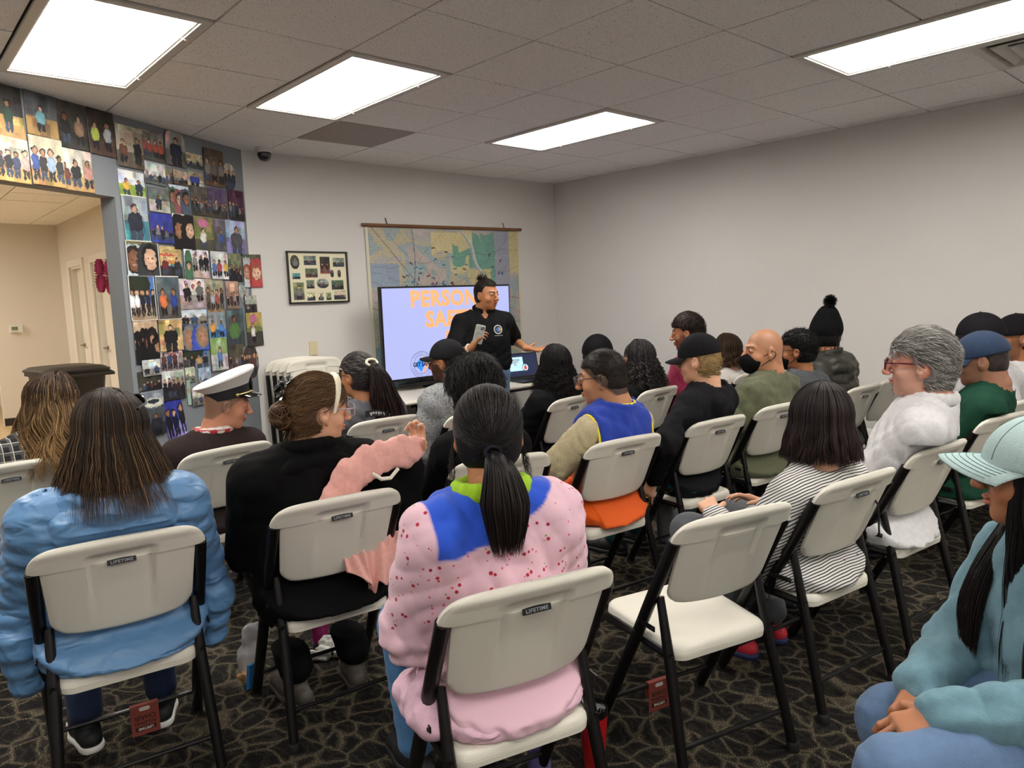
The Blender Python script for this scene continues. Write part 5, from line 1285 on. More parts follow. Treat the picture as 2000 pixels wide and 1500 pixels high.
def tail(p, a, pts, n=220, r_=.025, r1=.03, r2=.004, k=16, root='#1b1412', tip='#1b1412', hi=None, hif=.2, seed=0, r0=.003, wave=.0, curl=0, name='ponytail'):
    """a gathered tail along control points in the person frame"""
    r = np.random.RandomState(seed); C = np.array(pts, float); m = len(C); P = np.zeros((n, k, 3))
    tt = np.linspace(0, m-1, k); base = np.array([[np.interp(t, range(m), C[:, i]) for i in range(3)] for t in tt])
    for _ in range(2): base[1:-1] = (base[:-2]+2*base[1:-1]+base[2:])/4
    prof = np.interp(np.linspace(0, 1, k), [0, .2, .6, 1], [r_*.45, r_, r1, r2])
    for q in range(n):
        a_ = r.uniform(0, 6.28); rad = math.sqrt(r.rand()); o = np.array([math.cos(a_), math.sin(a_)*.75, 0])*rad
        lim = r.uniform(.82, 1.0); ts = np.linspace(0, lim*(k-1), k)
        b = np.array([[np.interp(t, range(k), base[:, i]) for i in range(3)] for t in ts]); pr = np.interp(ts, range(k), prof)
        w = wave*np.sin(np.linspace(0, 9, k)+q)*np.linspace(0, 1, k)
        P[q] = b+pr[:, None]*o+w[:, None]*np.array([math.cos(a_), math.sin(a_), 0])
        if curl: P[q] += curl*np.stack([np.cos(np.linspace(0, 22, k)+q), np.sin(np.linspace(0, 22, k)+q), 0*b[:, 0]], 1)*np.linspace(.2, 1, k)[:, None]
    o = strands(p, P, r0, strand_cols(n, k, root, tip, hi, hif, seed), name=name)
    G = Sdf(); idx = list(range(0, k-3, 3)); G.chain([base[i] for i in idx], [max(.004, prof[i]*.62) for i in idx], .01); V, F = G.mesh(.006)
    mesh_obj('hair_mass', V, F, M_hairA, o, cols=np.tile(np.array(srgb(root))*.7, (len(V), 1)))
    return o
# ---------------------------------------------------------------- things worn on the head
def cap_hat(p, col, brim=True, byaw=0., tilt=0., brim_l=.072, name='baseball_cap', m=None, deep=.0, trucker=None, sc=1.0, curve=.35, lift=.0, up_=0., opening=False, h=.0045, flat=False, back_z=None):
    """byaw: 0 brim forward, pi = worn backwards"""
    m = m or fabric('cap_'+col, col, .8, .4, 260)
    RC = np.array(Matrix.Rotation(byaw, 3, 'Z') @ Matrix.Rotation(-tilt, 3, 'X'), dtype=np.float32); c0 = A3(0, -.012, .028+lift)
    S = Sdf(); S.ell((0, 0, .0), (.0895*sc, .1075*sc, .1015*sc+up_), .02)
    if flat: S.ell((0, .03, .07), (.06*sc, .05*sc, .04), .04)
    zb_ = -.006-deep
    def disp(X, Y, Z):
        a = np.arctan2(X, Y); return .0014*np.exp(-(np.sin(a*3)/.09)**2)*(Z > .01)
    def cuts(D, X, Y, Z):
        D = np.maximum(D, zb_-Z)
        if opening: D = np.maximum(D, .034-np.sqrt(X**2+(Z-zb_)**2)+np.where(Y < 0, 0, -1))
        return D
    V, F = S.mesh(h, disp=disp, cuts=cuts); V = laplace(V, F, 1, .3)
    tr = lambda v: HT(p, np.asarray(v) @ RC.T + c0)
    o = mesh_obj(name, tr(V), F, m, p['E'])
    MB_ = MB(); MB_.lathe([(.006, 0), (.0055, .003), (0, .0045)], 10); mesh_obj('button', tr(np.array(MB_.V)+A3(0, 0, .1005*sc+up_)), MB_.F, m, o)
    if brim:
        n = 22; k = 8; rings = []; Vt = []; 
        for dz in (0, .0035):
            for i in range(n+1):
                a = -1.22+2.44*i/n
                bx, by = .0885*sc*math.sin(a), .1065*sc*math.cos(a)
                ext = brim_l*(max(0, math.cos(a*.98))**.55)
                for j in range(k+1):
                    f = j/k; x = bx*(1+.02*f); y = by-.006+ext*f; z = zb_+.006+dz-curve*(x**2)*9.0*(.35+.65*f)-.012*f*f
                    Vt.append((x, y, z))
        N_ = (n+1)*(k+1); F_ = []
        for i in range(n):
            for j in range(k):
                a, b, c, d = i*(k+1)+j, (i+1)*(k+1)+j, (i+1)*(k+1)+j+1, i*(k+1)+j+1; F_ += [(a, b, c, d), (a+N_, d+N_, c+N_, b+N_)]
        for i in range(n): a, b = i*(k+1)+k, (i+1)*(k+1)+k; F_.append((a, b, b+N_, a+N_))
        mesh_obj('brim', tr(Vt), F_, m, o)
        st = []
    return o, tr
def glasses(p, col, lens=True, shape='rect', w_=.026, hh=.017, thick=.0022, y0=.108, z0=.004, m=None):
    m = m or mat('frame_'+col, col, .25, coat=.5); mb = MB()
    for s in (-1, 1):
        pts = []
        for i in range(25):
            a = 2*math.pi*i/24; q = 4 if shape == 'rect' else 2.4; ca, sa = math.cos(a), math.sin(a); rr_ = (abs(ca)**q+abs(sa)**q)**(-1/q)
            pts.append((s*.033+w_*rr_*ca, y0-.1*abs(s*.033+w_*rr_*ca)**1*.25, z0+hh*rr_*sa))
        mb.tube(pts, thick, 6, cap=False)
        mb.tube([(s*.058, y0-.002, z0+.008), (s*.074, y0-.02, z0+.008), (s*.083, .0, z0+.006), (s*.084, -.02, z0-.008)], thick, 6)
    mb.tube([(-.009, y0, z0+.005), (0, y0+.002, z0+.008), (.009, y0, z0+.005)], thick, 6)
    o = mesh_obj('glasses', HT(p, mb.V), mb.F, m, p['E'])
    if lens:
        for s in (-1, 1):
            n = 20; V = [(s*.033+w_*.96*math.cos(2*math.pi*i/n), y0-.1*abs(s*.033+w_*.96*math.cos(2*math.pi*i/n))*.25, z0+hh*.96*math.sin(2*math.pi*i/n)) for i in range(n)]
            mesh_obj('lens', HT(p, V), [tuple(range(n))], M_lens, o, smooth=False)
    return o
def face_mask(p, col='#101012', name='face_mask'):
    S = Sdf(); S.ell((0, .045, -.055), (.058, .068, .05), .02); S.ell((0, .088, -.045), (.02, .035, .035), .03); S.ell((0, .06, -.09), (.03, .045, .025), .02)
    V, F = S.mesh(.005, grow=.004, cuts=lambda D, X, Y, Z: np.maximum(np.maximum(D, .036-Y-np.clip(Z+.06, -.05, .05)*.3), Z+.004+(.03*np.abs(X)/.06)))
    V = laplace(V, F, 2, .4); o = mesh_obj(name, HT(p, V), F, fabric('mask_black', col, .9), p['E'])
    for s in (-1, 1):
        mb = MB(); mb.tube([(s*.056, .04, -.03), (s*.072, .01, -.015), (s*.086, -.02, .004), (s*.084, -.034, -.006)], .0022, 6); mb.tube([(s*.054, .035, -.075), (s*.072, .0, -.05), (s*.085, -.03, -.03), (s*.084, -.036, -.01)], .0022, 6)
        mesh_obj('ear_loop', HT(p, mb.V), mb.F, MATS['mask_black'], o)
    return o
# ---------------------------------------------------------------- cloth materials with patterns
def m_marl(name, a, b_, sc=260):
    m, nt, b, N, L = nodes(name, .95); tc = N('TexCoord'); n = N('TexNoise', Scale=float(sc), Detail=2.); L(tc.outputs['Object'], n.inputs['Vector'])
    r = ramp(N, [(.4, a), (.6, b_)]); L(n.outputs['Fac'], r.inputs['Fac']); L(r.outputs['Color'], b.inputs['Base Color'])
    bp = N('Bump', Strength=.4, Distance=.004); L(n.outputs['Fac'], bp.inputs['Height']); L(bp.outputs['Normal'], b.inputs['Normal']); return m
def m_stripe(name, a, b_, freq=82.):
    m, nt, b, N, L = nodes(name, .9); tc = N('TexCoord'); s = N('SeparateXYZ'); L(tc.outputs['Object'], s.inputs[0])
    nz = N('TexNoise', Scale=5.); L(tc.outputs['Object'], nz.inputs['Vector'])
    ab = N('Math', operation='MULTIPLY'); L(s.outputs['Y'], ab.inputs[0]); ab.inputs[1].default_value = 1.6
    gt = N('Math', operation='GREATER_THAN'); L(ab.outputs[0], gt.inputs[0]); gt.inputs[1].default_value = -1.
    # body stripes level, sleeve stripes slanted
    m1 = N('Math', operation='MULTIPLY'); L(ab.outputs[0], m1.inputs[0]); m1.inputs[1].default_value = .45
    m2 = N('Math', operation='MULTIPLY'); L(m1.outputs[0], m2.inputs[0]); L(gt.outputs[0], m2.inputs[1])
    ad = N('Math', operation='ADD'); L(s.outputs['Z'], ad.inputs[0]); L(m2.outputs[0], ad.inputs[1])
    a3 = N('Math', operation='MULTIPLY_ADD'); L(nz.outputs['Fac'], a3.inputs[0]); a3.inputs[1].default_value = .035; L(ad.outputs[0], a3.inputs[2])
    mm = N('Math', operation='MULTIPLY'); L(a3.outputs[0], mm.inputs[0]); mm.inputs[1].default_value = freq
    fr = N('Math', operation='FRACT'); L(mm.outputs[0], fr.inputs[0]); lt = N('Math', operation='LESS_THAN'); L(fr.outputs[0], lt.inputs[0]); lt.inputs[1].default_value = .36
    mix = N('MixRGB'); L(lt.outputs[0], mix.inputs[0]); mix.inputs[1].default_value = (*srgb(a), 1); mix.inputs[2].default_value = (*srgb(b_), 1)
    v = N('TexVoronoi', Scale=15.); L(tc.outputs['Object'], v.inputs['Vector']); l2 = N('Math', operation='LESS_THAN'); L(v.outputs['Distance'], l2.inputs[0]); l2.inputs[1].default_value = .08
    mix2 = N('MixRGB'); L(l2.outputs[0], mix2.inputs[0]); L(mix.outputs[0], mix2.inputs[1]); mix2.inputs[2].default_value = (*srgb('#6b2836'), 1)
    L(mix2.outputs[0], b.inputs['Base Color']); return creases(m)
def m_plaid(name):
    m, nt, b, N, L = nodes(name, .9); tc = N('TexCoord'); s = N('SeparateXYZ'); L(tc.outputs['Object'], s.inputs[0]); outs = []
    for ax in ('X', 'Z'):
        mm = N('Math', operation='MULTIPLY'); L(s.outputs[ax], mm.inputs[0]); mm.inputs[1].default_value = 26.
        fr = N('Math', operation='FRACT'); L(mm.outputs[0], fr.inputs[0]); r = ramp(N, [(0, '#17171a'), (.5, '#17171a'), (.52, '#4a4a4c'), (.8, '#4a4a4c'), (.83, '#c9c4b8'), (.9, '#17171a')], 'CONSTANT'); L(fr.outputs[0], r.inputs['Fac']); outs.append(r)
    mix = N('MixRGB', blend_type='LIGHTEN'); mix.inputs[0].default_value = .8; L(outs[0].outputs['Color'], mix.inputs[1]); L(outs[1].outputs['Color'], mix.inputs[2]); L(mix.outputs[0], b.inputs['Base Color']); return m
def m_cherry():
    m, nt, b, N, L = nodes('pink_fleece_cherry_print', .9); b.inputs['Sheen Weight'].default_value = .15
    a = N('VertexColor'); a.layer_name = 'Col'; tc = N('TexCoord'); s = N('SeparateXYZ'); L(tc.outputs['Object'], s.inputs[0])
    prev = a.outputs['Color']
    up_ = N('MapRange'); up_.inputs['From Min'].default_value = .70; up_.inputs['From Max'].default_value = .705; L(s.outputs['Z'], up_.inputs['Value'])
    sa = N('SeparateColor'); L(a.outputs['Color'], sa.inputs[0]); rd = N('Math', operation='GREATER_THAN'); L(sa.outputs[0], rd.inputs[0]); rd.inputs[1].default_value = .5
    msk = N('Math', operation='MULTIPLY'); L(up_.outputs[0], msk.inputs[0]); L(rd.outputs[0], msk.inputs[1])
    for off, sc, th, c in (((0, 0, 0), 30., .15, '#b3203c'), ((.35, .1, .12), 30., .14, '#a81c36'), ((.2, .0, -.28), 30., .09, '#6f9a4a'), ((.6, .3, .5), 38., .13, '#d8607a'), ((.7, .4, .55), 38., .12, '#d8607a')):
        mp = N('Mapping'); mp.inputs['Location'].default_value = tuple(x/ (sc/1.0)*1.0 for x in off) if sc == 30. else (.02, .01, .02)
        L(tc.outputs['Object'], mp.inputs['Vector']); v = N('TexVoronoi', Scale=sc); v.inputs['Randomness'].default_value = .75; L(mp.outputs[0], v.inputs['Vector'])
        lt = N('Math', operation='LESS_THAN'); L(v.outputs['Distance'], lt.inputs[0]); lt.inputs[1].default_value = th
        k = N('Math', operation='MULTIPLY'); L(lt.outputs[0], k.inputs[0]); L(msk.outputs[0], k.inputs[1])
        mx = N('MixRGB'); L(k.outputs[0], mx.inputs[0]); L(prev, mx.inputs[1]); mx.inputs[2].default_value = (*srgb(c), 1); prev = mx.outputs[0]
    L(prev, b.inputs['Base Color']); return creases(m)
M_marl = m_marl('grey_marl_fleece', '#4a4c4f', '#a9abac'); M_marl2 = m_marl('dark_grey_marl', '#34363a', '#5a5d61', 320)
M_vcol = mat('cloth_two_colour', None, .9, attr='Col', sheen=.1, bump=.3, bscale=260)
for _m in (M_marl, M_marl2, M_vcol): creases(_m)
def W2L(pos, yaw, w_):
    c, s = math.cos(-yaw), math.sin(-yaw); x, y = w_[0]-pos[0], w_[1]-pos[1]; return (c*x-s*y, s*x+c*y, w_[2])
def P_(key, label, head, hyaw, pos=None, yaw=None, **k):
    c = CH.get(key, (0, 0, 0)); pos = pos or c[:2]; yaw = c[2] if yaw is None else yaw
    return person(key, label, pos, yaw, head, R(hyaw), **k)
def extra(p, S, h, name, m, parent=None, cols=None, disp=None, cuts=None, sm=1, group=None):
    V, F = S.mesh(h, disp=disp, cuts=cuts); V = laplace(V, F, sm, .4) if sm else V
    return mesh_obj(name, V, F, m, parent or p['E'], cols=cols(V) if cols else None)
def sphere(c, r, seg=12):
    mb = MB(); mb.lathe([(0, -r)]+[(r*math.sin(t), -r*math.cos(t)) for t in np.linspace(.3, 2.84, 7)]+[(0, r)], seg); return np.array(mb.V)+np.asarray(c), mb.F

# ================================================================ THE PRESENTER
pos, yaw = (1.87, 1.34), R(152)
def hoodless(**k): return dict(**k)
wl = W2L(pos, yaw, (1.585, 1.15, 1.13)); wr = W2L(pos, yaw, (2.17, 1.17, 1.075))
dph = nrm(A3(*W2L((0, 0), yaw, (.25, -.35, .62)))); dop = nrm(A3(*W2L((0, 0), yaw, (.9, -.35, -.18))))
# her right hand is at local -x when facing the room
phone_n = nrm(A3(*W2L((0, 0), yaw, (.45, .55, .2))))
p = person('pres', 'speaker standing by the television in a black polo shirt, hands out', pos, yaw, (1.87, 1.29, 1.515), R(-172), hpitch=.08, skin='#b0764f',
    stand=True, wd=1.12, fat=1.08, neck_r=.06, brow='#1a0f0a', lips='#8f4338', masc=0,
    top=dict(col='#121214', th=.018, sleeve='short', sl=.78, name='polo_shirt', hem=.5, drop=.0, vneck=.055, fold=.007, collar=.0, bw=1.08, h=.008),
    legs=dict(col='#55718f', name='jeans', th=.01), shoes='#15151a',
    hands=((wr, dict(d=dop, n=W2L((0, 0), yaw, (-.3, -.2, 1.)), curl=.35)), (wl, dict(d=dph, n=W2L((0, 0), yaw, (.8, -.5, .3)), curl=.75))), eyes=True, hands_h=.0042)
i_ph = 1
def polo(p):
    Nk, up, fw, rt = p['Nk'], p['up'], p['fw'], p['rt']
    S = Sdf(); n = 14
    pts = []
    for i in range(n+1):
        a = R(-160+320*i/n)                     # open at the front
        q = Nk+up*(.035-.028*max(0, math.cos(a)))*1.0
        back = -math.cos(a)
        pts.append(Nk+rt*.072*math.sin(a)-fw*.07*math.cos(a)*1.0+up*(.030+.018*math.cos(a)))
    S.chain(pts, [.013]*(n+1), .01, sc=(1, 1, 1.7))
    tips = [(Nk+rt*s*.055+fw*.062+up*.002, Nk+rt*s*.045+fw*.098-up*.05) for s in (-1, 1)]
    extra(p, S, .006, 'collar', MATS['fabric_pres'])
    MB_ = MB(); MB_.box((0, 0, 0), (.022, .004, .12)); 
    o = MB_.build('placket', MATS['fabric_pres'], p['E']); o.matrix_local = Matrix.Translation(tuple(Nk-up*.10+fw*.118)) @ Matrix.Rotation(R(10), 4, 'X')
polo(p)
c = p['CHC']+p['fw']*.133+p['rt']*-.085+p['up']*.045
lg_ = empty('shirt_logo', (0, 0, 0)); lg_.parent = p['E']
lg_.matrix_local = Matrix.Translation(tuple(p['CHC']+p['fw']*.122+p['rt']*-.085+p['up']*.03)) @ Matrix.Rotation(R(14), 4, 'Z') @ Matrix.Rotation(R(100), 4, 'X') @ Matrix.Rotation(math.pi, 4, 'Y') @ Matrix.Rotation(0, 4, 'Z')
p['logo_frame'] = lg_
# hair: pulled back into a high bun
hair_cap(p, grow=.006, line=.074, back=-.065, col='#15100e', bump=.0012, vol=(.002, .002, .004))
scalp_strands(p, n=1100, col='#1a1411', length=.06, lift=.003, mess=.001, direction=(0, -.6, .75), front=.070, low=-.07, r0=.0015, hi='#3a2a22', hif=.15)
S = Sdf(); bc = HT(p, [0, -.055, .128]); 
for i in range(7):
    a = i*.9; S.ell(bc+A3(.020*math.cos(a), .020*math.sin(a), .006*math.sin(a*2)), (.022, .022, .019), .012)
bun = extra(p, S, .004, 'hair_bun', M_hairA, cols=lambda V: np.tile(np.array(srgb('#15100e')), (len(V), 1))*(1+.5*np.sin(V[:, :1]*500)))
r_ = np.random.RandomState(4); PT = np.zeros((90, 8, 3))
for i in range(90):
    v = nrm(r_.randn(3)); b0 = bc+v*.028; t_ = nrm(np.cross(v, r_.randn(3)))
    for j in range(8): PT[i, j] = b0+t_*.04*j/7*(1 if i % 4 else 1.4)+v*.008*math.sin(j/7*3.1)
strands(p, PT, .0018, strand_cols(90, 8, '#1a1411', '#2a1f18'), parent=bun)
for s in (-1, 1):
    V, F = sphere(HT(p, [s*.079, -.002, -.038]), .005); mesh_obj('earring', V, F, mat('gold', '#c9a24a', .25, 1), p['E'])
# phone in the hand
ph = empty('phone', (0, 0, 0), 0, 'phone in a clear grey case held up in the hand of the standing speaker', 'phone')
W = p['Wr'][i_ph]; cc = W+nrm(dph)*.088
xw = nrm(phone_n); zw = nrm(dph*.6+A3(0, 0, .8)); zw = nrm(zw-xw*float(zw@xw)); yw = np.cross(zw, xw)
cc = cc+xw*-.022
Mx = Matrix(((yw[0], -xw[0], zw[0], cc[0]+zw[0]*.03), (yw[1], -xw[1], zw[1], cc[1]+zw[1]*.03), (yw[2], -xw[2], zw[2], cc[2]+zw[2]*.03), (0, 0, 0, 1)))
ph.matrix_world = Matrix.Translation((pos[0], pos[1], 0)) @ Matrix.Rotation(yaw, 4, 'Z') @ Mx
def rr_plate(w_, h_, t_, r_): 
    return MB().rbox((0, 0, 0), (w_, h_, t_), r_, 0, rotm(math.pi/2, 0, 0))
rr_plate(.074, .15, .009, .012).build('phone_case', mat('case_grey', '#b9bab6', .3), ph)
for sgn in (1, -1):
    rr_plate(.03, .03, .003, .007).build('camera_bump', mat('camera_bump', '#8f908e', .3), ph).location = (sgn*0-.016, sgn*.0055, .052)
    for dx, dz in ((-.006, .006), (.006, -.006)):
        MB().lathe([(0, -.002), (.0055, -.002), (.0055, .002), (0, .002)], 14, 0, rotm(math.pi/2, 0, 0)).build('camera_lens', M_blk, ph).location = (-.016+dx, sgn*.0072, .052+dz)
    mb = MB(); mb.tube([(.022*math.cos(t), sgn*.0055, -.008+.022*math.sin(t)) for t in np.linspace(0, 6.28, 28)], .0013, 5, cap=False); mb.build('magnet_ring', mat('ring_grey', '#7e7f7d', .4), ph)
# watch
d_ = nrm(p['El'][i_ph]-W); mb = MB(); a_ = nrm(np.cross(d_, A3(0, 0, 1))); b_ = np.cross(d_, a_)
mb.tube([W+d_*.035+(a_*math.cos(t)+b_*math.sin(t))*.031 for t in np.linspace(0, 6.28, 22)], .006, 6, cap=False, flat=1.0)
mb.build('watch_band', mat('watch_white', '#d9d6cf', .5), p['E'])
# round crest on the chest
mb = MB(); n = 24
mb.add([(.036*math.cos(2*math.pi*i/n), .036*math.sin(2*math.pi*i/n), 0) for i in range(n)], [tuple(range(n))], 0)
mb.add([(.030*math.cos(2*math.pi*i/n), .030*math.sin(2*math.pi*i/n), .0006) for i in range(n)], [tuple(range(n))], 1)
mb.add([(-.022, 0, .0012), (0, -.016, .0012), (.022, 0, .0012), (0, .016, .0012)], [(0, 1, 2, 3)], 2); mb.add([(0, .016, .0014), (.012, .016, .0014), (.03, 0, .0014), (.012, -.016, .0014), (0, -.016, .0014), (.018, 0, .0014)], [(0, 5, 2, 1), (5, 4, 3, 2)], 3)
for i in range(7): mb.add(np.array([(-.003, -.0018, .0006), (.003, -.0018, .0006), (.003, .0018, .0006), (-.003, .0018, .0006)])+np.array([-.03+.01*i, -.048, 0]), [(0, 1, 2, 3)], 0)
crest = mb.build('crest', [mat('crest_white', '#d4d3d0', .6), mat('crest_navy', '#23283a', .6), mat('crest_blue', '#3a6fb5', .6), mat('crest_gold', '#c99a4a', .6)], lg_, smooth=False)
crest.modifiers.new('t', 'SOLIDIFY').thickness = .001
# ================================================================ LEFT SIDE OF THE ROOM
# wavy haired person at the left edge
p = P_('leopard', 'person at the left edge, long wavy hair fading from brown to blonde', (-1.17, .90, 1.07), -68, hpitch=.05, skin='fair', hs=1.06,
    top=dict(mat=m_plaid('plaid_black_white'), name='plaid_shirt', th=.02, fold=.008), legs=dict(col='#1f2430'))
long_hair(p, n=2600, k=24, length=.36, spread=1.5, wave=.022, wfreq=1.5, r0=.0026, root='#33241c', tip='#94724a', hi='#a5855a', hif=.28, seed=3, face=48, vol=.022, flare=.07, start=.3, part=.015)
# blue puffer jacket
def puff_disp(X, Y, Z, L): return 0
m_ = mat('blue_quilted_nylon', '#5a86b3', .42, spec=.5, sheen=.1, bump=.25, bscale=40); nt_ = m_.node_tree
w_ = nt_.nodes.new('ShaderNodeTexWave'); w_.bands_direction = 'Z'; w_.wave_profile = 'SIN'; w_.inputs['Scale'].default_value = 5.0; w_.inputs['Distortion'].default_value = 1.2; w_.inputs['Detail Scale'].default_value = 2.
tc_ = nt_.nodes.new('ShaderNodeTexCoord'); nt_.links.new(tc_.outputs['Object'], w_.inputs['Vector']); bp_ = nt_.nodes.new('ShaderNodeBump'); bp_.inputs['Distance'].default_value = .014; bp_.inputs['Strength'].default_value = .5
nt_.links.new(w_.outputs['Fac'], bp_.inputs['Height']); b_ = nt_.nodes['Principled BSDF']; nt_.links.new(b_.inputs['Normal'].links[0].from_socket, bp_.inputs['Normal']); nt_.links.new(bp_.outputs['Normal'], b_.inputs['Normal'])
creases(m_, 15., .02, (1, 1, 1.8), .5)
p = P_('blue', 'person in a light blue quilted puffer jacket with dark brown hair', (-1.27, -.60, 1.11), -38, hpitch=.12, skin='fair', hs=1.06, wd=1.22,
    hands=(((-.16, .27, .6), None), ((.16, .27, .6), None)),
    top=dict(mat=mat('blue_quilted_nylon', '#5a86b3', .42, spec=.5, sheen=.1, bump=.25, bscale=40), name='puffer_jacket', th=.032, puff=(.012, .062, .2), fold=.002, hem=.43, bw=1.12, h=.0075, smooth=1, hood=False, neck=.03, collar=.02, waist=.004), legs=dict(col='#24324f', name='jeans', th=.006),
    shoes='#17171b', shoe_sole='#e4e2de', feet=[(-.13, .24, .10), (.11, .26, .10)])
S = Sdf(); q = p['Nk']-p['up']*.065-p['fw']*.105; rt, up, fw = p['rt'], p['up'], p['fw']
S.chain([q-rt*.155+up*.045+fw*.075, q-rt*.12-up*.02, q-rt*.06-up*.085-fw*.02, q-up*.105-fw*.03, q+rt*.06-up*.085-fw*.02, q+rt*.12-up*.02, q+rt*.155+up*.045+fw*.075], [.03, .042, .055, .06, .055, .042, .03], .03)
S.chain([q-rt*.1+up*.05+fw*.03, q+up*.015-fw*.01, q+rt*.1+up*.05+fw*.03], [.03, .045, .03], .04)
def hd(X, Y, Z): return -.006*(np.sqrt(np.abs(np.sin((Z+.25*np.abs(X)*.4)*50)))-.5)-.002*np.sin(X*150+12*np.sin(Z*40))*np.clip(np.cos(X*42), 0, 1)
extra(p, S, .0065, 'hood', MATS['blue_quilted_nylon'], disp=hd, cuts=lambda D, X, Y, Z: chair_clip(D, X, Y, Z, p['pos'], p['yaw'], 'blue', .02))
# jacket sleeves hanging by the chair and the lower hem bulge
S = Sdf(); hc = p['HC']
S.cap(hc+A3(-.09, -.03, .02), hc+A3(.09, -.03, .02), .12, .12, .05, sc=(1.05, 1, .7)); S.cap(hc+A3(-.1, -.07, -.035), hc+A3(.1, -.07, -.035), .06, .06, .05)
extra(p, S, .0075, 'jacket_hem', MATS['blue_quilted_nylon'], disp=lambda X, Y, Z: -.011*(np.sqrt(np.abs(np.sin((Z+.15*X)*48)))-.5)-.003*np.sin(X*60+9*np.sin(Z*60)), cuts=lambda D, X, Y, Z: np.maximum(chair_clip(D, X, Y, Z, p['pos'], p['yaw'], 'blue', .014-.014*np.abs(np.sin((Z+.15*X+.01*np.sin(9*X))*52))**.5), .426-Z))
for s in (-1, 1):
    S = Sdf(); e = p['El'][0 if s < 0 else 1]; S.chain([e+A3(0, 0, .02), e+A3(s*.035, -.02, -.12), e+A3(s*.02, .0, -.27)], [.062, .06, .045], .03, puff=(.012, .06, 0))
    extra(p, S, .0075, 'jacket_sleeve', MATS['blue_quilted_nylon'], disp=lambda X, Y, Z: -.003*np.sin(X*90+Z*60+9*np.sin(Y*60)))
long_hair(p, n=3600, k=20, length=.25, spread=1.35, wave=.0018, r0=.0020, root='#241a15', tip='#3d2c20', hi='#7d6042', hif=.25, seed=9, face=52, vol=.024, flare=.055, part=-.02, back_off=.09, lenvar=.28, start=.3)
for s in (-1, 1):
    pts = [[s*(.033+.030*math.cos(a)), .085-.02*math.cos(a)*1, .098+.021*math.sin(a)] for a in np.linspace(0, 6.28, 22)]
    mb = MB(); mb.tube(HT(p, pts), .0035, 6, cap=False); mb.add(HT(p, pts), [tuple(range(len(pts)))])
    mb.tube(HT(p, [[s*.062, .075, .10], [s*.083, .03, .092], [s*.088, -.04, .075]]), .004, 6); mb.build('sunglasses', mat('sunglass_black', '#0e0d10', .12, coat=1), p['E'])
# uniformed man with the white cap
p = P_('uniform', 'man in a dark uniform jacket with a white topped officer cap and striped scarf', (-.52, .47, 1.02), -103, hpitch=.22, skin='pink', hs=1.04, masc=.7, wd=1.16, nose=1.15, yaw=.05,
    buzz=('#6e5a48', .75), top=dict(col='#2e2524', name='uniform_jacket', th=.02, fold=.003, h=.009), legs=dict(col='#15151a'), brow='#6b5a4a')
Mw = mat('cap_white_cloth', '#dcd8d4', .7); Mb = mat('cap_band_black', '#101216', .7); Mg = mat('gold_braid', '#c3b078', .35, .6, bump=.4, bscale=200); Mv = mat('patent_black', '#0c0c0e', .08, coat=1)
def ringpts(rx, ry, z, cy=0, n=40, tz=0): return [(rx*math.sin(2*math.pi*i/n), cy+ry*math.cos(2*math.pi*i/n), z+tz*math.cos(2*math.pi*i/n)) for i in range(n)]
OC = empty('officer_cap', (0, 0, 0)); OC.parent = p['E']
def HM(p, off=(0, 0, 0), rx=0): 
    m_ = Matrix([[*(p['RH'][i]*p['hs']), p['hl'][i]] for i in range(3)]+[[0, 0, 0, 1]]); return m_ @ Matrix.Translation(off) @ Matrix.Rotation(rx, 4, 'X')
OC.matrix_local = HM(p, (0, -.004, .05), R(22))
MB().loft([ringpts(.083, .1, -.018), ringpts(.085, .102, .0), ringpts(.085, .103, .03), ringpts(.082, .1, .034)]).build('hat_band', Mb, OC)
MB().loft([ringpts(.083, .101, .026, tz=.004), ringpts(.092, .112, .04, tz=.01), ringpts(.122, .138, .066, tz=.018), ringpts(.129, .145, .076, tz=.022), ringpts(.127, .143, .083, tz=.025), ringpts(.116, .13, .086, tz=.027), ringpts(.06, .07, .083, tz=.02), ringpts(.01, .01, .08)]).build('hat_crown', Mw, OC)
V = []; n = 20
for dz in (0, .003):
    for i in range(n+1):
        a = -1.15+2.3*i/n
        for j in range(6):
            f = j/5; V.append(((.086+.002*f)*math.sin(a), .1*math.cos(a)+.05*f*max(0, math.cos(a))**.6, -.014-.028*f*max(0, math.cos(a))**.4+dz-.1*(math.sin(a)*.08)**2))
N_ = (n+1)*6; F = []
for i in range(n):
    for j in range(5): a, b, c, d = i*6+j, (i+1)*6+j, (i+1)*6+j+1, i*6+j+1; F += [(a, b, c, d), (a+N_, d+N_, c+N_, b+N_)]
    F.append((i*6+5, (i+1)*6+5, (i+1)*6+5+N_, i*6+5+N_))
mesh_obj('visor', V, F, Mv, OC)
MB().tube([(.089*math.sin(a), .106*math.cos(a), -.004-.006*math.cos(a)) for a in np.linspace(-1.35, 1.35, 24)], .0075, 8, flat=.5).build('chin_strap', Mg, OC)
MB().loft([ringpts(.02, .006, -.01, .108, 14), ringpts(.026, .008, .02, .112, 14), ringpts(.01, .005, .05, .118, 14)]).build('badge', Mb, OC)
for s in (-1, 1): V, F = sphere((s*.088, .03, -.006), .008); mesh_obj('button', V, F, Mg, OC)
S = Sdf(); Nk, up, fw, rt = p['Nk'], p['up'], p['fw'], p['rt']
S.chain([Nk+rt*.075*math.sin(a)-fw*(.072*math.cos(a))+up*(.012+.008*math.cos(a)) for a in np.linspace(-3.0, 3.0, 13)], [.017]*13, .01)
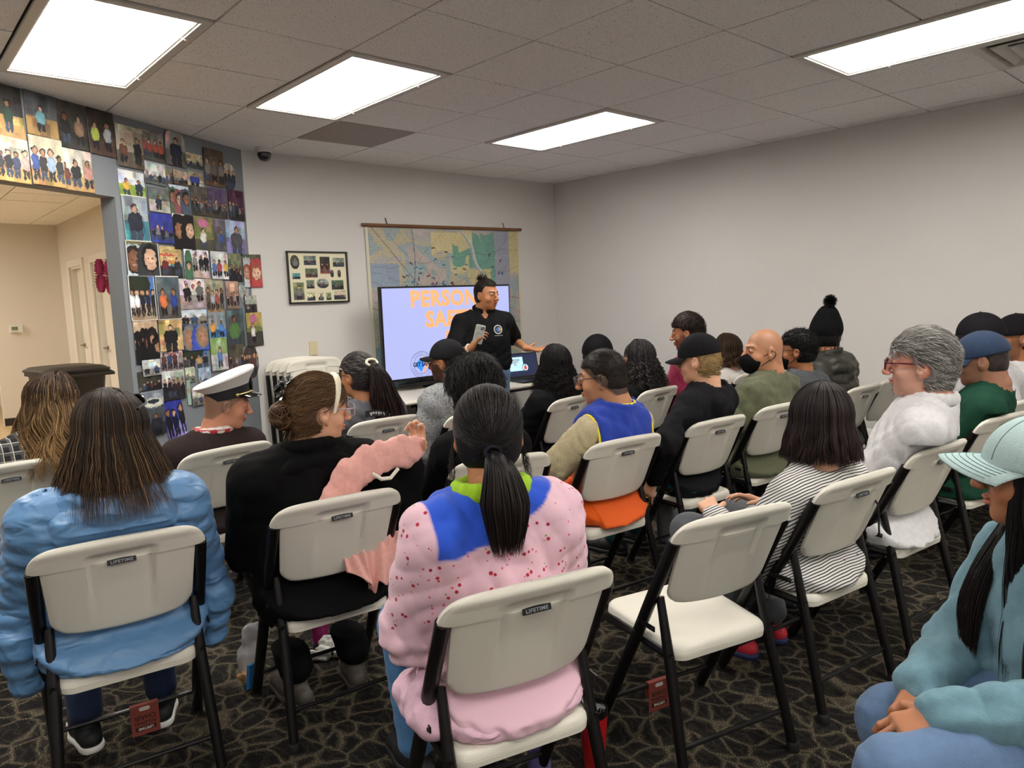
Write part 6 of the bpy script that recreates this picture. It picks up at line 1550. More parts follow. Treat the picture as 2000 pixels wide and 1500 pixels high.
S.chain([Nk-rt*.06+fw*.06, Nk-rt*.08+fw*.12-up*.12, Nk-rt*.07+fw*.15-up*.3], [.03, .04, .045], .02, sc=(1, .5, 1)); S.chain([Nk+rt*.06+fw*.06, Nk+rt*.08+fw*.12-up*.12, Nk+rt*.09+fw*.14-up*.3], [.03, .04, .045], .02, sc=(1, .5, 1))
def sc_col(V):
    a = np.arctan2((V-Nk)@rt, -(V-Nk)@fw); z = (V-Nk)@up; s_ = (np.abs(z-.022) < .0035) | ((np.abs(np.sin(a*4)) > .72) & (z > .0) & (z < .018))
    return np.where(s_[:, None], np.array(srgb('#a8242e')), np.array(srgb('#d8d2cc')))
extra(p, S, .005, 'scarf', M_vcol, cols=sc_col)
# person in the black coat holding up the pink garment
pw, yw_ = CH['coat'][:2], CH['coat'][2]
hr = W2L(pw, yw_, (-.30, -.80, .90))
p = P_('coat', 'person in a black coat with brown bun, cream headband and clear glasses', (-.62, -.70, 1.115), -97, hpitch=.10, skin='fair', hs=1.03, wd=1.3,
    hands=(((-.12, .27, .6), None), (hr, dict(d=(.35, .0, .95), n=(-.6, -.3, .2), curl=.9))), elb=(None, (.6, -.1, -.8)),
    top=dict(col='#060607', name='coat', th=.03, fold=.006, neck=.02, collar=.012, hem=.42, bw=1.12, cuff=-.03), legs=dict(col='#0c0c0e', name='trousers', th=.014), shoes='#4b4540', feet=[(-.11, .07, .12), (.12, .07, .12)])
mb = MB(); S = Sdf(); Nk, up, fw, rt = p['Nk'], p['up'], p['fw'], p['rt']
S.chain([Nk+rt*.085*math.sin(a)-fw*(.085*math.cos(a))+up*(.018+.012*math.cos(a)) for a in np.linspace(-2.6, 2.6, 13)], [.022]*13, .02); S.chain([Nk+rt*x*.16-fw*.085-up*(.03+.03*x*x) for x in (-1, -.5, 0, .5, 1)], [.02, .03, .034, .03, .02], .02)
extra(p, S, .007, 'coat_collar', MATS['fabric_coat'])
hair_cap(p, grow=.010, line=.045, back=-.075, col='#4a3424', bump=.002, vol=(.004, .004, .004))
scalp_strands(p, n=2600, col='#4f3826', col2='#6b4e33', length=.075, lift=.004, mess=.002, direction=(0, -1, -.25), front=.042, low=-.075, hi='#8f7048', hif=.3, r0=.0012)
S = Sdf(); bc = HT(p, [.0, -.125, -.015])
for i in range(11):
    a = i*1.25; S.ell(bc+A3(.028*math.cos(a), .018*math.sin(a*1.7), .036*math.sin(a)), (.022, .022, .02), .008)
bun = extra(p, S, .0045, 'hair_bun', M_hairA, cols=lambda V: np.tile(np.array(srgb('#402c1e')), (len(V), 1))*(1+.5*np.sin(V[:, :1]*420+V[:, 2:]*300)))
r_ = np.random.RandomState(4); PT = np.zeros((260, 10, 3))
for i in range(260):
    v = nrm(r_.randn(3)); b0 = bc+v*A3(.045, .038, .05); t_ = nrm(np.cross(v, r_.randn(3)))
    for j in range(10): a = j/9*1.6; PT[i, j] = bc+(v*math.cos(a)+t_*math.sin(a))*A3(.048, .042, .052)*(1+.05*math.sin(i))
strands(p, PT, .0026, strand_cols(260, 10, '#4a3424', '#6b4e33', '#94754a', .3), parent=bun)
PT = np.zeros((60, 10, 3))
for i in range(60):
    for j in range(10): t = j/9; PT[i, j] = HT(p, [.02*math.sin(i)+.03*t*math.sin(i*2.1), -.10-.02*t, -.05-.07*t-.03*t*math.cos(i)])
strands(p, PT, .0018, strand_cols(60, 10, '#4a3424', '#3a281c'), parent=bun)
mb = MB(); pts = [[.088*math.sin(a), .048-.022*(1-math.cos(a)), .018+.104*math.cos(a)] for a in np.linspace(-1.75, 1.75, 26)]
mb.tube(HT(p, pts), [.0055+.0085*max(0, math.cos(a*.9)) for a in np.linspace(-1.75, 1.75, 26)], 12, flat=1.0); mb.build('headband', mat('cream_satin', '#dcd2b8', .4, coat=.1), p['E'])
fl = Sdf(); fc_ = HT(p, [.0, -.115, .075]); r_ = np.random.RandomState(8)
mbf = MB()
for i in range(9):
    a = i*.7; c_ = fc_+A3(.026*math.cos(a), .01*math.sin(a*3), .026*math.sin(a)); nn = nrm(c_-HT(p, [0, -.06, .04])); t1 = nrm(np.cross(nn, [0, .2, 1])); t2 = np.cross(nn, t1)
    for k in range(5):
        b = k*1.257; ctr = c_+(t1*math.cos(b)+t2*math.sin(b))*.011+nn*.006; ring_ = [ctr+(t1*math.cos(b+u)+t2*math.sin(b+u))*.009*(1+.3*math.cos(u))+nn*.004*math.cos(u) for u in np.linspace(0, 5.6, 9)]
        mbf.add(ring_+[q_+nn*.0016 for q_ in ring_], [tuple(range(9))[::-1], tuple(range(9, 18))]+[(u, (u+1) % 9, 9+(u+1) % 9, 9+u) for u in range(9)])
mbf.build('hair_claw_flower', mat('black_satin', '#0d0b0c', .35, coat=.3), p['E'])
for k in range(5): V, F = sphere(fc_+A3(.02*math.cos(k), .0, .02*math.sin(k))+nrm(fc_-HT(p, [0, -.06, .04]))*.012, .0025, 8); mesh_obj('rhinestone', V, F, mat('rhinestone', '#c9cbd2', .1, 1), p['E'])
glasses(p, '#b9a6ae', shape='rect', w_=.027, hh=.021, thick=.0024)
for s in (-1, 1): V, F = sphere(HT(p, [s*.08, -.0, -.042]), .005, 8); mesh_obj('earring', V, F, MATS['gold'], p['E'])
# pink garment held up behind her
def cloth(name, label, cat, pts, rad, m, sc=(1, 1, 1), seed=1, extra_=None, h=.006):
    E_ = empty(name, tuple(np.mean(pts, 0)*A3(1, 1, 1)), 0, label, cat); c = np.mean(pts, 0); S = Sdf(); S.chain([A3(*q)-c for q in pts], rad, .02, sc=sc)
    if extra_: extra_(S, c)
    f1 = folds(.006, seed, 1.3)
    V, F = S.mesh(h, disp=lambda X, Y, Z: f1(X, Y, Z)-.0012*np.sin(60*(X*.35+Z*.9)+5*np.sin(X*14))); V = laplace(V, F, 1, .4)
    return E_, mesh_obj('cloth', V, F, m, E_), c
Mpk = fabric('salmon_pink_fleece', '#e3aaa0', .9)
E_, o, c = cloth('pink_garment', 'salmon pink sweatshirt being lifted by the person in the black coat', 'sweatshirt', [(-.295, -.835, .945), (-.35, -.85, .935), (-.43, -.865, .945), (-.53, -.872, .93), (-.60, -.868, .89), (-.66, -.858, .83), (-.69, -.845, .77)],
    [.028, .036, .042, .044, .05, .04, .025], Mpk, sc=(1, .42, 1))
nu, nv = 60, 26; Ug, Vg_ = np.meshgrid(np.linspace(0, 1, nu), np.linspace(0, 1, nv))
ln = np.interp(Ug, [0, .25, .42, .5, .62, .8, 1], [.05, .13, .18, .13, .165, .12, .03])
X_ = -.63+.25*Ug+.02*Vg_*np.sin(Ug*9); Y_ = -.845-.035*Vg_+.014*np.sin(Ug*17+1.5*Vg_)*(.3+Vg_)+.006*np.sin(Ug*41); Z_ = .60+.05*Ug-ln*Vg_
idx = np.arange(nu*nv).reshape(nv, nu); Q = np.stack([idx[:-1, :-1], idx[1:, :-1], idx[1:, 1:], idx[:-1, 1:]], -1).reshape(-1, 4)
o = mesh_obj('hanging_hem', np.stack([X_, Y_, Z_], -1).reshape(-1, 3)-c, Q, Mpk, E_); o.modifiers.new('t', 'SOLIDIFY').thickness = .008
mb = MB(); mb.tube([A3(-.53, -.892, .895)-c, A3(-.50, -.905, .87)-c, A3(-.46, -.90, .865)-c, A3(-.42, -.89, .89)-c], .0075, 6); mb.build('trim', mat('cream_trim', '#e6dfd2', .7), E_)
# ================================================================ MIDDLE
# long dark ponytail, grey streaks, lettered strap
p = P_('reebok', 'person in a grey jacket with a black lettered strap over long dark hair', (.29, .61, 1.07), 18, hpitch=.05, skin='med', hs=1.05, wd=1.08, yaw=0.,
    top=dict(col='#57575e', name='jacket', th=.025, fold=.009, hem=.43), legs=dict(col='#22252c'))
hair_cap(p, grow=.010, line=.05, back=-.07, col='#2a2526', bump=.0015, vol=(.003, .003, .003))
scalp_strands(p, n=1500, col='#2a2526', length=.08, lift=.003, mess=.002, direction=(.1, -1, .0), front=.045, low=-.07, hi='#8d8683', hif=.35, r0=.0013)
a0_ = HT(p, [.0, -.10, .075]); tail(p, None, [a0_, a0_+A3(.01, -.05, -.02), a0_+A3(.03, -.07, -.12), a0_+A3(.05, -.075, -.25), a0_+A3(.07, -.08, -.36), a0_+A3(.08, -.08, -.44)], n=520, r_=.035, r1=.10, r2=.06, k=18, root='#1b1516', tip='#2e1d1b', hi='#3a2622', hif=.3, seed=4, r0=.0032, wave=.012, curl=.005, name='long_ponytail')
mb = MB(); mb.tube([a0_+A3(.034*math.sin(t), -.022+.012*math.cos(t), .018*math.cos(t)-.002) for t in np.linspace(0, 6.28, 24)], .008, 8, cap=False); mb.build('scrunchie', MATS['cream_satin'], p['E'])
glasses(p, '#1b1a1d', shape='rect', thick=.0026)
M_strap = mat('strap_black', '#0f0f11', .7); Nk, up, fw, rt = p['Nk'], p['up'], p['fw'], p['rt']
arc = []
for t in np.linspace(0, 1, 14): arc.append(Nk+rt*(-.10+.30*t)-fw*(.165+.012*math.sin(t*3.1))+up*(-.045+.01*math.sin(t*3)-.16*t**2.2))
Vs, Fs = [], []
for i, q in enumerate(arc):
    t_ = nrm(arc[min(i+1, 13)]-arc[max(i-1, 0)]); wd_ = nrm(np.cross(t_, -fw)); Vs += [q+wd_*.018, q-wd_*.018, q-wd_*.018+fw*.003, q+wd_*.018+fw*.003]
for i in range(13):
    a = i*4; Fs += [(a, a+1, a+5, a+4), (a+1, a+2, a+6, a+5), (a+2, a+3, a+7, a+6), (a+3, a, a+4, a+7)]
st = mesh_obj('strap', Vs, Fs, M_strap, p['E'], smooth=False); tx = 'Reebok  /  Reebok'
Vt, Ft = [], []; pos_ = .10
for chh in tx:
    i0 = pos_*13; i = int(i0); 
    if i >= 12: break
    c_ = arc[i]*(1-(i0-i))+arc[i+1]*(i0-i); t_ = -nrm(arc[i+1]-arc[i]); wd_ = nrm(np.cross(-fw, t_)); 
    if chh != ' ':
        v, f = text_mesh(chh, .026, extr=.0004, bold=.0004); n0 = len(Vt)
        for q_ in v: Vt.append(c_+t_*q_[0]-wd_*q_[1]*-1.0-fw*(.0015+q_[2]*.3))
        Ft += [tuple(j+n0 for j in g_) for g_ in f]
    pos_ += .052 if chh != ' ' else .03
mesh_obj('lettering', Vt, Ft, mat('strap_lettering', '#d8d8da', .6), st, smooth=False)
# grey marl hoodie, black cap
p = P_('capman', 'person in a grey marl hooded sweatshirt and black cap with hair through the back', (.78, .40, 1.12), 22, hpitch=.05, skin='tan', hs=1.08, masc=.6, wd=1.2, beard=('#1c1412', .85), yaw=.1,
    hands=(((-.13, .22, .58), None), ((.1, .25, .6), None)),
    top=dict(mat=M_marl, name='hooded_sweatshirt', th=.03, fold=.011, hood=True, hoodsize=1.25, hem=.43, bw=1.1, neck=.02, collar=.02), legs=dict(col='#15161a'))
hair_cap(p, grow=.007, line=.04, back=-.075, col='#171210')
cap_hat(p, '#161618', tilt=-.05, opening=True, curve=.2, brim_l=.075, name='baseball_cap')
a0_ = HT(p, [0, -.105, .03]); tail(p, None, [a0_+A3(0, .02, 0), a0_+A3(0, -.03, -.01), a0_+A3(0, -.045, -.04), a0_+A3(0, -.03, -.07)], n=160, r_=.025, r1=.028, r2=.012, k=10, root='#15110f', r0=.0025, curl=.003, name='ponytail')
mb = MB(); mb.tube(HT(p, [[.07, .09, .012], [.084, .04, .0], [.088, -.02, -.01]]), .003, 6); mb.build('glasses_arm', M_blk, p['E'])
# black haired person in black top and pale jeans
p = P_('hair18', 'person with thick black hair, black top and pale jeans before the ponytail', (.15, -.64, 1.085), -20, hpitch=.05, skin='med', hs=1.1, wd=1.0, eyes=False,
    hands=(((-.14, .38, .58), None), ((.06, .28, .6), None)), top=dict(col='#0b0b0d', name='sweater', th=.02, fold=.006, hem=.43), legs=dict(col='#8fa9bf', name='jeans', th=.012), legspread=.16)
hair_cap(p, grow=.022, line=.04, back=-.10, col='#131011', bump=.005, vol=(.012, .01, .008), freq=40)
scalp_strands(p, n=3000, col='#151213', length=.055, lift=.016, mess=.008, direction=(0, -.6, -.8), front=.04, low=-.10, hi='#37302e', hif=.15, r0=.0014)
# the girl in the pink hoodie, nearest
def pink_cols(V, g):
    z = (V-g['Nk'])@g['up']; x = (V-g['Nk'])@g['rt']; y = (V-g['Nk'])@g['fw']
    edge = -.085+.55*np.clip(x+.02, 0, .2)-.10*np.clip(-x-.05, 0, .2)+.004*np.sin(x*60)
    w = np.clip((z-edge)/.006+.5, 0, 1)*np.clip((.19-np.abs(x))/.006, 0, 1); c = np.array(srgb('#dfb8c6'))*(1-w[:, None])+np.array(srgb('#2150c8'))*w[:, None]
    return c
p = P_('pink', 'person nearest the camera with black ponytail and pink cherry print hoodie', (-.66, -1.70, 1.15), -36, hpitch=.14, skin='med', hs=1.0, wd=1.02, eyes=False, face_h=.0042,
    hands=(((-.12, .25, .6), None), ((.12, .25, .6), None)),
    top=dict(mat=m_cherry(), colf=pink_cols, name='hoodie', th=.028, fold=.009, h=.0065, hem=.42, bw=1.1, waist=.016, neck=-.01, arm=1.2), legs=dict(col='#4f7fb0', name='jeans', th=.012))
Nk, up, fw, rt = p['Nk'], p['up'], p['fw'], p['rt']
S = Sdf(); S.chain([Nk+rt*.088*math.sin(a)-fw*(.078*math.cos(a)+.0)+up*(.016+.010*math.cos(a)) for a in np.linspace(-3.1, 3.1, 17)], [.016]*17, .01, sc=(1, 1, 1.5)); extra(p, S, .005, 'collar', fabric('lime_rib', '#9cc62a', .9))
fabric('pink_fleece', '#d9b2c4', .9)
S = Sdf(); hc = p['HC']; S.cap(hc+A3(-.09, -.03, .03), hc+A3(.09, -.03, .03), .12, .12, .05, sc=(1.1, .95, .8)); S.cap(hc+A3(-.11, -.06, -.03), hc+A3(.11, -.06, -.03), .065, .065, .05); S.cap(hc+A3(-.2, .0, -.02), hc+A3(-.2, .1, -.03), .07, .06, .05)
extra(p, S, .0075, 'hoodie_hem', MATS['pink_fleece'], disp=folds(.012, 8, 1.0), cuts=lambda D, X, Y, Z: np.maximum(chair_clip(D, X, Y, Z, p['pos'], p['yaw'], 'pink', .010-.010*np.sin(X*34+Z*50+3*np.sin(X*17))), .426-Z))
mb = MB(); q = p['Wr'][0]
mb.tube([hc+A3(-.21, -.02, .16), hc+A3(-.235, .01, .08), hc+A3(-.24, -.02, .0)], .0035, 6); mb.lathe([(0, -.012), (.008, -.006), (.008, .006), (0, .012)], 10, 0, None, hc+A3(-.24, -.02, -.005)); mb.build('drawstring', MATS['pink_fleece'], p['E'])
hair_cap(p, grow=.010, line=.045, back=-.075, col='#120f10', bump=.0012, vol=(.004, .004, .004))
tie = HT(p, [0.0, -.128, -.035])
r_ = np.random.RandomState(6); n, k = 1500, 14; PT = np.zeros((n, k, 3)); tl = np.array([0, -.118, -.035])
for i in range(n):
    while True:
        v = nrm(r_.randn(3))
        if v[2] < 0: a_ = r_.uniform(0, 6.28); v = A3(math.cos(a_), math.sin(a_), -r_.uniform(0, 1.2))
        pt = skull(v, 1.13)
        if (pt[1] > .02 and pt[2] < .045) or (pt[1] > -.01 and pt[2] < .0) or pt[2] < -.08: continue
        break
    c0_ = np.array([0, -.014, .03]); e0 = (pt-c0_)/A3(.0855, .104, .1); e0 = e0/np.linalg.norm(e0); e1 = (tl-c0_)/A3(.0855, .104, .1); e1 /= np.linalg.norm(e1); om = math.acos(np.clip(float(e0@e1), -1, 1)) or .01
    for j in range(k):
        t = j/(k-1); e = (math.sin((1-t)*om)*e0+math.sin(t*om)*e1)/max(math.sin(om), .05); PT[i, j] = skull(e, 1.13*(1.012+.03*math.sin(math.pi*t)*r_.rand()))
        PT[i, j, :] += np.array([0, -.008, 0])*t**3
PT = HT(p, PT.reshape(-1, 3)).reshape(n, k, 3); strands(p, PT, .0016, strand_cols(n, k, '#171314', '#141112', '#3c3432', .12, 2))
tail(p, None, [tie, tie+A3(.003, -.035, -.02), tie+A3(.005, -.05, -.08), tie+A3(.005, -.058, -.16), tie+A3(.002, -.06, -.24)], n=1200, r_=.032, r1=.062, r2=.036, k=18, root='#161213', tip='#1f1715', hi='#3a2c28', hif=.15, seed=5, r0=.0020, wave=.002)
mb = MB(); mb.tube([tie+A3(.021*math.cos(t), -.004+.004*math.sin(t), .015*math.sin(t)) for t in np.linspace(0, 6.28, 20)], .0045, 8, cap=False); mb.build('hair_tie', fabric('hair_tie', '#1b1c24'), p['E'])
PT = np.zeros((90, 12, 3)); r_ = np.random.RandomState(12)
for i in range(90):
    s = 1 if i % 2 else -1
    for j in range(12): t = j/11; PT[i, j] = HT(p, [s*(.084+.02*t*r_.uniform(.6, 1.2)), .02-.05*t+.01*math.sin(i), -.0-.17*t*(.5+.5*((i*37) % 10)/10)])+A3(.006*math.sin(i+3*t), 0, 0)
strands(p, PT, .0010, strand_cols(90, 12, '#1a1516', '#2a201d'))
# black curls at the front
p = P_('curly', 'person in a black top with long curly black hair, just left of the buzz cut', (1.58, .27, 1.03), -25, skin='med', hs=1.05, eyes=False, top=dict(col='#0d0d10', name='sweatshirt', th=.03, fold=.008, bw=1.1), legs=dict(col='#15161a'), wd=1.15,
    hands=(((-.15, .3, .6), None), ((.1, .25, .6), None)))
long_hair(p, n=1300, k=30, length=.20, spread=1.35, wave=.012, wfreq=3.5, curl=.010, r0=.0026, root='#131012', tip='#1d1718', hi='#37302f', hif=.12, seed=21, face=55, vol=.022, flare=.05)
# person in the blue and orange vest
def vest_cols(V, g):
    z = (V-g['Nk'])@g['up']; c = np.where((z > -.30)[:, None], np.array(srgb('#1c3a9e')), np.array(srgb('#dd5a12')))
    return c
p = P_('orange', 'man with buzz cut and glasses in a blue and orange fleece vest', (.78, -.83, 1.10), 30, hpitch=.14, skin='olive', hs=1.12, masc=.8, fat=1.12, wd=1.2, buzz=('#1c1512', .9), neck_r=.066, hands=(((-.26, .28, .66), dict(curl=.5)), ((.12, .28, .6), None)),
    brow='#1a1310', top=dict(mat=M_vcol, colf=vest_cols, name='fleece_vest', sleeve='vest', th=.035, neck=.03, collar=.02, hem=.42, bw=1.12, fold=.007, h=.0075), legs=dict(col='#d9560f', name='trousers', th=.02, fold=.008), shoes='#15151a')
Mbg = m_marl('beige_marl', '#a89a78', '#c4b898', 300); Myl = mat('yellow_piping', '#e8d832', .6)
for i, s in enumerate((-1, 1)):
    S = Sdf(); Sh_, El_ = p['Sh'][i], p['El'][i]; m_ = Sh_+(El_-Sh_)*.82; S.cap(Sh_-A3(s*.03, 0, 0), m_, .074, .072, .03); extra(p, S, .007, 'shirt_sleeve', Mbg, disp=folds(.006, 4, 1.5), cuts=lambda D, X, Y, Z: np.maximum(D, ((X-m_[0])*nrm(El_-Sh_)[0]+(Y-m_[1])*nrm(El_-Sh_)[1]+(Z-m_[2])*nrm(El_-Sh_)[2])-.045))
    pts = []; xc = Sh_[0]-s*.018
    for a in np.linspace(0, 6.28, 26): pts.append(A3(xc+s*.002, Sh_[1]+.082*math.cos(a)-.004, Sh_[2]-.052+.128*math.sin(a)))
    mb = MB(); mb.tube(pts, .0058, 8, cap=False); mb.build('piping', Myl, p['E'])
Nk, up, fw, rt = p['Nk'], p['up'], p['fw'], p['rt']
mb = MB(); mb.tube([Nk+rt*.086*math.sin(a)-fw*(.084*math.cos(a))+up*(.038+.004*math.cos(a)) for a in np.linspace(-2.9, 2.9, 22)], .0062, 8); mb.build('piping', Myl, p['E'])
S = Sdf(); S.chain([Nk+rt*.086*math.sin(a)-fw*(.084*math.cos(a))+up*(.018+.004*math.cos(a)) for a in np.linspace(-2.9, 2.9, 15)], [.014]*15, .01, sc=(1, 1, 1.6)); extra(p, S, .006, 'collar', fabric('blue_fleece', '#1c3a9e'))
hair_cap(p, grow=.0045, line=.052, back=-.07, col='#1f1815', bump=.0015, freq=90, h=.0045)
scalp_strands(p, n=1500, col='#1c1613', length=.008, lift=.004, mess=.003, direction=(0, -1, -.3), front=.052, low=-.07, k=3, r0=.0012, hi='#4a3a2e', hif=.2)
glasses(p, '#1d1a3a', shape='rect', w_=.026, hh=.018)
# wide black cap in front
p = P_('hat', 'person in the front row seen only by a wide black cap', (2.56, .76, 1.0), -48, skin='med', hs=1.22, eyes=False, top=dict(col='#15151a', name='sweatshirt', th=.02), legs=dict(col='#15161a'))
hair_cap(p, grow=.01, line=.04, back=-.075, col='#151111')
cap_hat(p, '#0e0e10', byaw=math.pi, tilt=.2, brim_l=.09, curve=.08, sc=1.16, deep=.0)
# grey streaked curls
p = P_('grey', 'person with grey streaked long black curls and pale rimmed glasses', (2.2, .07, 1.03), 5, skin='med', hs=1.05, top=dict(col='#101013', name='sweater', th=.02), legs=dict(col='#15161a'))
long_hair(p, n=1200, k=30, length=.21, spread=1.35, wave=.012, wfreq=3.5, curl=.011, r0=.0026, root='#2c2829', tip='#141113', hi='#6f6a68', hif=.18, seed=31, face=70, vol=.018, flare=.07)
glasses(p, '#cbbfa6', shape='round', thick=.002)
# ================================================================ RIGHT SIDE OF THE ROOM
p = P_('pinkman', 'man with short dark hair in a raspberry shirt, behind the woman in the black cap', (2.72, .02, 1.185), 24, hpitch=.12, skin='tan', hs=1.12, masc=.8, wd=1.15, beard=('#2a1b15', .5), top=dict(col='#b03a5e', name='shirt', th=.018, fold=.006, neck=.01), legs=dict(col='#22252c'))
hair_cap(p, grow=.012, line=.045, back=-.07, col='#1f1512', bump=.004, vol=(0, .002, .010), freq=50)
scalp_strands(p, n=1800, col='#221814', length=.02, lift=.010, mess=.006, direction=(0, .4, .6), front=.045, low=-.06, r0=.0014, hi='#4a382e', hif=.2)
p = P_('cap', 'woman in a black cap, black hooded jacket and teal trousers, one hand on the seat', (1.48, -.90, 1.13), 14, hpitch=.10, skin='fair', hs=1.06, wd=1.1, yaw=.08,
    hands=(((-.29, .03, .54), dict(d=(-.1, .35, -.9), n=(.9, .1, -.2), curl=.25)), ((.1, .25, .6), None)), elb=((-1., -.25, .0), None), top=dict(col='#17171a', name='hooded_jacket', th=.022, fold=.008, hood=True, hem=.44, neck=.005), legs=dict(col='#14565a', name='trousers', th=.014))
hair_cap(p, grow=.010, line=.04, back=-.085, col='#8a7048', bump=.002)
scalp_strands(p, n=300, col='#9a8054', zmax=-.01, length=.05, lift=.006, direction=(0, -1, -.1), front=.02, low=-.085, hi='#c9b184', hif=.3)
cap_hat(p, '#151517', tilt=.08, brim_l=.08, curve=.3, sc=1.04, up_=.004)
mb = MB(); Nk, up, fw, rt = p['Nk'], p['up'], p['fw'], p['rt']; mb.tube([Nk-rt*.07+fw*.06+up*.01, Nk-rt*.13+fw*.085-up*.07, Nk-rt*.135+fw*.12-up*.19], .0035, 6); mb.build('piping', mat('grey_piping', '#9a9a9c', .6), p['E'])
q = p['Wr'][0]; mb = MB(); dd = nrm(A3(-.1, .35, -.9)); n_ = nrm(np.cross(dd, A3(.9, .1, -.2))); c_ = q+dd*.11+n_*.009; mb.tube([c_+(n_*math.cos(t)+nrm(np.cross(dd, n_))*math.sin(t))*.0105 for t in np.linspace(0, 6.28, 14)], .002, 6, cap=False); mb.build('ring', MATS['gold'], p['E'])
p = P_('brown', 'person with chin length brown hair and a white hooded top near the right wall', (3.37, .09, .995), -15, skin='fair', hs=1.08, top=dict(col='#cfcac4', name='hooded_top', th=.025, hood=True), legs=dict(col='#22252c'))
long_hair(p, n=1100, k=20, length=.14, spread=1.25, wave=.012, wfreq=2.2, r0=.0026, root='#33241b', tip='#4d3827', hi='#6b5238', hif=.2, seed=41, face=55, vol=.022, flare=.03, shoulder=False)
mb = MB(); mb.tube(HT(p, [[.08*math.sin(a), -.02, .035+.098*math.cos(a)] for a in np.linspace(-1.2, 1.2, 14)]), .004, 6); mb.build('hair_clip', mat('clip_silver', '#b9b09a', .3, .7), p['E'])
for k in range(3): V, F = sphere(HT(p, [.03-.03*k, .03, .13]), .008, 8); mesh_obj('hair_clip_flower', V, F, mat('clip_yellow', '#d8b84a', .5), p['E'])
p = P_('olive', 'bald man in an olive shirt and black face mask turning round', (2.18, -.885, 1.125), 52, hpitch=.04, skin='#c48a68', hs=1.12, masc=1., wd=1.25, neck_r=.066, nose=1.1, brow='#6b4a38', yaw=.0,
    buzz=('#8d6850', .45), top=dict(col='#5c5f48', name='t_shirt', th=.018, sleeve='short', fold=.008, hem=.42, bw=1.08, neck=.0, h=.008), legs=dict(col='#35496b', name='jeans'))
face_mask(p); mat('fabric_olive')
Nk, up, fw, rt = p['Nk'], p['up'], p['fw'], p['rt']
# printed diamond on the back of the shirt
c_ = Nk+rt*.035-fw*.172-up*.235; n1 = -fw; DM = empty('back_print', (0, 0, 0)); DM.parent = p['E']
DM.matrix_local = Matrix(((rt[0], up[0], -fw[0], c_[0]), (rt[1], up[1], -fw[1], c_[1]), (rt[2], up[2], -fw[2], c_[2]), (0, 0, 0, 1)))
def dia(r, z): return [(-r, 0, z), (0, -r, z), (r, 0, z), (0, r, z)]
mb = MB(); mb.add(dia(.095, 0), [(0, 1, 2, 3)], 0); mb.add(dia(.088, .001), [(0, 1, 2, 3)], 1)
r_ = np.random.RandomState(2)
for k in range(16):
    x, y = r_.uniform(-.055, .055, 2); 
    if abs(x)+abs(y) < .066: mb.add([(x-.018, y, .0016), (x, y-.008, .0016), (x+.02, y+.004, .0016), (x+.002, y+.012, .0016)], [(0, 1, 2, 3)], 2)
o = mb.build('diamond', [mat('print_cream', '#c9c7ae', .8), mat('print_dark', '#33352a', .8), mat('print_camo', '#6d5a3f', .8)], DM, smooth=False); o.modifiers.new('t', 'SOLIDIFY').thickness = .001
text_obj('lettering', 'VFW', .042, np.eye(3), (.0, .0, .0028), MATS['print_cream'], DM, extr=.0004, bold=.0012); text_obj('lettering', '"OUT"', .02, np.eye(3), (0, -.04, .0028), MATS['print_cream'], DM, extr=.0004, bold=.0006)
p = P_('mask', 'person with spiky black hair, black mask and dark grey hoodie', (2.57, -.90, 1.095), 18, hpitch=.02, skin='tan', hs=1.0, masc=.4, top=dict(mat=M_marl2, name='hooded_sweatshirt', th=.028, hood=True, neck=.015), legs=dict(col='#22252c'), wd=1.02)
hair_cap(p, grow=.012, line=.045, back=-.07, col='#100e10', bump=.005, vol=(0, .004, .010), freq=35)
scalp_strands(p, n=1600, col='#121012', length=.035, lift=.018, mess=.010, direction=(.0, -.5, .7), front=.04, low=-.06, r0=.0018)
face_mask(p); glasses(p, '#1a1418', shape='rect', hh=.014)
p = P_('fa', 'person in a black knitted bobble hat and dark olive puffer coat by the right wall', (3.05, -.86, 1.175), -45, skin='med', hs=1.08, eyes=False, wd=1.15,
    top=dict(mat=mat('dark_olive_nylon', '#2c2c24', .5, bump=.3, bscale=40), name='puffer_coat', th=.034, puff=(.010, .06, .1), hood=True, hoodsize=1.4, neck=.04, collar=.03, hem=.42), legs=dict(col='#15161a'))
hair_cap(p, grow=.012, line=.03, back=-.10, col='#141113'); scalp_strands(p, n=200, col='#1b1718', length=.06, lift=.01, direction=(0, -.3, -1), front=-.05, low=-.09)
S = Sdf(); S.ell((0, -.012, .02), (.093, .11, .075), .03); S.ell((0, -.03, .075), (.078, .088, .085), .05); S.ell((0, -.045, .135), (.045, .05, .045), .04)
V, F = S.mesh(.005, disp=lambda X, Y, Z: -.0028*np.abs(np.sin(np.arctan2(X, Y+.02)*17)), cuts=lambda D, X, Y, Z: np.maximum(D, -.03-Z))
kn = mesh_obj('knitted_hat', HT(p, V), F, fabric('black_knit', '#111113', .95, .6, 120), p['E'])
r_ = np.random.RandomState(3); n = 900; pc = HT(p, [.0, -.075, .205]); D_ = r_.randn(n, 3); D_ /= np.linalg.norm(D_, axis=1)[:, None]; PT = pc+D_[:, None, :]*np.linspace(.0, .047, 4)[None, :, None]*r_.uniform(.85, 1.1, (n, 1, 1))
strands(p, PT, .0035, np.array(srgb('#121214')), name='pompom', parent=kn)
